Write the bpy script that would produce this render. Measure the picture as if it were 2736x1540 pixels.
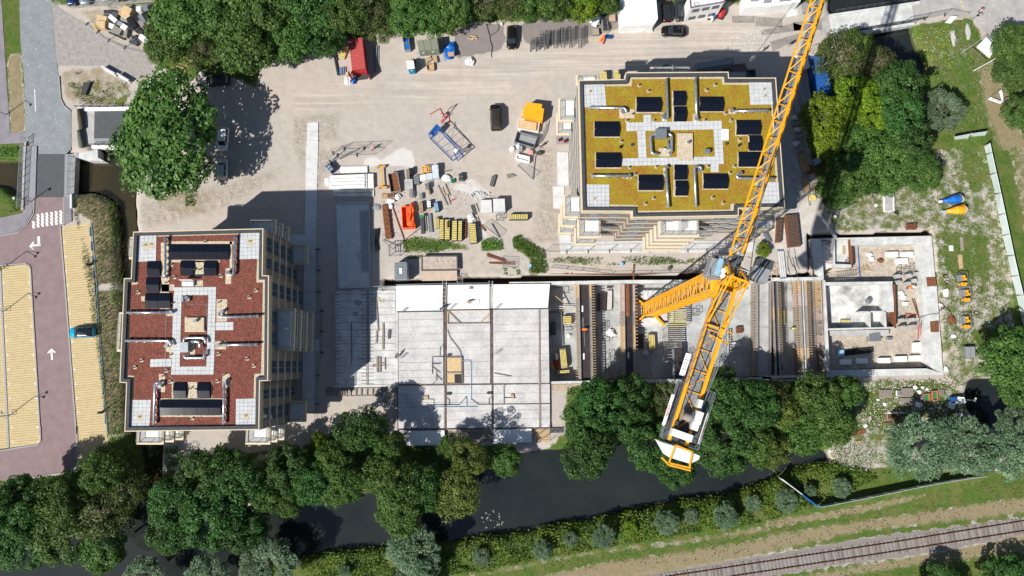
import bpy,bmesh,math,random
import numpy as np
from mathutils import Vector,Matrix,noise as mnoise
RNG=random.Random(7)
V_=Vector
nme=bpy.data.meshes.new
cos,sin,at2,en,ru=math.cos,math.sin,math.atan2,enumerate,RNG.uniform
def si(n,k,v):n.inputs[k].default_value=v
NR=np.random.default_rng(11)
for _o in list(bpy.data.objects):
 bpy.data.objects.remove(_o)
scene=bpy.context.scene
COL=scene.collection
rad=math.radians
# camera, sky, sun, exposure
F,CX,CY,H=1850.0,1368.0,770.0,118.0
TILT,ROLL=.11036,.00925
cam_data=bpy.data.cameras.new("drone_camera")
cam=bpy.data.objects.new("drone_camera",cam_data)
COL.objects.link(cam)
cam_data.sensor_width=36.0
cam_data.lens=36.0*F/2736.0
cam_data.clip_start=1.0
cam_data.clip_end=3000.0
CM=Matrix.Rotation(TILT,4,'X')@Matrix.Rotation(ROLL,4,'Y')
cam.matrix_world=Matrix.Translation((0,0,H))@CM
scene.camera=cam
SUN_AZ=rad(38.6)
SUN_EL=rad(44.6)
world=bpy.data.worlds.new("World")
scene.world=world
world.use_nodes=True
wn=world.node_tree.nodes
wl=world.node_tree.links
for n in list(wn):
 wn.remove(n)
sky=wn.new("ShaderNodeTexSky")
sky.sky_type='NISHITA'
sky.sun_disc=False
sky.sun_elevation=SUN_EL
sky.ozone_density=3.5
sky.air_density=1.2
sun_from=SUN_AZ+math.pi
sky.sun_rotation=(math.pi/2-sun_from)%(2*math.pi)
bg=wn.new("ShaderNodeBackground")
si(bg,"Strength",.055)
wo=wn.new("ShaderNodeOutputWorld")
wl.new(sky.outputs[0],bg.inputs[0])
wl.new(bg.outputs[0],wo.inputs[0])
sun_data=bpy.data.lights.new("sun",'SUN')
sun_data.energy=4.7
sun_data.angle=rad(.53)
sun_data.color=(1.0,.965,.91)
sun=bpy.data.objects.new("sun",sun_data)
COL.objects.link(sun)
ldir=V_((cos(SUN_AZ)*cos(SUN_EL),sin(SUN_AZ)*cos(SUN_EL),-sin(SUN_EL)))
sun.rotation_euler=ldir.to_track_quat('-Z','Y').to_euler()
sun.location=(-60,-60,80)
scene.view_settings.view_transform='Standard'
scene.view_settings.look='None'
scene.view_settings.exposure=.5
scene.view_settings.gamma=1.0
scene.view_settings.use_curve_mapping=False
scene.cycles.max_bounces=5
scene.cycles.transparent_max_bounces=6
# survey: photo pixel + height -> metres
TX=(0,680,1360,2036)
TY=(0,380,760,1140)
K=3.626
def P(px,py,z=.0):
 d=CM.to_3x3()@V_(((px-CX)/F,(CY-py)/F,-1.0))
 t=(z-H)/d.z
 return V_((d.x*t,d.y*t,z))
def S(c,r,x,y):
 return(TX[c]+x/K,TY[r]+y/K)
def T(c,r,x,y,z=.0):
 return P(TX[c]+x/K,TY[r]+y/K,z)
def TP(c,r,pts,z=.0):
 return[T(c,r,x,y,z)for x,y in pts]
def MP(lst,z=.0):
 out=[]
 for c,r,pts in lst:
  out+=TP(c,r,pts,z)
 return out
 # materials
MATS={}
def nd(nt,typ,**kw):
 n=nt.nodes.new(typ)
 for k,v in kw.items():
  setattr(n,k,v)
 return n
def mat(name,col,rough=.8,var=.12,scale=1.5,metal=.0,bump=.0,col2=None,fine=.0,fscale=14.0,spec=.3,coord='pos',trans=.0,dark=None):
 if name in MATS:
  return MATS[name]
 m=bpy.data.materials.new(name)
 m.use_nodes=True
 nt=m.node_tree
 L=nt.links
 for n in list(nt.nodes):
  nt.nodes.remove(n)
 out=nd(nt,"ShaderNodeOutputMaterial")
 b=nd(nt,"ShaderNodeBsdfPrincipled")
 si(b,"Roughness",rough)
 si(b,"Metallic",metal)
 si(b,"Specular IOR Level",spec)
 if coord=='pos':
  src=nd(nt,"ShaderNodeNewGeometry").outputs["Position"]
 else:
  src=nd(nt,"ShaderNodeTexCoord").outputs["Object"]
 nz=nd(nt,"ShaderNodeTexNoise")
 si(nz,"Scale",scale)
 si(nz,"Detail",5.0)
 si(nz,"Roughness",.65)
 L.new(src,nz.inputs["Vector"])
 cr=nd(nt,"ShaderNodeMapRange")
 si(cr,"From Min",.3)
 si(cr,"From Max",.7)
 L.new(nz.outputs["Fac"],cr.inputs["Value"])
 mix=nd(nt,"ShaderNodeMix",data_type='RGBA')
 c2=col2 if col2 else tuple(c*(1-var*1.6)for c in col)
 c1=col if col2 else tuple(min(1,c*(1+var*.9))for c in col)
 si(mix,"A",(*c1,1))
 si(mix,"B",(*c2,1))
 L.new(cr.outputs["Result"],mix.inputs["Factor"])
 cur=mix.outputs["Result"]
 if fine>0:
  nf=nd(nt,"ShaderNodeTexNoise")
  si(nf,"Scale",fscale)
  si(nf,"Detail",3.0)
  L.new(src,nf.inputs["Vector"])
  mr=nd(nt,"ShaderNodeMapRange")
  si(mr,"From Min",.32)
  si(mr,"From Max",.68)
  si(mr,"To Min",1-fine)
  si(mr,"To Max",1+fine)
  L.new(nf.outputs["Fac"],mr.inputs["Value"])
  vm=nd(nt,"ShaderNodeVectorMath",operation='SCALE')
  L.new(cur,vm.inputs[0])
  L.new(mr.outputs["Result"],vm.inputs["Scale"])
  cur=vm.outputs["Vector"]
 L.new(cur,b.inputs["Base Color"])
 if bump>0:
  nb=nd(nt,"ShaderNodeTexNoise")
  si(nb,"Scale",fscale*.6)
  si(nb,"Detail",4.0)
  L.new(src,nb.inputs["Vector"])
  bp=nd(nt,"ShaderNodeBump")
  si(bp,"Strength",bump)
  si(bp,"Distance",.08)
  L.new(nb.outputs["Fac"],bp.inputs["Height"])
  L.new(bp.outputs["Normal"],b.inputs["Normal"])
 sh=b.outputs[0]
 if trans>0:
  tr=nd(nt,"ShaderNodeBsdfTranslucent")
  L.new(cur,tr.inputs["Color"])
  ms=nd(nt,"ShaderNodeMixShader")
  ms.inputs[0].default_value=trans
  L.new(sh,ms.inputs[1])
  L.new(tr.outputs[0],ms.inputs[2])
  sh=ms.outputs[0]
 L.new(sh,out.inputs["Surface"])
 MATS[name]=m
 return m
def leaf_mat(name,ca,cb,cc,trans=.36):
 if name in MATS:
  return MATS[name]
 m=bpy.data.materials.new(name)
 m.use_nodes=True
 nt=m.node_tree
 L=nt.links
 for n in list(nt.nodes):
  nt.nodes.remove(n)
 out=nd(nt,"ShaderNodeOutputMaterial")
 at=nd(nt,"ShaderNodeAttribute",attribute_name="tone")
 oi=nd(nt,"ShaderNodeObjectInfo")
 ramp=nd(nt,"ShaderNodeValToRGB")
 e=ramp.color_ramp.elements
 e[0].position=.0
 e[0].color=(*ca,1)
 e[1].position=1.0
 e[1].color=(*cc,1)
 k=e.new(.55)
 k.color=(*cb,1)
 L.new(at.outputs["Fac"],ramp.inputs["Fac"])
 hsv=nd(nt,"ShaderNodeHueSaturation")
 mr=nd(nt,"ShaderNodeMapRange")
 si(mr,"To Min",.485)
 si(mr,"To Max",.512)
 L.new(oi.outputs["Random"],mr.inputs["Value"])
 L.new(mr.outputs["Result"],hsv.inputs["Hue"])
 mv=nd(nt,"ShaderNodeMapRange")
 si(mv,"To Min",.82)
 si(mv,"To Max",1.2)
 L.new(oi.outputs["Random"],mv.inputs["Value"])
 L.new(mv.outputs["Result"],hsv.inputs["Value"])
 L.new(ramp.outputs["Color"],hsv.inputs["Color"])
 b=nd(nt,"ShaderNodeBsdfPrincipled")
 si(b,"Roughness",.55)
 si(b,"Specular IOR Level",.35)
 L.new(hsv.outputs[0],b.inputs["Base Color"])
 tr=nd(nt,"ShaderNodeBsdfTranslucent")
 L.new(hsv.outputs[0],tr.inputs["Color"])
 ms=nd(nt,"ShaderNodeMixShader")
 ms.inputs[0].default_value=trans
 L.new(b.outputs[0],ms.inputs[1])
 L.new(tr.outputs[0],ms.inputs[2])
 L.new(ms.outputs[0],out.inputs["Surface"])
 MATS[name]=m
 return m
def flat(name,col,rough=.6,metal=.0,spec=.3,var=.08,coord='obj'):
 return mat(name,col,rough,var,2.0,metal,0,coord=coord,spec=spec)
M=dict(
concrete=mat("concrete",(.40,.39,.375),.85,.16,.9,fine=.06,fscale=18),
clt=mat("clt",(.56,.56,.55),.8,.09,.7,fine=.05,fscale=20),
cwh=mat("cwh",(.54,.54,.52),.8,.17,.6,fine=.10,fscale=5),
cfl=mat("cfl",(.40,.41,.40),.8,.22,.35,fine=.07,fscale=9),
slab=mat("slab",(.50,.51,.51),.8,.10,1.4,fine=.06,fscale=30,coord='pos'),
asphalt=mat("asphalt",(.085,.09,.095),.9,.10,.8,fine=.08,fscale=30),
asphalt_old=mat("asphalt_old",(.225,.24,.25),.9,.10,.5,fine=.10,fscale=8),
white=flat("white_paint",(.78,.78,.76),.5),
owh=flat("off_white",(.66,.65,.62),.6,var=.12),
yellow=mat("crane_yellow",(.80,.36,.012),.38,.10,1.2,spec=.5,coord='obj'),
black=flat("black_paint",(.018,.019,.02),.3,spec=.5),
dark=flat("dark_grey",(.05,.052,.055),.6),
grey=flat("grey_paint",(.25,.26,.27),.6),
steel=flat("galvanised_steel",(.42,.44,.45),.42,.75),
silver=flat("silver_duct",(.72,.74,.76),.26,.85),
dst=flat("dark_steel",(.12,.125,.13),.5,.5),
rust=mat("rust",(.19,.075,.035),.9,.3,3.0,fine=.2,fscale=12,coord='pos'),
rebar=mat("rebar",(.12,.075,.055),.8,.2,3.0),
wood=mat("timber",(.47,.33,.19),.8,.2,3.0,fine=.1,fscale=9,coord='pos'),
wgr=mat("weathered_timber",(.27,.235,.20),.85,.2,3.0,fine=.1),
ply=mat("plywood",(.55,.40,.22),.75,.10,1.5,coord='pos'),
darkply=mat("dark_film_ply",(.045,.035,.035),.35,.2,1.5,coord='pos',spec=.5),
ypl=mat("yellow_timber_beams",(.60,.50,.17),.7,.15,2.5,coord='pos'),
blue=flat("blue_plastic",(.018,.09,.30),.45),
lbl=flat("light_blue",(.25,.45,.62),.5),
red=flat("red_paint",(.42,.03,.03),.5),
orange=flat("orange_tarp",(.80,.11,.02),.6,var=.2),
green=flat("green_plastic",(.02,.22,.08),.5),
olive=flat("olive_roof",(.20,.215,.165),.6,var=.05),
glass=flat("window_glass",(.035,.06,.085),.06,spec=.9),
rubber=flat("rubber",(.02,.02,.02),.85),
skin=flat("skin",(.48,.28,.20),.6),
hivis=flat("hi_vis_orange",(.95,.16,.02),.6),
hivisy=flat("hi_vis_yellow",(.75,.85,.05),.6),
brick=mat("taupe_brick",(.235,.205,.18),.9,.16,1.2,fine=.12,fscale=22),
brick_peach=mat("peach_brick",(.50,.37,.285),.9,.14,1.5,fine=.14,fscale=22),
cream=mat("cream_band",(.60,.50,.36),.8,.06,1.5),
peach=mat("peach_band",(.52,.41,.31),.8,.06,1.5),
bitumen=mat("bitumen_coping",(.055,.058,.06),.75,.2,1.2,fine=.1),
gravel=mat("roof_gravel",(.50,.42,.30),.95,.10,2.0,fine=.42,fscale=7.5),
sedum_red=mat("red_sedum",(.20,.058,.046),.95,0,1.3,fine=.42,fscale=5.0,col2=(.125,.050,.030),bump=.5),
sedum_green=mat("green_sedum",(.27,.225,.015),.95,0,.42,fine=.28,fscale=6.0,col2=(.27,.125,.018),bump=.5),
solar=flat("solar_glass",(.006,.008,.014),.12,spec=.45),
brickroad=mat("mauve_brick_road",(.235,.170,.170),.9,.10,.6,fine=.08,fscale=26),
lilacroad=mat("lilac_brick_road",(.235,.215,.235),.9,.14,.5,fine=.10,fscale=14),
yellowpave=mat("yellow_pavers",(.52,.41,.225),.9,.07,.9,fine=.06,fscale=20),
kerb=mat("kerb",(.33,.325,.32),.85,.08,2.0),
bark=mat("bark",(.10,.08,.06),.95,.2,4.0),
barkpale=mat("pale_bark",(.26,.21,.15),.95,.2,4.0),
tbl=flat("blue_tarp",(.012,.13,.48),.4,var=.25),
)
ST=M["steel"]
DS=M["dst"]
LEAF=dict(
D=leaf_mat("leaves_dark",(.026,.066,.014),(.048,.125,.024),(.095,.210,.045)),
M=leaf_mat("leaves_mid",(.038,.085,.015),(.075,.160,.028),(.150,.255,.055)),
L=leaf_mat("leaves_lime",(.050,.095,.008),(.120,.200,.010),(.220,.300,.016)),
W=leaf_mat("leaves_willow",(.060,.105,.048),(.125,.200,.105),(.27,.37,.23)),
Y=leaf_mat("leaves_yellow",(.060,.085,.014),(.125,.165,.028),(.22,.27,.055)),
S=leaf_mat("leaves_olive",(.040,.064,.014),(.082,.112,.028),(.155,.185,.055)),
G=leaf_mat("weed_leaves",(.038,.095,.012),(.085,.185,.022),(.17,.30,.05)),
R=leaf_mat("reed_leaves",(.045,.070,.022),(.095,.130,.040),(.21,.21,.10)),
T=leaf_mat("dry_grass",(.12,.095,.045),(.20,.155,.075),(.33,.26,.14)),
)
# mesh helpers
def objf(name,me,parent=None,loc=None):
 o=bpy.data.objects.new(name,me)
 COL.objects.link(o)
 if parent is not None:
  o.parent=parent
 if loc is not None:
  o.location=loc
 return o
def tag(o,label=None,cat=None,group=None,kind=None):
 if label:
  o["label"]=label
 if cat=="":
  cat=o.name.split(".")[0].replace("_"," ")
 if cat:
  o["category"]=cat
 if group:
  o["group"]=group
 if kind:
  o["kind"]=kind
 return o
def thing(name,label,cat,loc=(0,0,0),rz=.0,group=None):
 o=bpy.data.objects.new(name,None)
 o.empty_display_size=.3
 COL.objects.link(o)
 o.location=loc
 o.rotation_euler=(0,0,rz)
 return tag(o,label,cat,group)
class MB:
 def __init__(self):
  self.v=[]
  self.f=[]
 def add(self,vs,fs):
  n=len(self.v)
  self.v+=[tuple(p)for p in vs]
  self.f+=[tuple(i+n for i in f)for f in fs]
  return self
 def box(self,c,s,rz=.0,rot=None):
  x,y,z=s[0]/2,s[1]/2,s[2]/2
  vs=[V_((a,b,d))for d in(-z,z)for a,b in((-x,-y),(x,-y),(x,y),(-x,y))]
  R=rot if rot is not None else Matrix.Rotation(rz,3,'Z')
  c=V_(c)
  vs=[R@p+c for p in vs]
  return self.add(vs,[(3,2,1,0),(4,5,6,7),(0,1,5,4),(1,2,6,5),(2,3,7,6),(3,0,4,7)])
 def bx(self,x0,x1,y0,y1,z0,z1):
  return self.box(((x0+x1)/2,(y0+y1)/2,(z0+z1)/2),(x1-x0,y1-y0,z1-z0))
 def prism(self,poly,z0,z1,cap=True):
  n=len(poly)
  a=sum(poly[i][0]*poly[(i+1)%n][1]-poly[(i+1)%n][0]*poly[i][1]for i in range(n))
  if a<0:
   poly=poly[::-1]
  vs=[(p[0],p[1],z0)for p in poly]+[(p[0],p[1],z1)for p in poly]
  fs=[(i,(i+1)%n,(i+1)%n+n,i+n)for i in range(n)]
  if cap:
   fs+=[tuple(range(n,2*n)),tuple(range(n-1,-1,-1))]
  return self.add(vs,fs)
 def beam(self,p,q,w,h=None,up=V_((0,0,1))):
  p,q=V_(p),V_(q)
  h=w if h is None else h
  d=q-p
  if d.length<1e-5:
   return self
  d.normalize()
  s=d.cross(up)
  if s.length<1e-3:
   s=d.cross(V_((0,1,0)))
  s.normalize()
  u=s.cross(d)
  vs=[]
  for e in(p,q):
   for a,b in((-1,-1),(1,-1),(1,1),(-1,1)):
    vs.append(e+s*(a*w/2)+u*(b*h/2))
  return self.add(vs,[(0,1,2,3),(7,6,5,4),(0,4,5,1),(1,5,6,2),(2,6,7,3),(3,7,4,0)])
 def tube(self,pts,r,n=6,cap=True):
  pts=[V_(p)for p in pts]
  rr=r if hasattr(r,'__len__')else[r]*len(pts)
  rings=[]
  for i,p in en(pts):
   if i==0:
    d=pts[1]-p
   elif i==len(pts)-1:
    d=p-pts[i-1]
   else:
    d=(pts[i+1]-p).normalized()+(p-pts[i-1]).normalized()
   if d.length<1e-6:
    d=V_((0,0,1))
   d.normalize()
   a=d.cross(V_((0,0,1)))
   if a.length<.05:
    a=d.cross(V_((0,1,0)))
   a.normalize()
   b=a.cross(d)
   rings.append([p+(a*cos(t)+b*sin(t))*rr[i]for t in(2*math.pi*k/n for k in range(n))])
  vs=[v for ring in rings for v in ring]
  fs=[]
  for i in range(len(pts)-1):
   for k in range(n):
    k2=(k+1)%n
    fs.append((i*n+k,i*n+k2,(i+1)*n+k2,(i+1)*n+k))
  if cap:
   fs.append(tuple(range(n-1,-1,-1)))
   m=(len(pts)-1)*n
   fs.append(tuple(range(m,m+n)))
  return self.add(vs,fs)
 def cyl(self,c,r,z0,z1,n=16,r2=None):
  r2=r if r2 is None else r2
  vs=[(c[0]+r*cos(2*math.pi*k/n),c[1]+r*sin(2*math.pi*k/n),z0)for k in range(n)]
  vs+=[(c[0]+r2*cos(2*math.pi*k/n),c[1]+r2*sin(2*math.pi*k/n),z1)for k in range(n)]
  fs=[(k,(k+1)%n,(k+1)%n+n,k+n)for k in range(n)]+[tuple(range(n-1,-1,-1)),tuple(range(n,2*n))]
  return self.add(vs,fs)
 def blob(self,c,r,sz=(1,1,1),seed=0,amp=.25,n=8,m=6):
  vs,fs=[],[]
  c=V_(c)
  for j in range(m+1):
   th=math.pi*j/m
   for k in range(n):
    ph=2*math.pi*k/n
    d=V_((sin(th)*cos(ph),sin(th)*sin(ph),cos(th)))
    a=1+amp*mnoise.noise(d*2.1+V_((seed*3.7,seed*1.3,0)))*1.6
    vs.append(c+V_((d.x*sz[0],d.y*sz[1],d.z*sz[2]))*r*a)
  for j in range(m):
   for k in range(n):
    fs.append((j*n+k,(j+1)*n+k,(j+1)*n+(k+1)%n,j*n+(k+1)%n))
  return self.add(vs,fs)
 def bd(self,name,m,parent=None,loc=None,smooth=False,bevel=.0,kind=None,label=None):
  off=V_((0,0,0))
  if loc is not None:
   off=V_(loc)
  elif parent is not None and not getattr(parent,"_loc",False):
   p=parent
   while p is not None:
    off=off+V_(p.location)
    p=p.parent
  me=nme(name)
  vs=[(a[0]-off[0],a[1]-off[1],a[2]-off[2])for a in self.v]
  me.from_pydata(vs,[],self.f)
  me.materials.append(m if not isinstance(m,str)else M[m])
  if bevel>0:
   bm=bmesh.new()
   bm.from_mesh(me)
   bmesh.ops.bevel(bm,geom=bm.edges[:],offset=bevel,segments=1,affect='EDGES',clamp_overlap=True)
   bm.to_mesh(me)
   bm.free()
  if smooth:
   me.polygons.foreach_set("use_smooth",[True]*len(me.polygons))
  o=objf(name,me,parent)
  if loc is not None and parent is None:
   o.location=loc
  if kind:
   o["kind"]=kind
  if label:
   o["label"]=label
  return o
def t2(*a):return tuple(T(*a)[:2])
def BM(*a,**k):return MB().beam(*a,**k)
def BX(*a,**k):return MB().box(*a,**k)
def TB(*a,**k):return MB().tube(*a,**k)
def CY_(*a,**k):return MB().cyl(*a,**k)
def PR_(*a,**k):return MB().prism(*a,**k)
def one(name,label,cat,mb,m,group=None,smooth=False,bevel=.0):
 xs=[v[0]for v in mb.v];ys=[v[1]for v in mb.v];zs=[v[2]for v in mb.v]
 loc=V_(((min(xs)+max(xs))/2,(min(ys)+max(ys))/2,min(zs)))
 return tag(mb.bd(name,m,None,loc,smooth,bevel),label,cat,group)
def struct(name,mb,m,kind="structure"):
 o=mb.bd(name,m)
 o["kind"]=kind
 return o
def np_mesh(name,verts,quads,m,attr=None,attr_name="tone"):
 me=nme(name)
 nv,nf=len(verts),len(quads)
 me.vertices.add(nv)
 me.vertices.foreach_set("co",np.asarray(verts,dtype=np.float32).ravel())
 me.loops.add(nf*4)
 me.loops.foreach_set("vertex_index",np.asarray(quads,dtype=np.int32).ravel())
 me.polygons.add(nf)
 me.polygons.foreach_set("loop_start",np.arange(0,nf*4,4,dtype=np.int32))
 me.polygons.foreach_set("loop_total",np.full(nf,4,dtype=np.int32))
 if attr is not None:
  a=me.attributes.new(attr_name,'FLOAT','FACE')
  a.data.foreach_set("value",np.asarray(attr,dtype=np.float32))
 me.materials.append(m)
 me.update()
 return me
def in_poly(X,Y,poly):
 inside=np.zeros(X.shape,bool)
 n=len(poly)
 j=n-1
 for i in range(n):
  xi,yi=poly[i][0],poly[i][1]
  xj,yj=poly[j][0],poly[j][1]
  if yi!=yj:
   c=((yi>Y)!=(yj>Y))&(X<(xj-xi)*(Y-yi)/(yj-yi)+xi)
   inside^=c
  j=i
 return inside
def blur(A,n):
 for _ in range(n):
  A=(A+np.roll(A,1,0)+np.roll(A,-1,0)+np.roll(A,1,1)+np.roll(A,-1,1))/5.0
 return A
def ofp(poly,d):
 n=len(poly)
 a=sum(poly[i][0]*poly[(i+1)%n][1]-poly[(i+1)%n][0]*poly[i][1]for i in range(n))
 sgn=1 if a>0 else-1
 out=[]
 for i in range(n):
  p0,p1,p2=(V_((poly[k%n][0],poly[k%n][1]))for k in(i-1,i,i+1))
  d1=(p1-p0).normalized();d2=(p2-p1).normalized()
  n1=V_((-d1.y,d1.x))*sgn;n2=V_((-d2.y,d2.x))*sgn
  b=n1+n2
  den=1+n1.dot(n2)
  out.append(p1+b*(d/max(.2,den)))
 return out
 # GROUND, WATER, ROADS
WATER_Z=-1.5
CANAL=MP([(0,3,[(-2400,1300),(-400,1330),(0,1280),(600,1120),(1150,930),(1400,880)]),(1,3,[(0,860),(800,700),(1500,600),(2200,430),(2538,410)]),
(2,3,[(100,270),(560,230),(1100,180),(2000,90),(2538,60)]),(3,3,[(250,150),(500,200),(640,290),(600,330),(450,345),(240,400),(0,520)]),
(2,3,[(2000,655),(1600,700),(1300,770),(850,860),(400,940),(0,1015)]),(1,3,[(2300,1035),(1900,1085),(1250,1145),(1000,1155),(600,1220),(0,1330)]),
(0,3,[(2200,1450),(1800,1560),(1000,1700),(0,1800),(-2400,2000)])],WATER_Z)
DITCH=MP([(0,1,[(735,160),(880,190),(1000,185),(1010,150),(950,60),(1300,60),(1700,0),(1800,60),(1330,350),(1310,600),(1330,850),(1350,1450)]),
(0,2,[(1420,0),(1500,700),(1560,1450)]),(0,3,[(1580,250),(1560,500),(1600,950),(1300,950),(1440,500),(1400,200)]),
(0,2,[(1300,1450),(1260,700),(1230,0)]),(0,1,[(1215,1450),(1190,900),(1165,640),(1100,560),(1000,500),(900,480),(735,490)])],WATER_Z)
DITCH_N=MP([(0,0,[(1300,1450)]),(0,1,[(1300,60),(950,60)]),(0,0,[(950,1400),(930,1080),(1300,1080),(1700,1000),(1700,1300)])],WATER_Z)
DITCH_W=MP([(0,1,[(-2400,200),(0,225),(160,225),(260,225),(250,520),(165,480),(120,440),(0,400),(-2400,350)])],WATER_Z)
BRIDGE_W=MP([(0,1,[(150,240),(740,160),(740,490),(150,500)])],WATER_Z)
RIVER_NE=MP([(3,0,[(640,-700),(660,150),(850,280),(900,400),(1000,620),(1500,900),(1560,700),(1480,520),(1430,420),(1400,270),(1500,60),(1600,-700)])],WATER_Z)
POND=MP([(3,2,[(1995,940),(2180,935),(2400,900),(3200,800),(3400,1700),(2538,1500),(2100,1330),(1980,1200),(1960,1080)])],WATER_Z)
WATERS=[CANAL,DITCH,DITCH_N,DITCH_W,BRIDGE_W,RIVER_NE,POND]
PIT_Z=-3.0
PIT_A=MP([(2,2,[(330,-40),(1100,-40),(2538,-80)]),(3,2,[(0,-70),(600,-70),(640,920),(0,915)]),(2,2,[(2300,915),(1300,930),(320,950)])])
PIT_B=MP([(3,1,[(480,920),(1650,900),(1700,1450)]),(3,2,[(1760,840),(650,860),(600,-60)]),(3,1,[(600,1330),(510,1330)])])
TRENCH=MP([(1,1,[(1240,1340),(2538,1300)]),(2,1,[(0,1300),(400,1285),(1900,1270),(2538,1275)]),(3,1,[(160,1275),(470,1270),(470,1330),(0,1340)]),(2,1,[(2538,1345),(0,1365)]),(1,1,[(2538,1380),(1240,1395)])])
xs=np.concatenate([np.array([-1500,-800,-400,-200,-150,-120,-105]),np.arange(-98,98.1,.4),np.array([105,120,150,200,400,800,1500])])
ys=np.concatenate([np.array([-1500,-800,-400,-200,-120,-80,-60]),np.arange(-46,76.1,.4),np.array([85,100,130,200,400,800,1500])])
GX,GY=np.meshgrid(xs,ys)
def wmask(poly,soft=0):
 a=in_poly(GX,GY,poly).astype(float)
 return blur(a,soft)if soft else a
def sno(s,seed):
 r=np.random.default_rng(seed)
 A=r.random((60,80))
 fx=(GX*s)%79;fy=(GY*s)%59
 ix=fx.astype(int);iy=fy.astype(int)
 tx=fx-ix;ty=fy-iy
 tx=tx*tx*(3-2*tx);ty=ty*ty*(3-2*ty)
 return(A[iy,ix]*(1-tx)+A[iy,ix+1]*tx)*(1-ty)+(A[iy+1,ix]*(1-tx)+A[iy+1,ix+1]*tx)*ty
HZ=np.zeros_like(GX)
wat=np.zeros_like(GX)
for w in WATERS:
 wat=np.maximum(wat,wmask(w))
bank=blur(wat,6)
HZ-=2.6*np.clip(bank*1.7,0,1)
bed_hard=np.maximum(wmask(DITCH_N),wmask(BRIDGE_W))
HZ=np.where(bed_hard>.5,-2.6,HZ)
site=wmask(MP([(0,0,[(500,1000),(2600,600)]),(1,0,[(400,850),(2538,450)]),(2,0,[(2538,400)]),(3,0,[(300,500),(450,1450)]),(3,2,[(400,1450)]),(2,2,[(560,1450),(0,1480)]),(1,2,[(0,1450)]),(0,2,[(1800,1450),(1750,0)]),(0,1,[(1350,800)])]),3)
HZ+=(sno(1.1,3)-.5)*.05+(sno(2.3,4)-.5)*.04
mud=wmask(MP([(1,0,[(380,1150),(820,1100),(760,1450),(370,1450)]),(1,1,[(650,0),(760,0),(640,450),(610,450),(370,100)])]),2)
mud=np.maximum(mud,wmask(MP([(0,1,[(1350,600),(1650,480),(2150,430),(2538,300)]),(1,1,[(300,250),(0,480)]),(0,1,[(2050,680),(1450,850),(1350,820)])]),3))
mud=np.maximum(mud,wmask(MP([(2,1,[(260,0),(460,100),(430,420),(480,680),(480,960),(200,1000),(250,700),(300,560)])]),3))
HZ+=mud*(sno(2.4,9)-.45)*.30
pit=np.maximum(wmask(PIT_A),wmask(PIT_B))
HZ=np.where(pit>.5,PIT_Z-.06,HZ)
tr=wmask(TRENCH)
HZ=np.where(pit>.5,HZ,HZ-2.5*np.clip(tr*1.5,0,1))
tr2=wmask(MP([(3,1,[(445,885),(900,880),(1660,845),(1672,900),(1712,1450)]),(3,2,[(1780,880),(1765,860),(1680,0)]),(3,1,[(1640,905),(480,935),(490,1320),(455,1300)])]))
HZ=np.where((pit<.5)&(tr2>.5),HZ-2.0,HZ)
grass=np.zeros_like(GX);dry=np.zeros_like(GX);grav=np.zeros_like(GX);pale=np.zeros_like(GX)
def paint(A,w,lst,soft=3):
 A[:]=np.maximum(A,w*wmask(MP(lst),soft))
 # everything beyond the photographed block is meadow
outside=1-blur(in_poly(GX,GY,[(-88,64),(88,64),(80,-34),(-83,-34)]).astype(float),5)
grass[:]=np.maximum(grass,outside*.85)
paint(grass,.75,[(0,0,[(20,0),(160,0),(185,300),(190,560),(75,640),(30,200)])],1)
paint(dry,.9,[(0,0,[(75,560),(200,500),(250,1280),(105,1290)])],1)
paint(grass,.8,[(0,0,[(70,560),(200,500),(240,1000),(100,1000)])],1)
paint(dry,.7,[(0,0,[(500,0),(700,120),(560,60)])],2)
paint(grass,.5,[(0,0,[(520,0),(640,0),(640,110),(560,40)])],2)
paint(grass,.5,[(0,0,[(640,100),(1500,20),(1500,90),(820,120)])],2)
paint(dry,.5,[(0,0,[(700,80),(1000,80),(1400,450),(900,260)])],2)
paint(grass,.95,[(0,0,[(1500,0),(1380,470),(1450,600),(1800,760),(2250,740),(2538,890)]),(1,0,[(0,900),(60,620),(450,560),(900,390),(1250,340),(1700,310),(1930,340),(2030,230),(2450,200)]),(2,0,[(0,230),(270,170),(720,130),(1000,110),(1070,0),(1070,-600)]),(0,0,[(1500,-600)])],2)
paint(dry,.55,[(0,0,[(600,680),(950,640),(1250,780),(1300,820),(1100,1020),(760,1020),(640,1000),(590,800)])],2)
paint(grass,.85,[(0,0,[(600,780),(1000,750),(1300,830),(1200,1030),(760,1020)])],2)
paint(grass,.62,[(0,1,[(700,520),(1000,480),(1200,600),(1200,1450),(940,1450),(890,770),(700,650)]),(0,2,[(930,0),(1300,0),(1270,300),(1260,950),(1400,1450),(1040,1450)])],1)
paint(dry,.9,[(0,1,[(700,500),(1000,480),(1200,600),(1200,1450),(940,1450),(890,770),(700,650)]),(0,2,[(930,0),(1300,0),(1400,1450),(1040,1450)])],1)
paint(grass,.9,[(0,2,[(1040,1450),(1400,1450)]),(0,3,[(1450,300),(1450,900),(0,1200),(-300,1200),(-300,560),(0,540),(700,450),(1040,250)])],2)
paint(grass,.85,[(0,1,[(-300,-30),(200,-30),(230,120),(160,225),(0,230),(-300,230)])],1)
paint(grass,.6,[(0,1,[(-300,380),(0,390),(130,500),(215,650),(0,735),(-300,760)])],1)
paint(grass,.7,[(0,1,[(1800,470),(1900,480),(1880,640),(1760,620)]),],2)
paint(dry,.5,[(0,1,[(1500,500),(2100,450),(2000,700),(1800,720),(1500,650)])],3)
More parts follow.
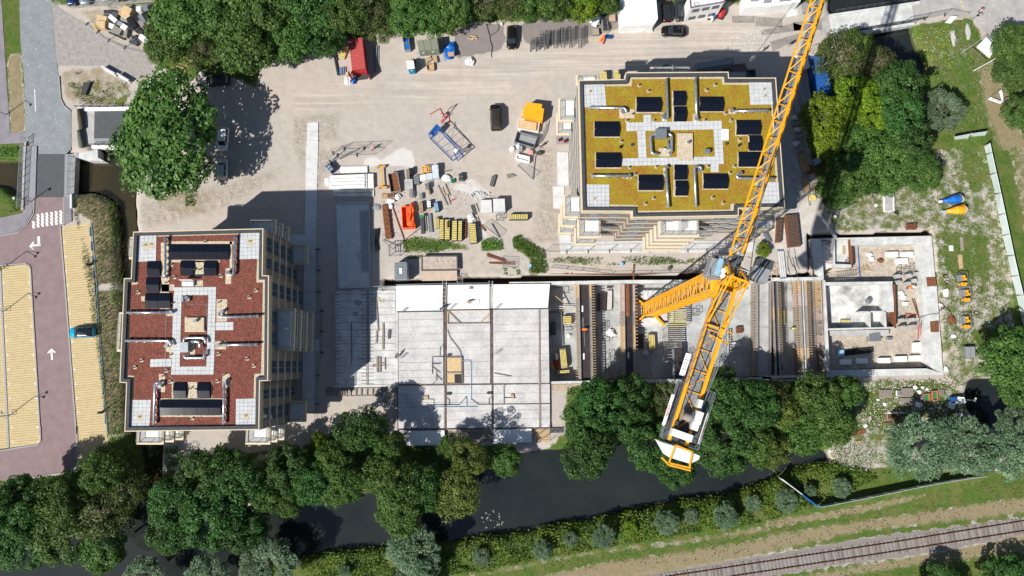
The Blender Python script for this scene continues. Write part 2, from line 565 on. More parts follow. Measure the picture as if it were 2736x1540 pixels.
# weeds in the yard
paint(grass,.75,[(1,1,[(1430,940),(1800,920),(2150,1040),(2100,1060),(1450,1090)])],2)
paint(grass,.8,[(1,1,[(2200,940),(2400,940),(2400,1060),(2180,1060)])],1)
paint(grass,.8,[(2,1,[(30,930),(180,950),(330,1050),(380,1290),(180,1300),(200,1150),(50,1050)])],1)
paint(grass,.62,[(2,1,[(380,1130),(700,1120),(1000,1120),(1900,1130),(1900,1180),(1200,1200),(700,1190),(400,1170)])],1)
paint(dry,.3,[(1,1,[(1420,1050),(2538,1040),(2538,1320),(1450,1330)]),],2)
paint(dry,.3,[(2,1,[(0,1050),(1900,1170),(1900,1290),(0,1310)])],2)
paint(grass,.5,[(1,1,[(1450,1090),(1620,1090),(1600,1140),(1450,1130)])],1)
paint(grass,.6,[(1,1,[(2390,1220),(2538,1220),(2538,1290),(2400,1280)])],1)
paint(grass,.6,[(2,1,[(0,1220),(100,1240),(100,1290),(0,1290)])],1)
paint(grass,.9,[(3,1,[(0,960),(60,980),(50,1140),(0,1150)])],1)
# north-east meadow
paint(grass,1.0,[(3,0,[(520,540),(540,450),(640,350),(760,370),(1400,250),(2030,175),(2130,370),(2300,500),(2538,450),(2800,400),(2800,1450),(450,1450)])],2)
paint(dry,.85,[(3,0,[(2080,650),(2250,560),(2400,800),(2380,1100),(2538,1300),(2700,1450),(2280,1450),(2150,1050)])],3)
paint(dry,.4,[(3,0,[(1500,300),(2050,250),(2000,650),(1700,700)])],3)
paint(grass,.55,[(3,1,[(450,0),(2600,0),(3000,1450),(1700,1450),(1650,850),(700,880),(560,560)])],2)
paint(grass,.75,[(3,1,[(1720,860),(1900,850),(2200,900),(2250,1250),(1900,1420),(1740,1200)])],3)
paint(grass,.72,[(3,1,[(1900,0),(2200,0),(2250,400),(2050,560),(1900,300)])],4)
paint(grass,.95,[(3,1,[(2220,0),(2700,0),(3200,1450),(2500,1450)])],1)
paint(dry,.65,[(3,1,[(2380,0),(2700,0),(3000,900),(2538,900)])],3)
paint(grass,.9,[(3,1,[(450,0),(1700,0),(1600,350),(900,560),(560,560)])],2)
paint(grass,.18,[(3,1,[(620,560),(1600,430),(1700,800),(700,860)])],3)
paint(grass,.53,[(3,2,[(1700,0),(3000,0),(3000,900),(2300,900),(1900,1000),(1760,880)])],2)
paint(grass,.95,[(3,2,[(2000,420),(2380,420),(2300,620),(2100,640)])],2)
paint(grass,.62,[(3,2,[(900,900),(1800,900),(2000,1100),(2000,1450),(600,1450),(700,1000)])],3)
paint(grass,.55,[(3,3,[(600,0),(1400,0),(1300,450),(700,420)])],3)
# river bank trees' floor
paint(grass,.9,[(2,2,[(560,980),(900,960),(2538,930)]),(3,2,[(900,900),(800,1450)]),(3,3,[(600,300),(0,300)]),(2,3,[(0,500)]),(2,2,[(540,1450)])],2)
paint(grass,.9,[(1,2,[(700,1450),(1200,1300)]),(1,3,[(1250,100),(1450,180),(2538,190),(2538,700),(0,1000),(0,300),(500,150)]),(0,3,[(1500,450),(1400,1000)]),],2)
# south bank and railway verge
paint(grass,1.0,[(0,3,[(-300,1450),(1600,1500)]),(1,3,[(0,1200),(700,1200),(1250,1140),(2538,990)]),(2,3,[(0,1000),(850,850),(1600,690),(2538,520)]),(3,3,[(200,400),(650,350),(1000,400),(2000,440),(2800,400),(2800,3000)]),(0,3,[(-300,3000)])],1)
paint(dry,1,[(2,3,[(-700,1470),(0,1360),(800,1200),(1500,1120),(2538,960)]),(3,3,[(0,920),(1000,760),(1600,640),(1600,690),(1000,830),(0,1000)]),(2,3,[(2538,1020),(1500,1160),(800,1240),(0,1400),(-700,1500)])],2)
paint(dry,.9,[(2,3,[(-700,1700),(800,1330),(1500,1230),(2538,1070)]),(3,3,[(0,1050),(1000,900),(2800,640),(2800,820),(1000,1020),(0,1240)]),(2,3,[(1500,1420),(1000,1520)])],2)
paint(dry,.95,[(3,3,[(-300,1600),(700,1380),(1500,1260),(2800,1000),(2800,1200),(1500,1350),(700,1480)])],2)
paint(grav,1.0,[(2,3,[(800,1520),(1500,1400),(2538,1235)]),(3,3,[(0,1250),(1000,1080),(2538,880),(3400,740),(3400,920),(2400,1080),(1500,1250),(700,1350),(0,1470)]),(2,3,[(2400,1520)])],1)
# dark gravel parking pads at the top
paint(grav,.95,[(1,0,[(1935,300),(2060,240),(2420,230),(2430,400),(2380,490),(1950,570)])],1)
paint(grav,.85,[(2,0,[(100,240),(270,170),(720,140),(1060,130),(1080,280),(780,360),(400,440),(150,430)])],2)
paint(pale,1.0,[(1,1,[(1050,200),(1100,150),(1250,160),(1390,70),(1450,50),(1530,90),(1550,200),(1560,310),(1470,240),(1250,220),(1080,250)])],1)
paint(pale,.75,[(1,1,[(1870,440),(2100,350),(2200,430),(2280,470),(2250,560),(2050,500)])],1)
paint(pale,.6,[(1,1,[(2090,740),(2260,760),(2270,960),(2150,900)]),],2)
paint(pale,.5,[(3,1,[(60,600),(560,560),(500,1200),(120,1050)])],3)
rutl=wmask(MP([(1,0,[(350,900),(2538,480)]),(2,0,[(2538,120),(2538,560),(0,750)]),(1,0,[(2538,900),(400,1080)])]),3)
verts=np.stack([GX.ravel(),GY.ravel(),HZ.ravel()],1)
ny,nx=GX.shape
idx=np.arange(ny*nx).reshape(ny,nx)
quads=np.stack([idx[:-1,:-1].ravel(),idx[:-1,1:].ravel(),idx[1:,1:].ravel(),idx[1:,:-1].ravel()],1)
def ground_material():
 m=bpy.data.materials.new("site_ground")
 m.use_nodes=True
 nt=m.node_tree
 L=nt.links
 for n in list(nt.nodes):
  nt.nodes.remove(n)
 out=nd(nt,"ShaderNodeOutputMaterial")
 b=nd(nt,"ShaderNodeBsdfPrincipled")
 si(b,"Roughness",.95)
 si(b,"Specular IOR Level",.15)
 pos=nd(nt,"ShaderNodeNewGeometry").outputs["Position"]
 zone=nd(nt,"ShaderNodeAttribute",attribute_name="zone")
 zone2=nd(nt,"ShaderNodeAttribute",attribute_name="zone2")
 sep=nd(nt,"ShaderNodeSeparateColor")
 L.new(zone.outputs["Color"],sep.inputs[0])
 sep2=nd(nt,"ShaderNodeSeparateColor")
 L.new(zone2.outputs["Color"],sep2.inputs[0])
 def noise(scale,dt=5,rough=.6,dist=.0,vec=pos):
  n=nd(nt,"ShaderNodeTexNoise")
  si(n,"Scale",scale)
  si(n,"Detail",dt)
  si(n,"Roughness",rough)
  si(n,"Distortion",dist)
  L.new(vec,n.inputs["Vector"])
  return n.outputs["Fac"]
 def rng(v,a,b_,c=.0,d=1.0):
  r=nd(nt,"ShaderNodeMapRange")
  si(r,"From Min",a)
  si(r,"From Max",b_)
  si(r,"To Min",c)
  si(r,"To Max",d)
  L.new(v,r.inputs["Value"])
  return r.outputs["Result"]
 def mixc(f,a,b_):
  x=nd(nt,"ShaderNodeMix",data_type='RGBA')
  for k,v in(("A",a),("B",b_)):
   if isinstance(v,tuple):
    x.inputs[k].default_value=(*v,1)
   else:
    L.new(v,x.inputs[k])
  L.new(f,x.inputs["Factor"])
  return x.outputs["Result"]
 def ma(op,a,b_):
  x=nd(nt,"ShaderNodeMath",operation=op)
  for i,v in en((a,b_)):
   if isinstance(v,(int,float)):
    x.inputs[i].default_value=v
   else:
    L.new(v,x.inputs[i])
  return x.outputs[0]
 def edge(w,n,k=.9,sharp=5.0):
  t=ma('ADD',w,ma('MULTIPLY',ma('SUBTRACT',n,.5),k))
  c=nd(nt,"ShaderNodeClamp")
  L.new(ma('MULTIPLY',ma('SUBTRACT',t,.5-.5/sharp),sharp),c.inputs[0])
  return c.outputs[0]
 n_big=noise(.09,4)
 n_mid=noise(.7,6,.65)
 n_fin=noise(5.0,5,.7)
 n_vf=noise(16.0,3,.6)
 # sand / compacted dirt with tyre streaks
 mp=nd(nt,"ShaderNodeMapping")
 si(mp,"Rotation",(0,0,rad(-8)))
 si(mp,"Scale",(.05,1.6,1))
 L.new(pos,mp.inputs["Vector"])
 streak=noise(1.0,5,.6,.4,mp.outputs["Vector"])
 sand=mixc(rng(n_big,.35,.65),(.455,.395,.335),(.41,.375,.34))
 sand=mixc(rng(n_mid,.42,.72,0,.55),sand,(.335,.295,.26))
 sand=mixc(ma('MULTIPLY',rng(streak,.50,.62),ma('MULTIPLY',sep2.outputs[1],.65)),sand,(.55,.48,.41))
 sand=mixc(ma('MULTIPLY',rng(streak,.47,.36),ma('MULTIPLY',sep2.outputs[1],.4)),sand,(.32,.27,.23))
 sand=mixc(ma('MULTIPLY',rng(n_fin,.52,.70),.16),sand,(.25,.215,.185))
 # disturbed mud / tracked sand
 mudc=mixc(rng(noise(3.2,6,.7,.8),.42,.60),(.43,.38,.32),(.215,.185,.15))
 sand=mixc(ma('MULTIPLY',sep2.outputs[0],.72),sand,mudc)
 # lime / cement spill
 sand=mixc(edge(sep2.outputs[2],ma("ADD",ma("MULTIPLY",n_mid,.6),ma("MULTIPLY",n_fin,.4)),2.4,2.2),sand,(.54,.52,.49))
 # gravel
 grv=mixc(rng(n_vf,.4,.6),(.26,.235,.22),(.16,.14,.135))
 grv=mixc(rng(n_mid,.4,.75,0,.6),grv,(.27,.22,.19))
 col=mixc(edge(sep.outputs[2],n_mid,.5,4),sand,grv)
 # dry grass
 dryc=mixc(rng(n_fin,.38,.62),(.30,.235,.15),(.19,.155,.082))
 dryc=mixc(rng(n_vf,.4,.62,0,.5),dryc,(.10,.115,.035))
 dryc=mixc(ma("MULTIPLY",rng(n_mid,.38,.66),.6),dryc,(.33,.255,.175))
 col=mixc(edge(sep.outputs[1],n_mid,.9,3.0),col,dryc)
 # green grass
 gr=mixc(rng(n_mid,.35,.65),(.055,.118,.014),(.115,.165,.030))
 gr=mixc(rng(n_fin,.40,.62),gr,(.036,.072,.013))
 gr=mixc(rng(n_vf,.48,.66,0,.6),gr,(.16,.19,.05))
 gr=mixc(ma('MULTIPLY',rng(noise(.35,5,.65),.45,.62),.6),gr,(.15,.135,.052))
 gr=mixc(ma('MULTIPLY',rng(noise(1.7,4,.6,.5),.5,.68),.5),gr,(.030,.066,.010))
 ng=ma('ADD',ma('MULTIPLY',n_mid,.6),ma('MULTIPLY',n_fin,.4))
 gsub=ma('SUBTRACT',sep.outputs[0],ma('ADD',ma('MULTIPLY',sep.outputs[1],.75),sep.outputs[2]))
 col=mixc(edge(gsub,ng,2.2,4.0),col,gr)
 # wet bank / stream bed below the ground level
 sz=nd(nt,"ShaderNodeSeparateXYZ")
 L.new(pos,sz.inputs[0])
 col=mixc(rng(sz.outputs[2],-.9,-1.5),col,(.055,.045,.03))
 L.new(col,b.inputs["Base Color"])
 bp=nd(nt,"ShaderNodeBump")
 si(bp,"Strength",.4)
 si(bp,"Distance",.12)
 hh=ma('ADD',ma('MULTIPLY',n_fin,1.0),ma('MULTIPLY',n_mid,1.2))
 hh=ma('ADD',hh,ma('MULTIPLY',ma('MULTIPLY',noise(3.2,6,.7,.8),sep2.outputs[0]),2.2))
 L.new(hh,bp.inputs["Height"])
 L.new(bp.outputs["Normal"],b.inputs["Normal"])
 L.new(b.outputs[0],out.inputs["Surface"])
 return m
gm=np_mesh("ground",verts,quads,ground_material())
for nm,chans in(("zone",(grass,dry,grav)),("zone2",(mud,rutl,pale))):
 a=gm.attributes.new(nm,'FLOAT_COLOR','POINT')
 arr=np.ones((len(verts),4),np.float32)
 for k,ch in en(chans):
  arr[:,k]=np.clip(ch.ravel(),0,1)
 a.data.foreach_set("color",arr.ravel())
gm.polygons.foreach_set("use_smooth",[True]*len(gm.polygons))
objf("ground",gm)["kind"]="structure"
def wmt(name,a,b_,r=.06):
 m=mat(name,a,r,0,.12,col2=b_,spec=.5)
 return m
WM=wmt("canal_water",(.012,.017,.018),(.024,.028,.024))
WM2=wmt("ditch_water",(.050,.040,.016),(.028,.024,.012))
def grow(poly,d):
 return[(p[0],p[1])for p in ofp(poly,-d)]
def sheet(name,poly,z,m,kind="structure"):
 mb=MB()
 n=len(poly)
 mb.add([(p[0],p[1],z)for p in poly],[tuple(range(n))])
 o=mb.bd(name,m)
 o["kind"]=kind
 me=o.data
 bm=bmesh.new();bm.from_mesh(me)
 bmesh.ops.triangulate(bm,faces=bm.faces[:])
 for f in bm.faces:
  if f.normal.z<0:
   f.normal_flip()
 bm.to_mesh(me);bm.free()
 return o
sheet("canal_water",grow(CANAL,1.2),WATER_Z,WM)
sheet("ditch_water",DITCH,WATER_Z-.004,WM2)
sheet("ditch_water",DITCH_N,WATER_Z-.012,WM2)
sheet("ditch_water",grow(DITCH_W,.6),WATER_Z-.008,WM2)
sheet("ditch_water",BRIDGE_W,WATER_Z-.016,WM2)
sheet("river_water",grow(RIVER_NE,.8),WATER_Z,WM)
sheet("pond_water",grow(POND,.8),WATER_Z,WM)
def ssht(name,runs,z,m,th=.12):
 p=MP(runs)
 mb=PR_([(a.x,a.y)for a in p],z-th,z)
 o=mb.bd(name,m)
 o["kind"]="structure"
 bm=bmesh.new();bm.from_mesh(o.data)
 bmesh.ops.triangulate(bm,faces=[f for f in bm.faces if len(f.verts)>4])
 bm.to_mesh(o.data);bm.free()
 return o
Z1=.06
# roads at the left edge
ssht("road",[(0,0,[(170,-900),(490,-900),(495,0),(545,560),(570,740),(588,960),(620,1030),(690,1090),(690,1450)]),(0,1,[(640,118),(360,118),(310,0)]),(0,0,[(250,1450),(240,800),(200,400)])],Z1,M["asphalt_old"])
ssht("lilac_road",[(0,0,[(-2600,-900),(0,-900),(15,0),(60,700),(100,1292),(248,1283),(245,1385),(0,1400),(-2600,1500)])],Z1-.004,M["lilacroad"])
ssht("forecourt",[(0,0,[(495,0),(540,60),(920,290),(1050,400),(1400,500),(1500,700),(1350,770),(960,640),(560,640),(545,560)])],Z1-.02,mat("old_paving",(.31,.285,.265),.9,.14,1.2,fine=.2,fscale=5))
ssht("car_park",[(0,0,[(640,-900),(640,60),(700,85),(1540,15),(1540,-900)])],Z1,mat("car_park_paving",(.29,.275,.25),.9,.14,1.0,fine=.14,fscale=9))
ssht("mauve_road",[(0,1,[(345,535),(622,535),(622,800),(583,815),(630,1450)]),(0,2,[(740,1450)]),(0,3,[(752,370),(600,452),(0,530),(-2600,900),(-2600,560),(0,240),(380,172),(400,130),(390,0)]),(0,2,[(310,0)]),(0,1,[(300,1235),(262,1182),(0,1198),(-2600,1300),(-2600,1100),(0,918),(180,880),(270,800),(325,690),(342,600)])],Z1,M["brickroad"])
ssht("pavement",[(0,1,[(0,738),(225,690),(240,640),(245,535),(330,535),(330,600),(318,690),(262,790),(178,866),(0,905),(-2600,1080),(-2600,900)])],Z1+.12,M["lilacroad"],.2)
ssht("pavement",[(0,1,[(630,525),(692,540),(700,772),(630,800)])],Z1+.10,M["lilacroad"],.2)
def kl(runs,w=.18,z=Z1+.13,name="kerb"):
 pts=MP(runs)
 mb=MB()
 for a,b_ in zip(pts[:-1],pts[1:]):
  mb.beam((a.x,a.y,z-.12),(b_.x,b_.y,z-.12),w,.24)
 struct(name,mb,M["kerb"])
kl([(0,1,[(337,535),(332,690),(270,795),(185,875),(0,914)])])
kl([(0,1,[(583,812),(625,803)]),])
kl([(0,1,[(588,820),(640,1450)]),(0,2,[(690,740),(745,1450)]),(0,3,[(748,0),(758,360)])],.22)
kl([(0,1,[(0,1196),(250,1178),(290,1200),(302,1240),(312,1450)]),(0,2,[(395,1450)]),(0,3,[(398,0),(398,140),(370,175),(0,235)])],.2)
kl([(0,1,[(626,535),(626,800)])])
kl([(0,0,[(575,740),(592,960),(625,1030),(690,1085)])])
kl([(0,3,[(60,530),(600,450)])],.2)
LOTS=[("parking_bays",[(0,1,[(602,828),(878,778),(925,1450)]),(0,2,[(1038,1450)]),(0,3,[(1045,0),(1048,270),(765,350),(750,0)]),(0,2,[(745,1450),(690,740)]),(0,1,[(645,1450)])]),
("parking_bays",[(0,1,[(22,1210),(240,1188),(283,1205),(294,1240),(303,1450)]),(0,2,[(386,1450)]),(0,3,[(390,0),(388,140),(365,165),(100,205),(92,0)]),(0,2,[(88,1450),(52,720)]),(0,1,[(22,1450)])]),
("parking_bays",[(0,1,[(-2600,1350),(5,1300),(14,1450)]),(0,2,[(36,600),(75,1450)]),(0,3,[(80,0),(84,205),(-2600,560)])])]
LOTPOLYS=[]
for nm,runs in LOTS:
 ssht(nm,runs,Z1+.02,M["yellowpave"])
 LOTPOLYS.append([(a.x,a.y)for a in MP(runs)])
 # open joints between the yellow pavers: sunk dark slots in rows across each bay
v_,q_=[],[]
dirv=(T(0,2,700,1200)-T(0,2,680,200)).normalized()
side=V_((-dirv.y,dirv.x,0))
base=T(0,2,700,700)
A_,B_=[],[]
for i in range(-160,200):
 for j in range(-60,60):
  ox=(i%2)*.08+NR.normal(0,.012)
  A_.append(i*.42);B_.append(j*.30+ox)
A_=np.array(A_);B_=np.array(B_)
PXs=base.x+dirv.x*A_+side.x*B_;PYs=base.y+dirv.y*A_+side.y*B_
keep=np.zeros(len(A_),bool)
for lp in LOTPOLYS:
 keep|=in_poly(PXs,PYs,[(p.x,p.y)for p in ofp(lp,.3)])
keep&=(PXs>-95)
PXs,PYs=PXs[keep],PYs[keep]
hl,hw=.085,.042
c_=[]
for sx,sy in((-1,-1),(-1,1),(1,1),(1,-1)):
 c_.append(np.stack([PXs+side.x*hl*sx+dirv.x*hw*sy,PYs+side.y*hl*sx+dirv.y*hw*sy,np.full(len(PXs),Z1+.024)],1))
vv=np.stack(c_,1).reshape(-1,3)
qq=np.arange(len(vv)).reshape(-1,4)
sj=objf("paver_joints",np_mesh("paver_joints",vv,qq,mat("joint_soil",(.13,.10,.055),.95,.3,3)))
sj["kind"]="stuff"
# median strip between bays B and C, mauve with dark kerb stones
kl([(0,1,[(8,1250),(16,1450)]),(0,2,[(40,600),(80,1450)]),(0,3,[(88,200)])],.34,Z1+.10,"median_strip")
# white road markings
mk=MB()
def strip(mb,c,r,pts,w,z=Z1+.006):
 q=TP(c,r,pts)
 for a,b_ in zip(q[:-1],q[1:]):
  d=(b_-a).normalized();s_=V_((-d.y,d.x,0))*w/2
  mb.add([(a+s_)[:2]+(z,),(b_+s_)[:2]+(z,),(b_-s_)[:2]+(z,),(a-s_)[:2]+(z,)],[(3,2,1,0)])
strip(mk,0,2,[(507,732),(500,650)],.30)
mk.add([t2(0,2,x,y)+(Z1+.006,)for x,y in[(500,622),(458,668),(474,668),(499,650),(526,662),(545,660)]],[(0,1,2,3),(0,3,4,5)])
strip(mk,0,1,[(395,998),(310,1004)],.30)
strip(mk,0,1,[(380,995),(375,915)],.42)
mk.add([t2(0,1,x,y)+(Z1+.006,)for x,y in[(286,1012),(325,962),(330,985),(305,1010),(320,1030),(330,1046)]],[(0,1,2,3),(0,3,4,5)])
strip(mk,0,0,[(338,870),(347,1080)],.12)
for x0,y0,y1 in[(328,768,838),(372,700,828),(415,692,820),(458,685,815),(504,678,808),(548,670,802),(592,664,795)]:
 n=max(3,int((y1-y0)/16))
 for k in range(n):
  ya=y0+(y1-y0)*k/n
  dx=3 if k%2 else-3
  strip(mk,0,1,[(x0+dx-1,ya),(x0+dx-1,ya+(y1-y0)/n)],.42)
struct("road_markings",mk,M["white"])
tm=MB()
def tmark(c,r,x,y,rev=False):
 s=-1 if rev else 1
 strip(tm,c,r,[(x,y),(x+26*s,y-2)],.07,Z1+.028)
 strip(tm,c,r,[(x+8*s,y-15),(x+9*s,y+15)],.07,Z1+.028)
for k in range(13):
 y=975+k*137
 c,r=0,1
 x=614+(y-975)*.082
 if y>1378:
  y-=1378;r=2
 tmark(c,r,x,y)
for k in range(12):
 yy=1365+k*140.0
 x=292+(yy-1340)*.062
 y,r=(yy,1)if yy<1378 else(yy-1378,2)
 tmark(0,r,x,y,True)
 tmark(0,r,25+(yy-1370)*.056+2,y)
 tmark(0,r,25+(yy-1370)*.056-14,y,True)
struct("bay_markings",tm,M["white"])
# concrete wheel stops at the head of each bay
stop=None
for k in range(14):
 yy=870+k*139.5
 x=875+(yy-870)*.081
 y,r=(yy,1)if yy<1378 else(yy-1378,2)
 p=T(0,r,x,y)
 if stop is None:
  stop=BX((0,0,.07),(.2,1.62,.14)).bd("wheel_stop","grey",bevel=.02)
  tag(stop,None,"wheel stop","wheel stops at the head of the parking bays")
  o=stop
 else:
  o=stop.copy();COL.objects.link(o)
 o.location=(p.x,p.y,Z1+.02)
 o.rotation_euler=(0,0,at2(dirv.y,dirv.x)+math.pi/2)
 o["label"]=("topmost,second,third,fourth,fifth,sixth,seventh,eighth,ninth,tenth,eleventh,twelfth,thirteenth,lowest".split(",")[k])+" dark wheel stop from the top along the yellow parking bays"
 # pale paved crossing in the upper right and bridge approach
PAV=mat("old_slabs",(.37,.355,.335),.9,.16,.5,fine=.10,fscale=6)
ssht("paved_path",[(3,0,[(560,190),(760,150),(1430,60),(1530,30),(1600,-900),(3500,-900),(3500,700),(2538,560),(2540,250),(2290,330),(2300,480),(2180,340),(2030,170),(1750,140),(1430,200),(850,290),(660,330),(560,350)])],Z1,PAV)
# TREES
def crown_mesh(seed,nclump=70,leaves=110,leaf=.052,kind='round',flat_=.75,species='D'):
 r=np.random.default_rng(seed)
 # irregular lobes: direction-dependent radius
 lob=r.normal(size=(7,3));lob/=np.linalg.norm(lob,axis=1)[:,None]
 amp=r.uniform(-.10,.24,7)
 d=r.normal(size=(nclump,3));d/=np.linalg.norm(d,axis=1)[:,None]
 d[:,2]=np.abs(d[:,2])*1.05-.30
 d/=np.linalg.norm(d,axis=1)[:,None]
 rr=.80+(np.clip(d@lob.T,0,1)**3*amp).sum(1)
 rr*=r.uniform(.62,1.02,nclump)if kind!='round' else np.where(r.random(nclump)<.8,r.uniform(.80,1.0,nclump),r.uniform(.3,.7,nclump))
 cc=d*rr[:,None]
 cc[:,2]*=flat_
 cr=r.uniform(.12,.24,nclump)
 if kind=='willow':
  cr*=.9
 tone_c=r.normal(.5,.16,nclump)
 n=nclump*leaves
 ci=np.repeat(np.arange(nclump),leaves)
 ld=r.normal(size=(n,3));ld[:,2]=ld[:,2]*.8+.25
 ld/=np.linalg.norm(ld,axis=1)[:,None]
 rad_=r.uniform(.45,1.0,n)**.5
 pos=cc[ci]+ld*(cr[ci]*rad_)[:,None]*np.array([1.15,1.15,.75])
 nrm=ld*.8+d[ci]*.2+r.normal(size=(n,3))*.5+np.array([0,0,.3])
 nrm/=np.linalg.norm(nrm,axis=1)[:,None]
 t=np.cross(nrm,r.normal(size=(n,3)))
 t/=np.linalg.norm(t,axis=1)[:,None]+1e-9
 b=np.cross(nrm,t)
 sz=leaf*r.uniform(.55,1.25,n)
 asp=.34 if kind=='willow' else .72
 if kind=='willow':
  out=d[ci]*1.0+np.array([0,0,-.3]);t=out+r.normal(size=(n,3))*.45
  t/=np.linalg.norm(t,axis=1)[:,None]
  b=np.cross(nrm,t);b/=np.linalg.norm(b,axis=1)[:,None]+1e-9
  sz=sz*1.5
 e1=t*sz[:,None];e2=b*(sz*asp)[:,None]
 V=np.stack([pos-e1,pos+e2*.9-e1*.1,pos+e1,pos-e2*.9+e1*.1],1).reshape(-1,3)
 Q=np.arange(len(V)).reshape(-1,4)
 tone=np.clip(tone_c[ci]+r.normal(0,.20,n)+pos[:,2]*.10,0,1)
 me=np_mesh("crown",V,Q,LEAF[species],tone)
 return me,cc
def trunk_mesh(seed,cc,m,bare=False):
 r=random.Random(seed)
 mb=MB()
 top=V_((0,0,-.15))
 mb.tube([(0,0,-1.35),(r.uniform(-.03,.03),r.uniform(-.03,.03),-.8),tuple(top)],[.058,.045,.036],7)
 ends=r.sample(range(len(cc)),min(len(cc),26 if bare else 12))
 for e in ends:
  p=V_(cc[e])
  mid=top.lerp(p,.5)+V_((r.uniform(-.08,.08),r.uniform(-.08,.08),r.uniform(.0,.12)))
  k=1.06 if bare else .9
  mb.tube([top,mid,p*k],[.024,.014,.005],4,cap=False)
  if bare:
   for _ in range(4):
    q=mid.lerp(p,r.random());w=q+V_((r.uniform(-.22,.22),r.uniform(-.22,.22),r.uniform(-.02,.2)))
    mb.tube([q,w],[.009,.003],3,cap=False)
 me=nme("trunk")
 me.from_pydata(mb.v,[],mb.f)
 me.materials.append(m)
 return me
CROWNS={}
def variants(sp):
 if sp in CROWNS:
  return CROWNS[sp]
 out=[]
 cfg=dict(D=(85,150,.040,'round',.72,3),M=(85,140,.040,'round',.74,3),L=(60,130,.048,'round',.66,2),W=(95,130,.036,'willow',.62,3),Y=(75,110,.036,'loose',.85,2),S=(60,70,.034,'loose',.8,2))[sp]
 for k in range(cfg[5]):
  me,cc=crown_mesh(hash_(sp)+k*17,cfg[0],cfg[1],cfg[2],cfg[3],cfg[4],sp)
  out.append((me,trunk_mesh(k+hash_(sp),cc,M["barkpale"]if sp in "S" else M["bark"],sp=='S')))
 CROWNS[sp]=out
 return out
def hash_(s):
 return sum(ord(c)*31 for c in s)
TN=0
def tree(c,r,x,y,rpx,sp,ht,label,group=None,sx=1.0,sy=1.0,name="tree"):
 global TN
 TN+=1
 zc=ht*.62
 p=T(c,r,x,y,zc)
 R=rpx/K/F*(H-zc)*1.0
 vs=variants(sp)
 cm,tm_=vs[TN%len(vs)]
 R*=1.08
 e=thing(name,label,"tree" if name!="shrub" else "shrub",(p.x,p.y,0),0,group)
 cr=objf("crown",cm,e)
 tk=objf("trunk",tm_,e)
 rot=(TN*2.399)%6.283
 zs=ht*.42
 ez=1.35*zs
 gz=.0 if ht>3.2 else .15
 for o in(cr,tk):
  o.rotation_euler=(0,0,rot)
  o.location=(0,0,zc-gz)
  o.scale=(R*sx,R*sy,ht*.44)
 if sx!=sy:
  for o in(cr,tk):
   o.rotation_euler=(0,0,0 if TN%2 else math.pi)
 tk.scale=(R*sx*.9,R*sy*.9,(zc+.1)/1.35)
 return e
g0="trees of the wood along the top"
for a in[
(0,0,1800,130,340,'M',10,"leafy tree shading the right side of the rubbish heap"),
(0,0,1620,400,240,'M',8,"tree hanging over the lower end of the rubbish heap"),
(0,0,2200,120,330,'M',11,"tree at the top edge between the rubbish heap and the wood"),
(0,0,2380,420,330,'M',11,"tall tree above the black car parked in shade"),
(0,0,1980,520,180,'S',8,"thin twiggy tree beside the timber heap near the shaded black car"),
(1,0,150,150,330,'M',11,"tree of the wood above the leafy shadow, left of the red container"),
(1,0,330,380,260,'M',9,"low front tree of the wood over the sandy verge"),
(1,0,560,60,300,'D',11,"dark tree at the top edge behind the red container"),
(1,0,640,330,220,'D',8,"dark front tree left of the red container"),
(1,0,870,120,260,'M',10,"tree behind the upper end of the red container"),
(1,0,1130,100,260,'S',9,"bare branched tree right of the red container's far end"),
(1,0,1180,270,170,'S',7,"small twiggy tree with trunk showing beside the red container"),
(1,0,1480,110,240,'M',9,"tree of the wood above the blue mesh crates"),
(1,0,1700,180,180,'M',8,"tree with visible trunk above the olive shed"),
(1,0,1930,80,230,'M',9,"tree behind the dark gravel pad at its left end"),
(1,0,2230,40,190,'S',8,"twiggy tree above the middle of the dark gravel pad"),
(1,0,2480,40,180,'S',8,"twiggy tree at the top edge above the parked black car"),
(2,0,170,50,180,'M',8,"tree at the top edge above the stacked steel frames"),
(2,0,430,40,200,'M',8,"tree at the top edge right of the steel frames"),
(2,0,720,50,190,'L',7,"bright bushy tree behind the white bins"),
(2,0,970,50,110,'M',6,"narrow tree pressed against the big white cabin"),
]:
 tree(*a,group=g0)
tree(0,0,1610,1330,520,'M',13,"big broad chestnut tree beside the white car, over the ditch bridge",sx=1.0,sy=1.22)
g1="trees behind the crane jib at the right"
for a in[
(3,0,740,560,270,'S',9,"olive tree touching the blue shipping container"),
(3,0,900,470,200,'M',8,"tree by the bridge end over the dark river"),
(3,0,1100,610,190,'S',9,"half bare tree with pale fanned out branches by the river"),
(3,0,600,1140,240,'L',9,"lime green tree nearest to the crane jib"),
(3,0,900,950,230,'L',10,"lime green tree below the half bare tree"),
(3,0,1000,1170,210,'L',9,"lime green tree between the dark trees and the shadow stripe"),
(3,0,620,1350,190,'L',8,"lowest lime green tree beside the shaded pallets"),
(3,0,1300,820,240,'D',11,"dark green tree at the top of the right hand clump"),
(3,0,1330,1080,230,'D',11,"dark green tree beside the grey willow"),
(3,0,950,1400,250,'M',9,"tree below the lime green ones"),
(3,0,1420,1380,200,'D',9,"dark tree under the grey willow"),
(3,1,1250,150,280,'M',8,"broad tree on the sand above the white trough"),
(3,1,880,260,260,'M',8,"tree left of the white trough, over the timber stacks"),
(3,1,1560,300,190,'M',5,"low spreading tree reaching over the sandy slope"),
(3,1,700,470,180,'M',7,"tree next to the yellow cable drum and pallets"),
(3,1,1180,370,170,'M',5,"low tree just above the white trough"),
]:
 tree(*a,group=g1)
tree(3,0,1740,1070,230,'W',6,"grey green willow standing alone on the bright meadow")
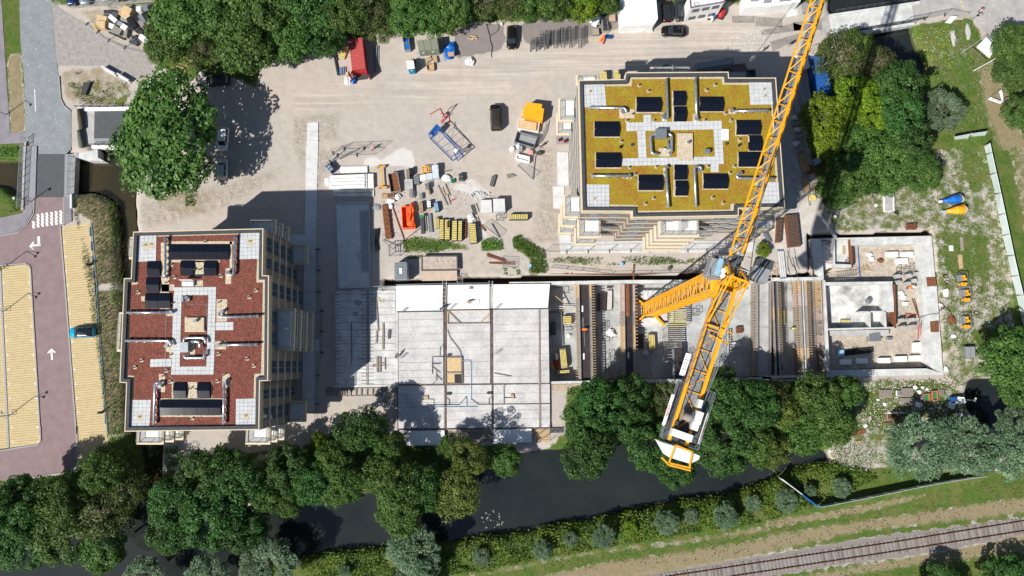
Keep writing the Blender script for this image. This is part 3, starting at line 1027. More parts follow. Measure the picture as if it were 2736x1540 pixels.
for a in[
(3,0,2440,430,230,'M',8,"tree at the right edge beside the white notice frame"),
(3,0,2430,700,200,'M',7,"tree at the right edge below the notice frame"),
(3,0,2520,1100,190,'M',7,"tree at the right edge below the small white sign"),
(3,2,2370,720,280,'M',9,"dark tree at the right edge above the pond"),
(3,2,2500,960,230,'M',9,"tree overhanging the pond from the right"),
(3,3,1480,190,300,'W',7,"big willow left of the pair above the blue and white fence"),
(3,3,1950,190,310,'W',7,"big willow above the right end of the blue and white fence"),
(3,3,2400,240,250,'W',7,"willow at the right edge below the pond"),
(3,2,2420,1350,180,'W',6,"willow top at the lower shore of the pond"),
(3,3,1750,1590,220,'D',5,"dark tree at the very bottom below the railway"),
(3,3,2400,1510,230,'D',5,"dark tree in the lower right corner below the railway"),
]:
 tree(*a)
g2="riverside trees along the building site"
for a in[
(2,2,860,1130,230,'D',10,"round dark tree at the left end of the right riverside clump"),
(2,2,760,1340,230,'D',10,"tree over the rubble strip beside the white deck"),
(2,3,780,230,230,'D',10,"tree reaching down over the canal, left of the crane's counterweight"),
(2,2,1150,1060,190,'D',8,"dark tree against the pit wall"),
(2,2,1150,1320,210,'D',9,"dark tree left of the crane's rear platform"),
(2,2,1560,1110,170,'S',8,"olive loose tree under the crane's rear jib"),
(2,3,1380,230,230,'D',9,"tree just left of the white counterweight"),
(2,3,1620,420,170,'D',8,"tree below the counterweight over the canal"),
(2,2,2080,1130,250,'D',10,"dark tree right of the crane's rear platform"),
(2,2,2380,1200,250,'D',10,"dark tree in the middle of the right riverside clump"),
(2,3,2050,170,290,'D',10,"broad dark tree right of the counterweight"),
(2,2,2080,930,120,'M',7,"small tree against the pit wall right of the rear jib"),
(3,2,130,1080,160,'S',8,"olive tree by the pit wall"),
(3,2,220,1250,170,'Y',8,"yellowish tree right of the big dark clump"),
(3,2,560,1120,230,'M',9,"bright tree under the corner of the pit wall"),
(3,2,800,1050,170,'M',8,"tree at the rubble side of the bright riverside trees"),
(3,2,680,1330,230,'M',9,"tree above the silted end of the canal"),
(3,3,380,60,220,'M',8,"tree overhanging the muddy canal end"),
(3,3,70,240,170,'Y',8,"yellow green tree over the canal beside the bent branch"),
(2,3,2400,180,210,'M',9,"tree left of the yellow green canal tree"),
(1,2,1060,1400,210,'D',10,"dark tree beside the scaffold at the deck's left corner"),
(1,3,780,330,190,'M',9,"grey green tree left of the deck's corner"),
(1,3,860,560,210,'M',9,"grey green tree above the blue water"),
(1,3,1310,180,150,'M',9,"tall narrow tree below the deck's left corner"),
(1,3,1270,470,220,'M',10,"bright green tree left of centre by the canal"),
(1,3,1420,760,260,'M',10,"big green tree reaching far over the canal"),
(1,3,1650,560,190,'D',9,"dark tree in the shade below the white bins deck"),
(1,3,1900,200,130,'M',6,"small tree under the left balcony slab"),
(1,3,2080,290,170,'Y',9,"yellow green birch below the deck"),
(1,3,1990,620,240,'Y',9,"larger yellow green birch leaning over the canal"),
(1,3,2430,330,150,'M',6,"low tree on the bank below the right balcony slab"),
(1,3,320,430,230,'D',9,"dark tree south of the left building's corner"),
(1,3,570,560,190,'D',9,"dark tree between the grey green ones and the left building"),
(1,3,130,680,170,'M',8,"tree with light leaves over the bend of the canal"),
(1,3,350,740,140,'M',7,"small tree at the waterline left of the blue water"),
(1,3,0,950,150,'D',8,"dark tree above the lower left willow"),
(1,3,620,130,85,'L',6,"small bright lime tree in the building's shade"),
]:
 tree(*a,group=g2)
g3="trees of the lower left bank"
for a in[
(0,3,2030,480,270,'D',10,"dark tree directly below the left building"),
(0,3,2330,530,250,'D',10,"dark tree below the left building's right corner"),
(0,3,1720,720,260,'D',10,"dark round tree beside the gap with blue water"),
(0,3,2080,850,290,'D',11,"largest dark tree of the lower left bank"),
(0,3,1720,1010,210,'D',9,"dark tree over the blue water"),
(0,3,2330,980,210,'D',9,"dark tree above the right end of the blue water"),
(0,3,1000,430,230,'M',11,"tree over the end of the yellow parking bays"),
(0,3,1250,600,210,'S',9,"thin tree with pale bare twigs beside the ditch mouth"),
(0,3,620,700,270,'M',12,"tree beside the corner of the mauve road"),
(0,3,1000,850,290,'S',10,"broad thin leaved tree in the lower left"),
(0,3,560,1050,270,'M',9,"yellow green topped tree in the lower left corner"),
(0,3,1000,1180,220,'M',9,"tree reaching over the grey water in the lower left"),
(0,3,180,760,260,'D',12,"dark tree at the left edge below the road"),
(0,3,150,1120,260,'D',9,"dark tree at the lower left edge over the water"),
]:
 tree(*a,group=g3)
g4="grey willows on the far bank"
for a in[
(1,3,170,1330,260,'W',7,"willow on the far bank at the bottom left"),
(0,3,2480,1380,190,'W',6,"willow at the bottom edge left of the big bottom willow"),
(0,3,2020,1420,200,'W',6,"willow at the bottom edge below the dark trees"),
(0,3,1400,1440,190,'W',6,"willow top at the bottom edge left of the dark shadow"),
(1,3,1540,1200,260,'W',7,"big silver willow on the far bank in the middle"),
(1,3,1560,1440,200,'W',5,"willow at the bottom edge under the big silver one"),
]:
 tree(*a,group=g4)
g5="small silver bushes along the far bank"
for i,a in en([
(1,3,2190,1260,85,2.6,"silver bush right of the big silver willow"),
(1,3,870,1400,60,2.0,"small pale bush at the bottom edge left of the big silver willow"),
(2,3,310,1200,90,2.8,"silver bush lowest on the verge, left part of the far bank"),
(2,3,590,1090,72,2.2,"small silver bush between two larger ones, left part of the far bank"),
(2,3,920,1070,115,3.2,"large silver bush below the canal's middle"),
(2,3,1520,950,110,3.2,"silver bush with a dark hollow, below the counterweight"),
(2,3,1770,880,72,2.2,"small silver bush between the two largest bushes"),
(2,3,2100,870,128,3.4,"largest silver bush of the row on the far bank"),
(2,3,2370,760,75,2.3,"small silver bush left of the fence corner"),
(3,3,240,730,110,3.0,"silver bush just outside the fence corner"),
(3,3,470,620,60,2.2,"small silver bush inside the fence corner"),
(3,3,790,600,90,2.8,"silver bush inside the long fence"),
]):
 tree(a[0],a[1],a[2],a[3],a[4],'W',a[5],a[6],group=g5,name="shrub")
tree(2,3,1180,990,75,'L',2.2,"bright lime bush between silver bushes on the far bank",name="shrub")
for i,a in en([
(3,1,10,1040,75,'L',1.6,"green bush on the sand beside the crane's ballast basket"),
]):
 tree(a[0],a[1],a[2],a[3],a[4],'L',2.0,a[7],name="shrub")
 # ground cover as scattered leaf clumps
def scatter(name,runs,dens,size,hgt,sp,seed,lean=(0,0),asp=.5,zfun=None,clump=.0):
 poly=[(p.x,p.y)for p in MP(runs)]
 r=np.random.default_rng(seed)
 x0,x1=min(p[0]for p in poly),max(p[0]for p in poly)
 y0,y1=min(p[1]for p in poly),max(p[1]for p in poly)
 n=int((x1-x0)*(y1-y0)*dens)
 X=r.uniform(x0,x1,n);Y=r.uniform(y0,y1,n)
 ok=in_poly(X,Y,poly)
 X,Y=X[ok],Y[ok]
 ii=np.clip(np.searchsorted(xs,X)-1,0,len(xs)-2);jj=np.clip(np.searchsorted(ys,Y)-1,0,len(ys)-2)
 zg=HZ[jj,ii]
 nz=np.sin(X*1.1+seed)*np.cos(Y*1.3-seed)+np.sin(X*.43+Y*.61+seed)
 if clump>0:
  ok=r.random(len(X))<np.clip(.5+nz*clump,0,1)
  X,Y,zg,nz=X[ok],Y[ok],zg[ok],nz[ok]
 ok=zg>WATER_Z-.3
 X,Y,zg,nz=X[ok],Y[ok],zg[ok],nz[ok]
 n=len(X)
 hh=hgt*(.55+.3*nz.clip(-1,1))*r.uniform(.1,1.0,n)
 pos=np.stack([X,Y,zg+.03+hh],1)
 nrm=r.normal(size=(n,3))*.5+np.array([0,0,1]);nrm/=np.linalg.norm(nrm,axis=1)[:,None]
 t=np.cross(nrm,r.normal(size=(n,3)));
 if lean!=(0,0):
  t=np.array([lean[0],lean[1],.35])+r.normal(size=(n,3))*.25
 t/=np.linalg.norm(t,axis=1)[:,None]
 b=np.cross(nrm,t);b/=np.linalg.norm(b,axis=1)[:,None]+1e-9
 sz=size*r.uniform(.5,1.2,n)
 e1=t*sz[:,None];e2=b*(sz*asp)[:,None]
 V=np.stack([pos-e1,pos+e2,pos+e1,pos-e2],1).reshape(-1,3)
 Q=np.arange(len(V)).reshape(-1,4)
 tone=np.clip(.5+nz*.14+r.normal(0,.2,n),0,1)
 o=objf(name,np_mesh(name,V,Q,LEAF[sp],tone))
 o["kind"]="stuff"
 return o
scatter("undergrowth",[(0,0,[(1500,0),(1420,450),(1500,600),(2250,720),(2538,850)]),(1,0,[(0,850),(60,600),(450,540),(900,370),(1250,320),(1700,290),(1930,320),(2030,210),(2450,180)]),(2,0,[(0,210),(270,150),(720,120),(1000,100),(1070,0),(1070,-200)]),(0,0,[(1500,-200)])],16,.22,.9,'G',1)
scatter("bank_weeds",[(1,3,[(500,1240),(1000,1170),(1250,1150),(1900,1095),(2538,1000)]),(2,3,[(0,1020),(400,945),(850,865),(1300,775),(1600,705),(2000,665),(2538,520)]),(3,3,[(240,400),(640,340),(1000,430),(1250,450),(700,700),(520,760),(100,900)]),(2,3,[(2200,980),(1500,1080),(800,1200),(0,1340)]),(1,3,[(2300,1400),(1500,1480),(500,1500)])],60,.21,1.2,'G',2,clump=.3)
scatter("bank_weeds",[(1,3,[(500,1240),(1250,1150),(2538,1000)]),(2,3,[(0,1020),(850,865),(1600,705),(2538,520)]),(3,3,[(240,400),(640,340),(520,760),(100,900)]),(2,3,[(2200,980),(1500,1080),(800,1200),(0,1340)]),(1,3,[(2300,1400),(500,1500)])],16,.2,1.5,'L',3,clump=.5)
scatter("reeds",[(0,1,[(730,520),(900,500),(1000,520),(1120,600),(1180,900),(1210,1450),(950,1450),(900,770),(705,660)]),(0,2,[(945,0),(1230,0),(1250,600),(1350,1450),(1055,1450)])],34,.34,.9,'R',4,lean=(.8,.65),asp=.12)
scatter("reeds",[(0,1,[(1050,620),(1180,620),(1215,1450),(1090,1300)]),(0,2,[(1060,0),(1230,0),(1200,1450),(1100,1450)])],18,.2,.7,'G',5,clump=.4)
scatter("bank_weeds",[(0,2,[(1050,1400),(1400,1450)]),(0,3,[(1400,300),(1500,900),(1150,950),(300,1250),(0,1250),(0,560),(600,470),(1050,280)])],20,.2,.8,'G',6)
scatter("bank_weeds",[(1,3,[(100,330),(600,160),(1200,300),(1450,190),(2538,200),(2538,420),(1500,600),(0,850)])],16,.2,.8,'D',7)
scatter("bank_weeds",[(2,2,[(560,1000),(900,970),(2538,940)]),(3,2,[(900,910),(900,1450)]),(3,3,[(600,200),(250,150)]),(2,3,[(2538,60),(1100,180),(560,230)])],14,.2,.8,'D',8)
scatter("weeds",[(1,1,[(1430,950),(1560,925),(1800,930),(2000,960),(2000,1040),(1700,1080),(1450,1075)])],60,.14,.6,'G',9,clump=.5)
scatter("weeds",[(1,1,[(2200,960),(2300,925),(2390,950),(2410,1050),(2190,1060)])],80,.14,.8,'G',10)
scatter("weeds",[(2,1,[(30,930),(100,900),(180,950),(330,1050),(380,1200),(350,1310),(190,1310),(200,1150),(120,1040),(40,1040)])],90,.15,1.2,'G',11)
scatter("weeds",[(2,1,[(380,1130),(700,1115),(900,1120),(1250,1110),(1900,1130),(1900,1180),(1200,1200),(700,1190),(400,1165)])],60,.14,.6,'G',12,clump=.6)
scatter("weeds",[(1,1,[(2390,1220),(2538,1215),(2538,1290),(2400,1285)]),(2,1,[(0,1215),(110,1240),(100,1290),(0,1295)])],80,.14,.5,'G',13)
scatter("weeds",[(2,1,[(1200,1280),(1520,1270),(1500,1300),(1300,1310)])],60,.13,.4,'G',14)
scatter("weeds",[(1,1,[(1460,1100),(1630,1095),(1600,1135),(1480,1130)])],80,.13,.5,'G',15)
scatter("verge_weeds",[(3,1,[(1700,100),(2170,0),(2400,800),(2500,1450),(1700,1450),(1650,850),(1000,560),(1600,430)])],9,.15,.2,'G',16,clump=.5)
scatter("verge_weeds",[(3,2,[(1750,0),(2440,0),(2538,400),(2350,620),(2200,900),(1900,1000),(1760,880)])],12,.15,.2,'G',17,clump=.5)
scatter("verge_weeds",[(3,2,[(1000,950),(1750,920),(1900,1080),(1900,1420),(1300,1450),(900,1450)])],14,.15,.35,'G',18,clump=.5)
scatter("verge_weeds",[(3,3,[(600,0),(1300,0),(1200,300),(1000,450),(750,400)])],12,.15,.35,'G',19,clump=.5)
scatter("ditch_plants",[(0,1,[(1040,560),(1120,560),(1170,660),(1180,950),(1090,920),(1060,700)])],90,.15,.6,'L',20)
scatter("ditch_plants",[(0,1,[(-20,60),(180,60),(220,120),(150,215),(-20,225)]),],60,.16,.8,'G',21)
scatter("ditch_plants",[(0,1,[(90,580),(180,520),(215,640),(120,690)]),],60,.16,.8,'G',22)
scatter("meadow_grass",[(3,0,[(540,450),(640,350),(760,370),(1400,250),(2030,175),(2130,370),(2300,500),(2100,900),(2280,1450),(1800,1450),(1500,500)])],8,.16,.2,'G',23,clump=.4)
scatter("meadow_grass",[(2,3,[(0,1360),(1500,1120),(2538,960)]),(3,3,[(0,920),(1600,640),(2700,420),(2700,820),(1000,1000),(0,1220)]),(2,3,[(800,1400)])],5,.15,.15,'T',24,clump=.5)
scatter("garden_weeds",[(0,0,[(650,820),(1000,760),(1250,800),(1200,1000),(780,1010)])],24,.16,.6,'S',25,clump=.5)
scatter("ditch_plants",[(0,1,[(1790,480),(1890,470),(1890,620),(1800,620)])],60,.16,.6,'G',26)
scatter("ditch_plants",[(0,3,[(1580,200),(1720,180),(1820,330),(1620,420)])],50,.17,1.2,'G',27)
scatter("meadow_grass",[(3,3,[(-300,1600),(700,1400),(1500,1280),(2800,1050),(2800,1300),(1500,1450)])],7,.15,.15,'G',28,clump=.5)
scatter("undergrowth",[(3,0,[(450,640),(640,350),(860,400),(1050,700),(1500,950),(1600,1450),(450,1450)]),(3,1,[(450,0),(1650,0),(1500,350),(950,560),(570,580)])],10,.18,.5,'D',29)
# APARTMENT BLOCKS
_WIN={}
def wmh(w,h,key):
 if(w,h,key)in _WIN:
  return _WIN[(w,h,key)]
 g=BX((0,-.0,0),(w-.1,.03,h-.1))
 f=MB()
 t=.07
 for x in(-w/2+t/2,w/2-t/2,w*.06):
  f.box((x,.02,0),(t,.09,h))
 for z in(-h/2+t/2,h/2-t/2):
  f.box((0,.024,z),(w-.002,.085,t))
 f.box((0,.06,-h/2-.03),(w+.12,.16,.05))
 res=[]
 for nm,mb,mm in(("window",g,M["glass"]),("frame",f,M[key])):
  me=nme(nm)
  me.from_pydata(mb.v,[],mb.f)
  me.materials.append(mm)
  res.append(me)
 _WIN[(w,h,key)]=res
 return res
def put_window(b,p,ang,w,h,key="grey"):
 gm_,fm=wmh(round(w,1),round(h,1),key)
 o=objf("window",gm_,b,V_(p)-V_(b.location))
 o.rotation_euler=(0,0,ang)
 objf("frame",fm,o)
def ring(mb,outer,inner,z0,z1):
 n=len(outer)
 vs=[(p.x,p.y,z)for z in(z0,z1)for poly in(outer,inner)for p in poly]
 fs=[]
 for i in range(n):
  j=(i+1)%n
  o0,o1,i0,i1=i,j,n+i,n+j
  O0,O1,I0,I1=2*n+i,2*n+j,3*n+i,3*n+j
  fs+=[(O0,O1,I1,I0),(o0,o1,O1,O0),(i1,i0,I0,I1)]
 mb.add(vs,fs)
 return mb
def quad_up(pts):
 a=sum(pts[i][0]*pts[(i+1)%len(pts)][1]-pts[(i+1)%len(pts)][0]*pts[i][1]for i in range(len(pts)))
 return pts if a>0 else pts[::-1]
def tri_fix(o):
 bm=bmesh.new();bm.from_mesh(o.data)
 bmesh.ops.triangulate(bm,faces=[f for f in bm.faces if len(f.verts)>4])
 bmesh.ops.recalc_face_normals(bm,faces=bm.faces[:])
 bm.to_mesh(o.data);bm.free()
 return o
def duct(b,name,pts,z,r=.17,drop=True,flange=True):
 q=[T(c,rr,x,y,z)for c,rr,x,y in pts]
 # round the corners
 path=[q[0]]
 for i in range(1,len(q)-1):
  a,m_,c_=q[i-1],q[i],q[i+1]
  d1=min(.32,(a-m_).length*.45);d2=min(.32,(c_-m_).length*.45)
  s1=m_+(a-m_).normalized()*d1;s2=m_+(c_-m_).normalized()*d2
  path+=[s1,s1.lerp(m_,.55).lerp(s2.lerp(m_,.55),.5),s2]
 path.append(q[-1])
 mb=TB(path,r,10)
 o=mb.bd(name,M["silver"],b,smooth=True)
 fl=MB()
 for a,c_ in zip(q[:-1],q[1:]):
  L_=(c_-a).length
  if L_<1.2:
   continue
  n=max(1,int(L_/1.1))
  for k in range(n+1):
   p=a.lerp(c_,(k+.3)/(n+.6))
   d=(c_-a).normalized()
   fl.tube([p-d*.025,p+d*.025],r*1.13,10)
   s=V_((-d.y,d.x,0))
   fl.beam(p-s*r*1.35-V_((0,0,z*0+.45)),p-s*r*1.35,.05)
   fl.beam(p+s*r*1.35-V_((0,0,.45)),p+s*r*1.35,.05)
   fl.box((p.x,p.y,p.z-.44),(.5,.3,.06),at2(d.y,d.x)+1.57)
 if fl.v:
  fl.bd("duct_clamp","steel",o)
 return o
def riser(b,c,r,x,y,z,rr=.24):
 p=T(c,r,x,y,z)
 o=CY_((p.x,p.y),rr,z-.7,z,14).cyl((p.x,p.y),rr*1.12,z-.06,z+.03,14).bd("roof_vent","silver",b)
 return o
def sfld(b,polys,z,size=.6,name="paving_slab",m="slab",limit=300):
 me=None
 cnt=0
 rest=MB()
 for poly in polys:
  P_=[V_((p.x,p.y))for p in poly]
  u=max(((P_[(i+1)%len(P_)]-P_[i])for i in range(len(P_))),key=lambda v:v.length).normalized()
  if abs(u.y)>abs(u.x):
   u=V_((u.y,-u.x))
  if u.x<0:
   u=-u
  v=V_((-u.y,u.x))
  a_=[p.dot(u)for p in P_];b_=[p.dot(v)for p in P_]
  nx_=max(1,round((max(a_)-min(a_))/size));ny_=max(1,round((max(b_)-min(b_))/size))
  sx=(max(a_)-min(a_))/nx_;sy=(max(b_)-min(b_))/ny_
  flat_=[(p.x,p.y)for p in P_]
  for i in range(nx_):
   for j in range(ny_):
    c_=u*(min(a_)+(i+.5)*sx)+v*(min(b_)+(j+.5)*sy)
    if not bool(in_poly(np.array([c_.x]),np.array([c_.y]),flat_)[0]):
     continue
    dz=ru(-.006,.006)
    if cnt<limit:
     if me is None:
      mb=BX((0,0,0),(1,1,.05))
      me=nme(name);me.from_pydata(mb.v,[],mb.f);me.materials.append(M[m])
     o=objf(name,me,b,(c_.x-b.location.x,c_.y-b.location.y,z+dz-b.location.z))
     o.scale=(sx-.03,sy-.03,1)
     o.rotation_euler=(0,0,at2(u.y,u.x))
     cnt+=1
    else:
     rest.box((c_.x,c_.y,z+dz),(sx-.03,sy-.03,.05),at2(u.y,u.x))
 if rest.v:
  rest.bd(name+"_field",M[m],b,kind="stuff")
def pnb(b,c,r,x0,y0,x1,y1,cols,rows,z,over=None):
 for i in range(cols):
  for j in range(rows):
   xa=x0+(x1-x0)*i/cols;xb=x0+(x1-x0)*(i+1)/cols
   ya=y0+(y1-y0)*j/rows;yb=y0+(y1-y0)*(j+1)/rows
   za,zb=(.16,.42)if j%2==0 else(.42,.16)
   q=[T(c,r,xa+1.2,ya+1,z),T(c,r,xb-1.2,ya+1,z),T(c,r,xb-1.2,yb-1,z),T(c,r,xa+1.2,yb-1,z)]
   vs=[]
   for t in(0,.04):
    for p,hz in zip(q,(za,za,zb,zb)):
     vs.append((p.x,p.y,z+hz+t))
   mb=MB().add(vs,[(0,1,2,3),(7,6,5,4),(0,4,5,1),(1,5,6,2),(2,6,7,3),(3,7,4,0)])
   tri_fix(mb.bd("solar_panel","solar",b))
def balcony(b,px0,px1,py0,py1,z,open_side,div=False):
 q=[P(px0,py0,z+.9),P(px1,py0,z+.9),P(px1,py1,z+.9),P(px0,py1,z+.9)]
 x0=(q[0].x+q[3].x)/2;x1=(q[1].x+q[2].x)/2;y1=(q[0].y+q[1].y)/2;y0=(q[2].y+q[3].y)/2
 balw(b,x0,x1,y0,y1,z,open_side,div)
def balw(b,x0,x1,y0,y1,z,open_side,div=False):
 sl=MB().bx(x0+.1,x1-.1,y0+.1,y1-.1,z-.25,z)
 o=sl.bd("balcony","owh",b)
 w=.34
 ed=MB()
 sides=dict(w=(x0,x0+w,y0,y1),e=(x1-w,x1,y0,y1),s=(x0+w,x1-w,y0,y0+w),n=(x0+w,x1-w,y1-w,y1))
 for k,(a,c_,d,e)in sides.items():
  if k!=open_side:
   ed.bx(a,c_,d,e,z-.32,z+.16)
 ed.bd("edge_beam","cream",o)
 rl=MB();gl=MB()
 i=w+.04
 X0,X1,Y0,Y1=x0+i,x1-i,y0+i,y1-i
 if open_side=='n':Y1=y1
 if open_side=='s':Y0=y0
 if open_side=='e':X1=x1
 if open_side=='w':X0=x0
 segs=dict(w=((X0,Y0),(X0,Y1)),e=((X1,Y0),(X1,Y1)),s=((X0,Y0),(X1,Y0)),n=((X0,Y1),(X1,Y1)))
 for k,(p,q_)in segs.items():
  if k==open_side:
   continue
  rl.beam((*p,z+1.0),(*q_,z+1.0),.06)
  L_=(V_(q_)-V_(p)).length
  n=max(1,int(L_/1.3))
  for t in range(n+1):
   c_=V_(p).lerp(V_(q_),t/n)
   rl.beam((c_.x,c_.y,z),(c_.x,c_.y,z+1.0),.05)
  gl.beam((*p,z+.5),(*q_,z+.5),.02,.84)
 if div:
  xm=(x0+x1)/2;ym=(y0+y1)/2
  if open_side in 'ns':
   gl.bx(xm-.02,xm+.02,Y0,Y1,z,z+1.9)
  else:
   gl.bx(X0,X1,ym-.02,ym+.02,z,z+1.9)
 rl.bd("railing","grey",o)
 gl.bd("glass_screen",GLASSP,o)
def glassy():
 m=bpy.data.materials.new("balcony_glass");m.use_nodes=True
 nt=m.node_tree
 b_=nt.nodes["Principled BSDF"]
 si(b_,"Base Color",(.55,.6,.6,1))
 si(b_,"Roughness",.08)
 si(b_,"Alpha",.30)
 return m
GLASSP=glassy()
def block(name,label,outline,zr,storeys,sh,rim,base_loc):
 b=thing(name,label,"building",base_loc)
 OUT=[P(x,y,zr)for x,y in outline]
 OUT=[V_((p.x,p.y))for p in OUT]
 fld=zr-.45
 inn=ofp(OUT,.58)
 tri_fix(PR_(OUT,-.2,fld-.02).bd("wall","brick",b))
 cop=MB();ring(cop,ofp(OUT,.12),inn,fld-.02,zr)
 cop.bd("parapet","bitumen",b)
 rm=MB();ring(rm,ofp(OUT,-.02),ofp(OUT,.117),fld-.4,zr+.035)
 rm.bd("roof_rim",M[rim],b)
 gv=PR_(inn,fld-.04,fld+.03);tri_fix(gv.bd("gravel_edge","gravel",b))
 for k in range(storeys):
  z=zr-.95-k*sh
  bd=MB();ring(bd,ofp(OUT,-.055),ofp(OUT,.05),z-.17-.2,z+.17-.2)
  bd.bd("floor_band",M["cream" if rim=='cream' else "peach"],b)
 return b,OUT,fld
def onf(OUT,i,px,py,z):
 p=P(px,py,z);a,c=OUT[i],OUT[(i+1)%len(OUT)]
 d=(c-a);t=(V_((p.x,p.y))-a).dot(d)/d.length_squared
 return a+d*t
def fwin(b,OUT,i,spans,axis,fix,zr,storeys,sh,h=2.0,ztop=None):
 a,c=OUT[i],OUT[(i+1)%len(OUT)]
 d=(c-a).normalized()
 nrm=V_((d.y,-d.x))
 cen=sum((V_((p.x,p.y))for p in OUT),V_((0,0)))/len(OUT)
 if nrm.dot((a+c)/2-cen)<0:
  nrm=-nrm
 ang=at2(nrm.y,nrm.x)-math.pi/2
 zt=(zr-2.3)if ztop is None else ztop
 for s0,s1 in spans:
  if axis=='y':
   p0,p1=onf(OUT,i,fix,s0,zt),onf(OUT,i,fix,s1,zt)
  else:
   p0,p1=onf(OUT,i,s0,fix,zt),onf(OUT,i,s1,fix,zt)
  m_=(p0+p1)/2;w=(p1-p0).length
  for k in range(storeys):
   z=zt-k*sh
   put_window(b,(m_.x+nrm.x*.012,m_.y+nrm.y*.012,z),ang,w,h)
def ewin(b,OUT,i,n,zr,storeys,sh,w=1.8,h=2.0):
 a,c=OUT[i],OUT[(i+1)%len(OUT)]
 d=(c-a).normalized();nrm=V_((d.y,-d.x))
 cen=sum((V_((p.x,p.y))for p in OUT),V_((0,0)))/len(OUT)
 if nrm.dot((a+c)/2-cen)<0:
  nrm=-nrm
 ang=at2(nrm.y,nrm.x)-math.pi/2
 for t in range(n):
  m_=a.lerp(c,(t+.5)/n)
  for k in range(storeys):
   put_window(b,(m_.x+nrm.x*.012,m_.y+nrm.y*.012,zr-2.3-k*sh),ang,w,h)
def pad(b,c,r,x0,y0,x1,y1,z,name="gravel_patch",m="gravel",th=.05):
 q=TP(c,r,[(x0,y0),(x1,y0),(x1,y1),(x0,y1)],z)
 return PR_([(p.x,p.y)for p in q],z,z+th).bd(name,M[m],b)
def vspot(b,c,r,x,y,z,s=18,both=True):
 pad(b,c,r,x-s,y-s,x+s,y+s,z+.045,th=.012)
 p=T(c,r,x,y,z)
 CY_((p.x,p.y),.09,z,z+.38,8).cyl((p.x,p.y),.14,z+.34,z+.40,8).bd("vent_pipe","dark",b)
 # left block, red sedum roof
ZL,SHL=16.3,3.1
OL=[(356.3,619.9),(703.4,611),(701.5,736.6),(718.3,736.6),(715.9,1017.9),(694.3,1018.7),(692.4,1148.9),(332.9,1153.5),(337.8,1023.4),(319.9,1022.8),(331.8,744),(350.2,744)]
c0=P(520,880,ZL)
BL,OUTL,FL=block("apartment_building","five storey block with dark red planted roof, left of the site",OL,ZL,5,SHL,"cream",(c0.x,c0.y,0))
fwin(BL,OUTL,1,[(636,676),(691,720.5)],'y',705,ZL,5,SHL,2.1)
fwin(BL,OUTL,3,[(756,795),(832,868),(888,924),(963.4,999)],'y',717,ZL,5,SHL,2.1)
fwin(BL,OUTL,5,[(1040,1067.6),(1088.6,1125)],'y',693,ZL,5,SHL,2.1)
for i,n in((0,7),(6,7),(7,2),(9,5),(11,2)):
 ewin(BL,OUTL,i,n,ZL,5,SHL)
for k in(4,3,2):
 q0,q1=P(664,583,13.3),P(731,622,13.3)
 balw(BL,q0.x,q1.x,q1.y,q0.y,3.1*k,'s')
balcony(BL,778,819,652,706,3.1,'w')
q0,q1=P(735,823.5,13.3),P(780.7,937,13.3)
for k in(4,3,2,1):
 balw(BL,q0.x,q1.x,q1.y,q0.y,3.1*k,'w',True)
balcony(BL,770,814,1072,1129,3.1,'w')
for(a,c_)in((360,430),(652,717)):
 q0,q1=P(a,1146,13.3),P(c_,1190,13.3)
 for k in(4,3,2):
  balw(BL,q0.x,q1.x,q1.y,q0.y,3.1*k,'n')
q0,q1=P(341,631.5,13.3),P(378,691,13.3)
balw(BL,q0.x,q1.x,q1.y,q0.y,12.4,'e')
q0,q1=P(311,834,13.3),P(358,940,13.3)
balw(BL,q0.x,q1.x,q1.y,q0.y,12.4,'e',True)
z=FL
SED_L=MP([(0,1,[(1520,918),(2330,895),(2332,1133),(2490,1135),(2480,1362)]),(1,1,[(80,1363)]),(1,2,[(62,865)]),(0,2,[(2460,870),(2455,1105),(2290,1110),(2285,1372),(1450,1365),(1458,1120),(1292,1118),(1302,888),(1240,883),(1262,8)]),(0,1,[(1275,1385),(1337,1380),(1342,1160),(1518,1152)])],z)
tri_fix(PR_([(p.x,p.y)for p in SED_L],z+.02,z+.075).bd("sedum_roof","sedum_red",BL))
Z2=z+.077
for a in[(0,1,1560,975,1645,1160),(0,1,1640,962,2270,992),(0,1,2225,960,2250,1230),(0,1,1645,1142,2130,1165),(0,1,1885,1150,1975,1305),(0,1,1565,1160,1640,1450),(0,1,1640,1380,1690,1440),(0,1,2185,1222,2240,1375),(0,1,1970,1345,1970,1400),(0,1,1885,1342,1968,1398),
(0,2,1550,0,1640,240),(0,2,1368,118,1412,165),(0,2,1790,315,1985,462),(0,2,2098,145,2200,362),(0,2,2085,552,2190,630),(0,2,1605,560,1668,655),(0,2,1640,655,1668,712),(0,2,1820,545,1890,690),(0,2,1540,870,1600,1045),(0,2,1550,1105,2158,1118),(0,2,1545,1118,1562,1285),(0,2,1560,1270,2158,1285),(0,2,1815,948,1912,1110),(0,2,2048,945,2056,1100),(0,2,2155,868,2228,1000),(0,2,1665,945,1685,1108),(0,2,1608,245,1680,308)]:
 if a[4]-a[2]>2:
  pad(BL,*a,Z2,th=.02)
for a in[(0,1,1995,968),(0,1,1690,1312),(0,1,1660,1190),(0,1,2140,1297),(0,2,1338,80),(0,2,2478,60),(0,2,2413,127),(0,2,1372,738),(0,2,1308,805),(0,2,2117,675),(0,2,2396,722),(0,2,2458,792),(0,2,1650,945),(0,2,2107,940),(0,2,1612,838),(0,2,1862,1300)]:
 vspot(BL,*a,Z2-.04,s=17)
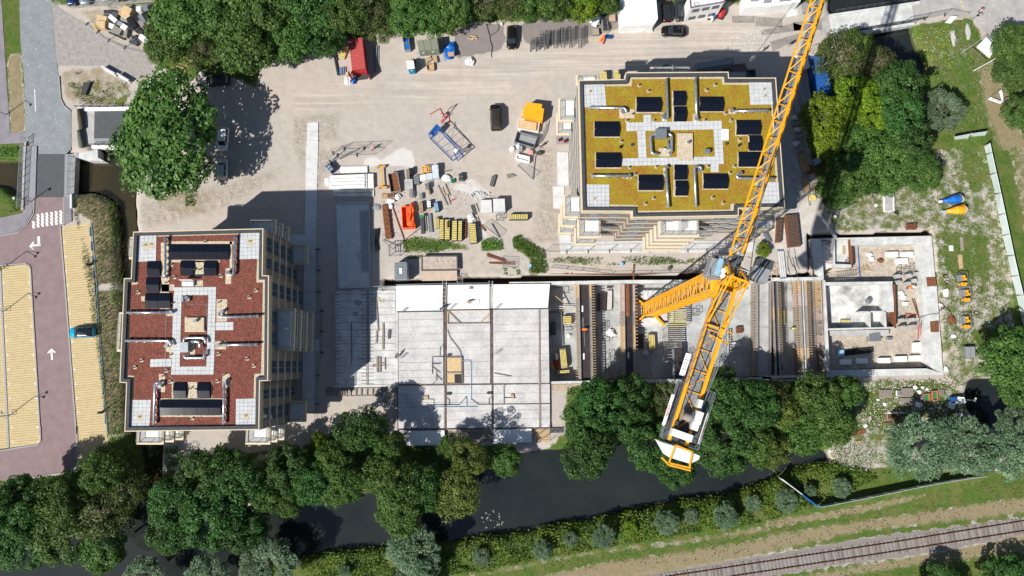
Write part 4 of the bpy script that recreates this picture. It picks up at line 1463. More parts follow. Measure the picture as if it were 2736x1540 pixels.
for a in[(0,1,1895,1237),(0,1,1940,1237),(0,1,1620,1362),(0,2,1678,185),(0,2,2128,175),(0,2,1660,682),(0,2,1588,888),(0,2,1855,1008),(0,2,1905,1012),(0,2,2175,880),(0,2,1985,608)]:
 p=T(*a,z)
 CY_((p.x,p.y),.08,z,z+.45,8).cyl((p.x,p.y),.13,z+.4,z+.46,8).bd("vent_pipe","dark",BL)
Z3=z+.10
sfld(BL,[TP(0,1,[(1328,900),(1520,896),(1515,1155),(1320,1157)],z),TP(0,1,[(2332,876),(2520,870),(2520,1130),(2318,1133)],z),
TP(0,2,[(1267,1122),(1460,1119),(1452,1384),(1250,1390)],z),TP(0,2,[(2290,1110),(2482,1105),(2480,1374),(2286,1376)],z),
TP(0,2,[(1692,30),(2098,26),(2096,105),(1690,108)],z),TP(0,2,[(1690,108),(1765,107),(1745,797),(1664,797)],z),
TP(0,2,[(2022,105),(2096,105),(2076,795),(2002,795)],z),TP(0,2,[(1664,797),(2076,795),(2072,870),(1661,877)],z),
TP(0,2,[(1460,726),(1662,720),(1662,797),(1460,799)],z),TP(0,2,[(2092,368),(2265,366),(2240,445),(2090,447)],z)],Z3)
for a in[(0,1,1408,1005),(0,1,1472,1000),(0,1,2425,970),(0,2,1355,1292),(0,2,2385,1280)]:
 pad(BL,a[0],a[1],a[2]-30,a[3]-32,a[2]+30,a[3]+32,Z3+.01,th=.03)
 p=T(*a,z)
 CY_((p.x,p.y),.05,z,z+.5,6).beam((p.x,p.y,z+.5),(p.x-.5,p.y,z+.5),.06).bd("outlet_pipe","steel",BL)
for a in[(0,1,1652,992,2224,1140,5,2),(0,1,1434,1156,1560,1305,1,2),(0,1,1757,1150,1883,1297,1,2),(0,1,1982,1150,2108,1297,1,2),(0,1,1424,1312,1550,1458,1,2),
(0,2,1415,88,1660,235,2,2),(0,2,1687,952,1813,1108,1,2),(0,2,1917,952,2043,1108,1,2),(0,2,1562,1118,2148,1270,5,2)]:
 pnb(BL,*a,z+.05)
zd=z+.62
for pts in[[(0,1,1603,915),(0,1,1600,1270),(0,1,1587,1305)],[(0,1,2278,905),(0,1,2262,1290),(0,1,2205,1290),(0,1,2202,1262)],[(0,2,1225,275),(0,2,1640,272)],
[(0,2,1212,547),(0,2,1640,547),(0,2,1658,602)],[(0,2,2510,307),(0,2,2124,320),(0,2,2125,275)],[(0,2,2500,582),(0,2,2108,590)],
[(0,2,1490,1360),(0,2,1500,957),(0,2,1565,955)],[(0,2,2164,1358),(0,2,2172,948)],
[(0,2,1780,560),(0,2,1788,520),(0,2,1982,520),(0,2,1992,575)],[(0,2,1780,680),(0,2,1790,716),(0,2,1980,712),(0,2,1980,650)],[(0,2,1850,556),(0,2,1930,556),(0,2,1938,620)]]:
 duct(BL,"duct",pts,zd)
for a in[(0,1,1585,1305),(0,1,2203,1258),(0,2,1650,272),(0,2,1605,600),(0,2,2145,263),(0,2,2103,590),(0,2,1543,990),(0,2,2172,943)]:
 riser(BL,*a,zd+.12)
def rbx(b,c,r,x0,y0,x1,y1,z,h,name,m,bev=.03):
 q=TP(c,r,[(x0,y0),(x1,y0),(x1,y1),(x0,y1)],z+h)
 return PR_([(p.x,p.y)for p in q],z,z+h).bd(name,M[m]if isinstance(m,str)else m,b,bevel=bev)
rbx(BL,0,2,1742,560,1822,660,z,1.0,"ventilation_unit","steel")
rbx(BL,0,2,1792,322,1976,452,z,.42,"shaft_cover","gravel")
riser(BL,0,2,1885,355,z+.95,.22)
rbx(BL,0,1,1760,1350,1873,1395,z,.55,"skylight","owh")
q=TP(0,1,[(1742,1338),(1873,1338)],z+1.2)
BM(q[0],q[1],.08,.9).bd("skylight_lid","owh",BL)
rbx(BL,0,2,1764,120,1775,165,z,.7,"heat_pump","lbl")
rbx(BL,0,2,1780,118,1835,160,z,.5,"heat_pump","steel")
hs=MB();q=[T(0,2,*p,z+.6)for p in[(1790,160),(1830,120)]]
hs.tube([q[0],(q[0]+q[1])/2+V_((0,0,.3)),q[1]],.06,5).bd("hose","dark",BL)
lr=MB()
for seg in[[(0,2,1812,192),(0,2,2003,192),(0,2,1990,600)],[(0,2,1612,290),(0,2,1600,830),(0,2,1700,945)]]:
 q=[T(*p,z+.14)for p in seg]
 for a,c_ in zip(q[:-1],q[1:]):
  lr.beam(a,c_,.03)
lr.bd("lightning_cable","steel",BL)
# right block, green sedum roof
ZR_,SHR=19.1,3.2
OR_=[(1546,215),(1668.5,212.3),(1672,194.5),(1946,192.5),(1947.5,208.5),(2072.8,208.3),(2097.5,555.5),(1973.3,557.5),(1973.3,577),(1689,582),(1689,565.5),(1554.8,564.8)]
c0=P(1820,390,ZR_)
BR,OUTR,FR=block("apartment_building","six storey block with mustard green planted roof, below the crane jib",OR_,ZR_,6,SHR,"cream",(c0.x,c0.y,0))
wb=MB()
fwin(BR,OUTR,10,[(1577,1608),(1632,1656)],'x',572,ZR_,5,SHR,1.7,ztop=ZR_-1.9)
fwin(BR,OUTR,8,[(1700,1734),(1775,1800),(1820,1845),(1905,1938),(1948,1968)],'x',590,ZR_,5,SHR,1.7,ztop=ZR_-1.9)
fwin(BR,OUTR,6,[(1985,2015),(2035,2065)],'x',565,ZR_,5,SHR,1.7,ztop=ZR_-1.9)
fwin(BR,OUTR,11,[(238,262),(285,315),(345,372),(395,425),(445,470),(485,510),(530,552)],'y',1548,ZR_,6,SHR,1.7,ztop=ZR_-1.9)
for i,n in((0,3),(2,6),(4,3),(5,8)):
 ewin(BR,OUTR,i,n,ZR_,6,SHR,h=1.7)
for px0,px1,py0,py1,k,s_ in[(1543,1607,589,634.5,4,'n')]:
 q0,q1=P(px0,py0-12,3.2*k+.9),P(px1,py1,3.2*k+.9)
 for kk in(4,2):
  balw(BR,q0.x,q1.x,q1.y,q0.y,3.2*kk,'n')
q0,q1=P(1505,519,16.9),P(1552,581,16.9)
for kk in(5,3,1):
 balw(BR,q0.x,q1.x,q1.y,q0.y,3.2*kk,'e')
q0,q1=P(1492,259,13.7),P(1537,321,13.7)
for kk in(4,2):
 balw(BR,q0.x,q1.x,q1.y,q0.y,3.2*kk,'e')
q0,q1=P(1761,578,16.9),P(1871.6,632,16.9)
for kk in(5,4,3,2,1):
 balw(BR,q0.x,q1.x,q1.y,q0.y,3.2*kk,'n',True)
q0,q1=P(2008,560,10.5),P(2075,616,10.5)
for kk in(3,1):
 balw(BR,q0.x,q1.x,q1.y,q0.y,3.2*kk,'n')
q0,q1=P(1539,196,13.7),P(1597,224,13.7)
balw(BR,q0.x,q1.x,q1.y,q0.y,12.8,'s')
q0,q1=P(1740,174,16.9),P(1848,200,16.9)
balw(BR,q0.x,q1.x,q1.y,q0.y,16.0,'s',True)
z=FR
SED_R=MP([(2,0,[(928,842),(1188,838),(1190,772),(2058,768),(2060,824),(2320,826),(2335,1016),(2538,1018)]),(3,0,[(85,1018)]),(3,1,[(130,385)]),(2,1,[(2538,388),(2340,600),(2142,600),(2142,655),(1250,668),(1248,612),(975,606),(965,412),(755,414)]),(2,0,[(735,1040),(930,1036)])],z)
tri_fix(PR_([(p.x,p.y)for p in SED_R],z+.02,z+.075).bd("sedum_roof","sedum_green",BR))
Z2=z+.077
for a in[(2,0,1068,1060,1215,1148),(2,0,1225,942,1480,1100),(2,0,1580,882,1720,1188),(2,0,1838,938,2080,1090),(2,0,820,1180,1074,1336),(2,0,2190,1165,2440,1320),(2,0,2315,1310,2450,1450),(2,0,1780,1110,1835,1180),(2,0,1478,1095,1530,1180),(2,0,2130,1062,2210,1106),
(2,1,832,102,1090,258),(2,1,1245,316,1495,478),(2,1,1592,220,1732,530),(2,1,1872,304,2124,462),(2,1,2212,94,2455,250),(2,1,1100,318,1190,355),(2,1,1450,60,1560,140),(2,1,1495,250,1520,340),(2,1,1845,228,1880,290),(2,1,2316,0,2450,95)]:
 pad(BR,*a,Z2,th=.02)
for a in[(2,0,1260,832),(2,0,1352,886),(2,0,1995,826),(2,0,1912,876),(2,0,1196,1110),(2,0,1142,1174),(2,0,1404,1174),(2,0,1896,1168),(2,0,2094,1102),(2,0,2150,1170),(2,0,1086,1374),(2,0,1086,1425),(2,0,2230,1360),(2,0,2230,1410),
(2,1,1086,46),(2,1,2232,35),(2,1,1165,248),(2,1,1426,242),(2,1,1926,238),(2,1,2180,236),(2,1,2138,300),(2,1,1220,312),(2,1,1318,600),(2,1,1400,546),(2,1,1972,540),(2,1,2072,590)]:
 vspot(BR,*a,Z2-.04,s=15)
Z3=z+.10
sfld(BR,[TP(2,0,[(700,814),(926,812),(934,1034),(715,1036)],z),MP([(2,0,[(2322,796),(2538,795)]),(3,0,[(92,795),(105,1015)]),(2,0,[(2538,1016),(2336,1014)])],z),
TP(2,1,[(740,416),(964,413),(972,640),(740,645)],z),MP([(2,1,[(2345,440)]),(3,1,[(0,392),(170,388),(182,610),(0,612)]),(2,1,[(2350,612)])],z)[0:0]or MP([(2,1,[(2400,392)]),(3,1,[(170,388),(182,608)]),(2,1,[(2400,612)])],z),
TP(2,0,[(1136,1192),(2055,1184),(2062,1256),(1136,1275)],z),TP(2,0,[(1300,1118),(1376,1116),(1378,1190),(1302,1192)],z),
MP([(2,0,[(1240,1275),(1320,1272)]),(2,1,[(1332,152),(1252,156)])],z),MP([(2,0,[(1980,1258),(2062,1256)]),(2,1,[(2076,140),(1993,140)])],z),
TP(2,1,[(1092,160),(2076,140),(2078,214),(1094,232)],z),TP(2,1,[(1952,214),(2030,212),(2030,290),(1954,292)],z)],Z3,size=.62)
for a in[(2,0,785,892),(2,0,2468,870),(2,0,2475,935),(2,1,825,555)]:
 pad(BR,a[0],a[1],a[2]-16,a[3]-16,a[2]+16,a[3]+16,Z3+.01,th=.03)
 p=T(*a,z)
 CY_((p.x,p.y),.06,z,z+.5,6).bd("outlet_pipe","dark",BR)
for a in[(2,0,1230,946,1474,1092,2,2),(2,0,1586,886,1712,1032,1,2),(2,0,1592,1036,1716,1184,1,2),(2,0,1842,942,2074,1086,2,2),(2,0,824,1182,1068,1330,2,2),(2,0,2196,1168,2434,1312,2,2),(2,0,2320,1320,2446,1468,1,2),
(2,1,838,105,1084,250,2,2),(2,1,1250,320,1490,470,2,2),(2,1,1596,222,1724,370,1,2),(2,1,1606,376,1730,524,1,2),(2,1,1876,308,2118,456,2,2),(2,1,2216,98,2450,244,2,2)]:
 pnb(BR,*a,z+.05)
zd=z+.62
for pts in[[(2,0,770,1045),(2,0,1125,1047),(2,0,1138,1092)],[(2,0,1526,765),(2,0,1538,1150),(2,0,1482,1166)],[(2,0,1808,758),(2,0,1818,1140)],[(2,0,2524,1072),(2,0,2190,1078)],
[(2,0,1420,1298),(2,0,1370,1310),(2,1,1382,112),(2,1,1445,118)],[(2,0,1545,1298),(2,0,1576,1310),(2,1,1574,108),(2,1,1530,124)],[(2,0,1538,1370),(2,1,1548,68),(2,1,1485,70)],
[(2,1,790,327),(2,1,1150,327)],[(2,1,1520,270),(2,1,1545,636)],[(2,1,1865,268),(2,1,1852,236),(2,1,1795,240),(2,1,1814,630)],[(2,1,2245,302),(2,1,2200,316),(2,1,2215,350),(3,1,120,352)]]:
 duct(BR,"duct",pts,zd,r=.18)
for a in[(2,0,1104,1082),(2,0,1495,1122),(2,0,1820,1150),(2,0,2162,1068),(2,1,1165,327),(2,1,1526,240),(2,1,1850,272),(2,1,2245,304)]:
 riser(BR,*a,zd+.12,.26)
rbx(BR,2,0,1420,1246,1530,1338,z,1.0,"ventilation_unit","steel")
rbx(BR,2,0,1632,1290,1782,1550,z,.4,"shaft_cover","gravel")
riser(BR,2,0,1740,1378,z+.9,.2)
rbx(BR,2,0,2066,1250,2130,1358,z,.25,"roof_hatch","white")
rbx(BR,2,1,1896,66,1950,102,z,.9,"ventilation_unit","steel")
for a in[(2,0,1195,1402),(2,0,2112,1390)]:
 rbx(BR,*(a[0],a[1],a[2]-13,a[3]-11,a[2]+13,a[3]+11),z,.35,"rbx","dark")
lr=MB()
for seg in[[(2,0,2085,1045),(2,0,2180,1190)],[(2,1,1090,205),(2,1,1245,365)]]:
 q=[T(*p,z+.14)for p in seg]
 for a,c_ in zip(q[:-1],q[1:]):
  lr.beam(a,c_,.03)
lr.bd("lightning_cable","steel",BR)
# concrete pavements of single slabs round the blocks
def slab_walk(name,label,rects,size,m="clt",z=.12,th=.12):
 b=None
 e=thing(name,label,"pavement",(0,0,0))
 for poly,nx_,ny_ in rects:
  a,b_,c_,d=[V_((p.x,p.y))for p in poly]
  for i in range(nx_):
   for j in range(ny_):
    def pt(u,v):
     return a.lerp(b_,u).lerp(d.lerp(c_,u),v)
    gu,gv=.015/(b_-a).length,.015/(d-a).length
    q=[pt(i/nx_+gu,j/ny_+gv),pt((i+1)/nx_-gu,j/ny_+gv),pt((i+1)/nx_-gu,(j+1)/ny_-gv),pt(i/nx_+gu,(j+1)/ny_-gv)]
    dz=ru(-.004,.004)
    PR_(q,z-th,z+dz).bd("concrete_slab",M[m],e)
 return e
slab_walk("slab_path","long grey concrete slab path between the left block and the white deck",[
(MP([(1,0,[(515,1190),(620,1190),(618,1450),(502,1450)])]),1,3),(MP([(1,1,[(500,70),(618,70),(607,460),(496,460)])]),1,4),(MP([(1,1,[(496,462),(607,462),(590,1450),(474,1450)])]),1,9),
(MP([(1,2,[(474,75),(590,75),(580,1230),(462,1230)])]),1,10),(MP([(1,1,[(318,898),(490,898),(488,1000),(340,1000)])]),2,1),(MP([(1,2,[(585,532),(628,532),(625,642),(583,642)])]),1,1)],3)
slab_walk("slab_path","pale concrete slabs laid along the front of the green roofed block",[
(MP([(2,1,[(485,895),(600,895),(602,980),(488,980)])]),1,1),(MP([(2,1,[(490,982),(2380,968),(2380,1065),(500,1080)])]),17,1),(MP([(2,1,[(600,965),(2100,955),(2100,968),(602,980)])]),13,1)],3)
slab_walk("slab_path","pale concrete slabs beside the west wall of the green roofed block",[
(MP([(2,1,[(464,98),(575,100),(580,425),(470,425)])]),1,2),(MP([(2,1,[(424,428),(536,428),(540,645),(428,645)])]),1,2)],3)
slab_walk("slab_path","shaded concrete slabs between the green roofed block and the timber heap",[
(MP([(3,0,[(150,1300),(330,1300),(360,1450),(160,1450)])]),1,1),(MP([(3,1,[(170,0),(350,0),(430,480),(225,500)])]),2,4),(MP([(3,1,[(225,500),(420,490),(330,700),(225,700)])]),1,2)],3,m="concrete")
# BUILDING SITE: DECK, PIT, FOUNDATIONS
def xy(ps):
 return[(p.x,p.y)for p in ps]
def quad(c,r,pts,z):
 return xy(TP(c,r,pts,z))
def ppt(name,poly,z0,z1,m,parent=None,bev=.0,label=None):
 o=PR_(poly,z0,z1).bd(name,M[m]if isinstance(m,str)else m,parent,bevel=bev,label=label)
 if len(poly)>4:
  tri_fix(o)
 return o
def lerp2(a,b,t):
 return(a[0]+(b[0]-a[0])*t,a[1]+(b[1]-a[1])*t)
def bil(q,u,v):
 return lerp2(lerp2(q[0],q[1],u),lerp2(q[3],q[2],u),v)
DZ=.45
deck=thing("deck","unfinished white concrete deck with reinforcement mats, left of the open pit","",t2(1,2,1600,700)+(0,))
ppt("edge_wall",xy(MP([(1,2,[(778,62),(1370,22),(2538,0)]),(2,2,[(312,2),(322,1392)]),(1,2,[(2538,1402),(1385,1416),(1385,990),(770,995)])])),-1.2,DZ-.16,"concrete",deck)
def planks(c,r,x0a,x0b,x1a,x1b,ys,name,m,z0,z1,jit=.01):
 for y0,y1 in zip(ys[:-1],ys[1:]):
  q=quad(c,r,[(x0a,y0+1.6),(x1a,y0+1.6),(x1b,y1-1.6),(x0b,y1-1.6)],z1)
  ppt(name,q,z0,z1+ru(-jit,jit),m,deck)
ysW=[60,95,163,232,298,370,438,508,577,645,716,787,855,928,975]
planks(1,2,787,787,1083,1083,ysW,"hollow_core_slab","cwh",DZ-.14,DZ)
planks(1,2,1108,1108,1365,1365,[y-3 for y in ysW],"hollow_core_slab","cwh",DZ-.14,DZ)
q=quad(1,2,[(1084,62),(1107,62),(1103,978),(1080,978)],DZ)
ppt("rebar_joint",q,DZ-.15,DZ-.04,mat("joint_rebar",(.30,.28,.26),.85,.3,2.0,fine=.4,fscale=16),deck)
ppt("edge_form",quad(1,2,[(768,978),(1385,972),(1388,992),(766,1000)],DZ),DZ-.3,DZ+.05,"cwh",deck)
ppt("edge_form",quad(1,2,[(776,60),(787,60),(780,985),(768,985)],DZ),DZ-.3,DZ+.06,"concrete",deck)
# short starter bars along the plank ends
sb=MB()
for k,y in en(ysW[:-1]):
 for dy in(8,36):
  for(xa,xb)in((788,828),(1035,1082),(1106,1150)):
   p,q_=T(1,2,xa,y+dy,DZ+.03),T(1,2,xb,y+dy,DZ+.03)
   sb.beam(p,q_,.05)
sb.bd("starter_bars","dst",deck,kind="stuff")
BM(T(1,2,940,365,DZ+.03),T(1,2,943,772,DZ+.03),.12).bd("long_bar","dst",deck)
# smooth cast panels on the north side
for pts in[[(1370,14),(1826,8),(1826,256),(1372,262)],[(1872,6),(2276,2),(2276,240),(1868,248)],[(2316,2),(2862,-4),(2842,232),(2314,240)]]:
 ppt("cast_panel",quad(1,2,pts,DZ),DZ-.17,DZ+.02,mat("fresh_concrete",(.74,.735,.72),.75,.05,.6,fine=.03),deck)
for pts in[[(1385,262),(1830,255),(1830,268),(1385,275)],[(1860,246),(2280,240),(2280,250),(1860,258)],[(2300,238),(2862,230),(2862,242),(2300,250)]]:
 ppt("edge_strip",quad(1,2,pts,DZ),DZ-.1,DZ+.10,"dst",deck)
MATB=mat("mesh_floor",(.70,.69,.68),.85,.16,.35,fine=.10,fscale=2.6)
bays=[(1,2,[(1392,275),(1828,268),(1828,968),(1392,975)]),(1,2,[(1866,262),(2282,252),(2282,965),(1866,968)]),(1,2,[(2312,250),(2846,242),(2856,958),(2312,965)]),
(1,2,[(1392,985),(1838,980),(1838,1395),(1392,1400)]),(1,2,[(1862,980),(2296,975),(2296,1392),(1862,1395)]),(1,2,[(2318,975),(2860,968),(2862,1384),(2318,1390)])]
for c,r,pts in bays:
 q=quad(c,r,pts,DZ)
 ppt("filigree_panel",q,DZ-.15,DZ-.01,MATB,deck)
 L1=(V_(q[1])-V_(q[0])).length;L2=(V_(q[3])-V_(q[0])).length
 mb=MB()
 n=int(L1/.15)
 for i in range(1,n):
  a,b_=bil(q,i/n,.01),bil(q,i/n,.99)
  mb.beam((*a,DZ+.05),(*b_,DZ+.05),.012)
 n=int(L2/.15)
 for i in range(1,n):
  a,b_=bil(q,.01,i/n),bil(q,.99,i/n)
  mb.beam((*a,DZ+.075),(*b_,DZ+.075),.012)
 mb.bd("rebar_mat",mat("mat_steel",(.40,.38,.36),.7,.2,3.0),deck,kind="stuff")
 n=int(L2/1.2)
 gd=MB()
 for i in range(1,n):
  t_=i/n+ru(-.006,.006)
  a,b_=bil(q,.01,t_),bil(q,.99,t_+ru(-.002,.002))
  gd.beam((*a,DZ+.0),(*b_,DZ+.0),ru(.02,.055),.02)
 gd.bd("panel_joint","wgr",deck,kind="stuff")
dk=mat("dense_rebar",(.13,.10,.085),.9,.4,1.5,fine=.5,fscale=10)
for pts in[[(1832,6),(1866,4),(1862,1395),(1840,1396)],[(2284,250),(2312,248),(2314,970),(2290,972)],[(2298,975),(2316,974),(2318,1390),(2300,1391)],[(1372,272),(1392,272),(1392,1400),(1384,1410)]]:
 ppt("rebar_seam",quad(1,2,pts,DZ),DZ-.15,DZ+.04,dk,deck)
for pts in[[(1386,968),(2860,956),(2860,966),(1386,980)],[(1386,1398),(2864,1384),(2864,1398),(1386,1414)]]:
 ppt("rebar_seam",quad(1,2,pts,DZ),DZ-.12,DZ+.05,dk,deck)
ppt("edge_form",quad(2,2,[(285,240),(300,238),(308,1385),(290,1388)],DZ),DZ-.2,DZ+.12,"wgr",deck)
# white beam beside the filigree bays
ppt("edge_beam",quad(1,2,[(1368,262),(1390,262),(1392,985),(1366,985)],DZ),DZ-.1,DZ+.10,"cwh",deck)
# formed opening of fresh plywood
op=[(1852,706),(2012,704),(2014,962),(1856,964)]
q=quad(1,2,op,DZ)
ppt("plywood_opening",quad(1,2,[(1862,714),(2002,712),(2004,954),(1864,956)],DZ),DZ-.02,DZ+.10,"ply",deck)
fr=MB()
for i in range(4):
 fr.beam((*q[i],DZ+.14),(*q[(i+1)%4],DZ+.14),.12,.28)
a,b_=T(1,2,1845,858,DZ),T(1,2,2018,856,DZ)
fr.beam((a.x,a.y,DZ+.2),(b_.x,b_.y,DZ+.2),.2,.16)
fr.bd("opening_frame","wgr",deck)
ppt("dark_board",quad(1,2,[(1938,872),(2004,872),(2004,952),(1940,952)],DZ),DZ+.1,DZ+.14,"darkply",deck)
# electrical tubes cast into the deck
for nm,m_,r_,segs in[("blue_tube","lbl",.055,[[(2005,738),(2085,738),(2098,760),(2098,1110)],[(1415,1075),(1485,1078),(1490,1192),(2160,1188)],[(2052,1090),(2055,1188)]]),
("cable_tube","dark",.05,[[(1830,585),(1798,610),(1796,695)],[(1722,870),(1722,705),(1840,700)],[(1722,770),(1805,768)],[(1722,795),(1800,860)],[(1760,840),(1765,930),(1725,965)],[(1765,880),(1815,930)],[(2320,860),(2490,892)],
[(1635,1050),(1635,1112),(1735,1115),(1738,1170),(1660,1168)],[(2435,965),(2415,990),(2418,1160)],[(2420,1100),(2530,1100)],[(1860,1100),(1885,1120),(1888,1168)],[(2270,1165),(2272,1110),(2300,1085)],[(1690,1170),(1980,1168),(2030,1115),(2050,1085)],[(2095,1110),(2170,1165),(2860,1158)],[(1870,440),(1890,510),(1990,640),(2008,700)]])]:
 for s_ in segs:
  TB([T(1,2,x,y,DZ+.13)for x,y in s_],r_,5).bd(nm,M[m_],deck)
ppt("timber_frame",quad(1,2,[(1858,375),(2275,372),(2275,382),(1858,386)],DZ),DZ+.1,DZ+.2,"wgr",deck)
tb=MB()
for a,b_ in[((1870,262),(1985,378)),((2180,378),(2275,290)),((1868,255),(1870,385)),((2276,250),(2276,385)),((1860,258),(2280,250))]:
 tb.beam(T(1,2,*a,DZ+.25),T(1,2,*b_,DZ+.25),.12,.1)
tb.bd("timber_brace","wood",deck)
# loose timbers, boards and tools lying on the planks
for k,(pts,lab,m_)in en([
([(1170,172),(1186,170),(1206,455),(1196,457)],"long grey timber on the planks beside the shadow edge","wgr"),
([(1178,452),(1194,450),(1190,568),(1174,570)],"short dark timber on the planks","wgr"),
([(1240,378),(1256,376),(1254,632),(1238,634)],"long dark timber between two plank joints","wgr"),
([(1182,705),(1198,703),(1200,852),(1184,854)],"left of the two heavy timbers beside the red strapping","wgr"),
([(1204,703),(1224,703),(1226,850),(1206,852)],"right of the two heavy timbers beside the red strapping","wgr"),
([(1260,712),(1268,712),(1270,828),(1262,830)],"thin timber right of the red strapping","wgr"),
([(2120,148),(2178,146),(2170,208),(2108,206)],"open white plan sheet beside the kneeling worker","white"),
([(2080,24),(2110,26),(2112,48),(2084,50)],"small crate on the north edge of the deck","wgr"),
([(1295,445),(1322,443),(1316,528),(1292,528)],"dark tool tray on the planks","dst"),
([(1860,1050),(1905,1050),(1905,1072),(1862,1072)],"black two way socket box on the lower deck, left","dark"),
([(2250,1045),(2300,1045),(2300,1064),(2252,1064)],"black two way socket box on the lower deck, right","dark"),
([(1640,1085),(1682,1082),(1684,1108),(1644,1112)],"wooden outlet box on the lower left bay","wood"),
([(2480,1068),(2512,1066),(2514,1096),(2482,1098)],"wooden outlet box on the lower right bay","wood"),
([(1870,676),(1905,676),(1905,694),(1872,694)],"dark battery case above the plywood opening","dark")]):
 z0=DZ+.1 if pts[0][0]>1390 else DZ+.01
 one("timber" if "timber" in lab else "site_box" if "sheet" not in lab else "plan_sheet",lab,"timber" if "timber" in lab else "plan" if "sheet" in lab else "box",PR_(quad(1,2,pts,DZ),z0+.02,z0+(.04 if "sheet" in lab else .16)),M[m_])
def coil(c,r,x,y,z,rx,n,lab,m,seed,name="hose"):
 rr=random.Random(seed)
 p=T(c,r,x,y,z)
 pts=[]
 for k in range(n*9):
  a=k*2*math.pi/9
  q_=rx*(.7+.3*rr.random())
  pts.append((p.x+cos(a)*q_,p.y+sin(a)*q_*.8,z+.04+k*.004))
 one(name,lab,"hose",TB(pts,.03,4),M[m])
coil(1,2,1005,178,DZ,.5,3,"blue coil of air hose on the shaded planks","tbl",1)
coil(1,2,1185,140,DZ,.5,2,"yellow tangled hose by the shadow edge on the planks","ypl",2)
coil(1,2,1235,158,DZ,.4,2,"yellow hose loop right of the other yellow hose","ypl",3)
coil(1,2,978,285,DZ,.42,2,"black hose loop on the shaded planks","rubber",4)
coil(1,2,1160,788,DZ,.3,2,"red strapping left of the heavy timbers","red",5)
coil(1,2,1240,775,DZ,.34,2,"red strapping right of the heavy timbers","red",6)
coil(1,2,1245,45,DZ,.5,2,"grey hose tangle at the deck's north edge","grey",7)
# bundles of steel rods standing out of the cast panels
for i,(x,y,lab)in en([(1445,250,"steel rods lying across the first cast panel's corner"),(1915,215,"steel rods beside the second seam"),(2355,215,"steel rods beside the third seam"),(2360,650,"steel rods beside the right seam"),(1440,690,"steel rods near the leaning worker")]):
 mb=MB()
 for k in range(5):
  mb.beam(T(1,2,x-35+k*9,y+25,DZ+.12),T(1,2,x+25+k*7,y-30,DZ+.12),.03)
 one("rod_bundle",lab,"steel rods",mb,DS)
 # ladders and edge protection on the north seam
def ladder(name,label,a,b_,w,z0,z1,m,n=9,cat="ladder"):
 a=V_((a[0],a[1],z0));b_=V_((b_[0],b_[1],z1))
 d=(b_-a);s=V_((-d.y,d.x,0)).normalized()*w/2
 e=thing(name,label,cat,(a.x,a.y,min(z0,z1)))
 BM(a+s,b_+s,.07).bd("rail",M[m],e)
 BM(a-s,b_-s,.07).bd("rail",M[m],e)
 for k in range(n):
  p=a.lerp(b_,(k+.5)/n)
  BM(p+s,p-s,.045).bd("rung",M[m],e)
 return e
ladder("ladder","pale ladder lying on the left seam of the cast panels",T(1,2,1845,-25)[:2],T(1,2,1840,225)[:2],.62,DZ+.1,DZ+.15,"owh",6)
ladder("ladder","pale ladder lying on the right seam of the cast panels",T(1,2,2290,-30)[:2],T(1,2,2292,40)[:2],.6,DZ+.1,DZ+.15,"owh",3)
ladder("stairs","short wooden stair from the yard down to the deck",T(1,1,1995,1300)[:2],T(1,1,1990,1372)[:2],.95,.9,.3,"wgr",7,"stairs")
# guard rails along the north edge
for lab,runs in[("timber guard rail along the deck's left north edge",[(1,2,790,38),(1,2,1370,25)]),("steel guard rail along the deck's middle north edge",[(1,2,1380,12),(1,2,1825,2)]),("steel guard rail along the deck's right north edge",[(1,2,1875,0),(1,2,2275,-4)])]:
 a,b_=T(*runs[0]),T(*runs[1])
 e=thing("guard_rail",lab,"guard rail",(a.x,a.y,DZ))
 for hz in(.5,1.0):
  BM((a.x,a.y,DZ+hz),(b_.x,b_.y,DZ+hz),.05).bd("rail","steel",e)
 for t in range(5):
  p=a.lerp(b_,t/4)
  BM((p.x,p.y,DZ),(p.x,p.y,DZ+1.05),.06).bd("post","steel",e)
  # two white balcony slabs on the south side, standing on scaffolding
for lab,pts in[("left white prefabricated balcony slab south of the deck",(1,3,[(1480,40),(1840,38),(1842,178),(1480,180)])),("right white prefabricated balcony slab south of the deck",(1,3,[(2318,30),(2682,22),(2684,152),(2318,162)]))]:
 e=thing("balcony_slab",lab,"concrete slab",t2(pts[0],pts[1],*pts[2][0])+(0,))
 ppt("slab_body",quad(*pts[:2],pts[2],DZ),DZ-.05,DZ+.2,"white",e,.02)
 q=quad(*pts[:2],pts[2],DZ)
 ed=MB()
 for i in range(4):
  ed.beam((*q[i],DZ+.23),(*q[(i+1)%4],DZ+.23),.1,.06)
 ed.bd("edge_rim","cwh",e)
 for i in range(4):
  c_=bil(q,(.1,.9,.9,.1)[i],(.15,.15,.85,.85)[i])
  CY_(c_,.05,-1.0,DZ-.05,6).bd("prop","steel",e)
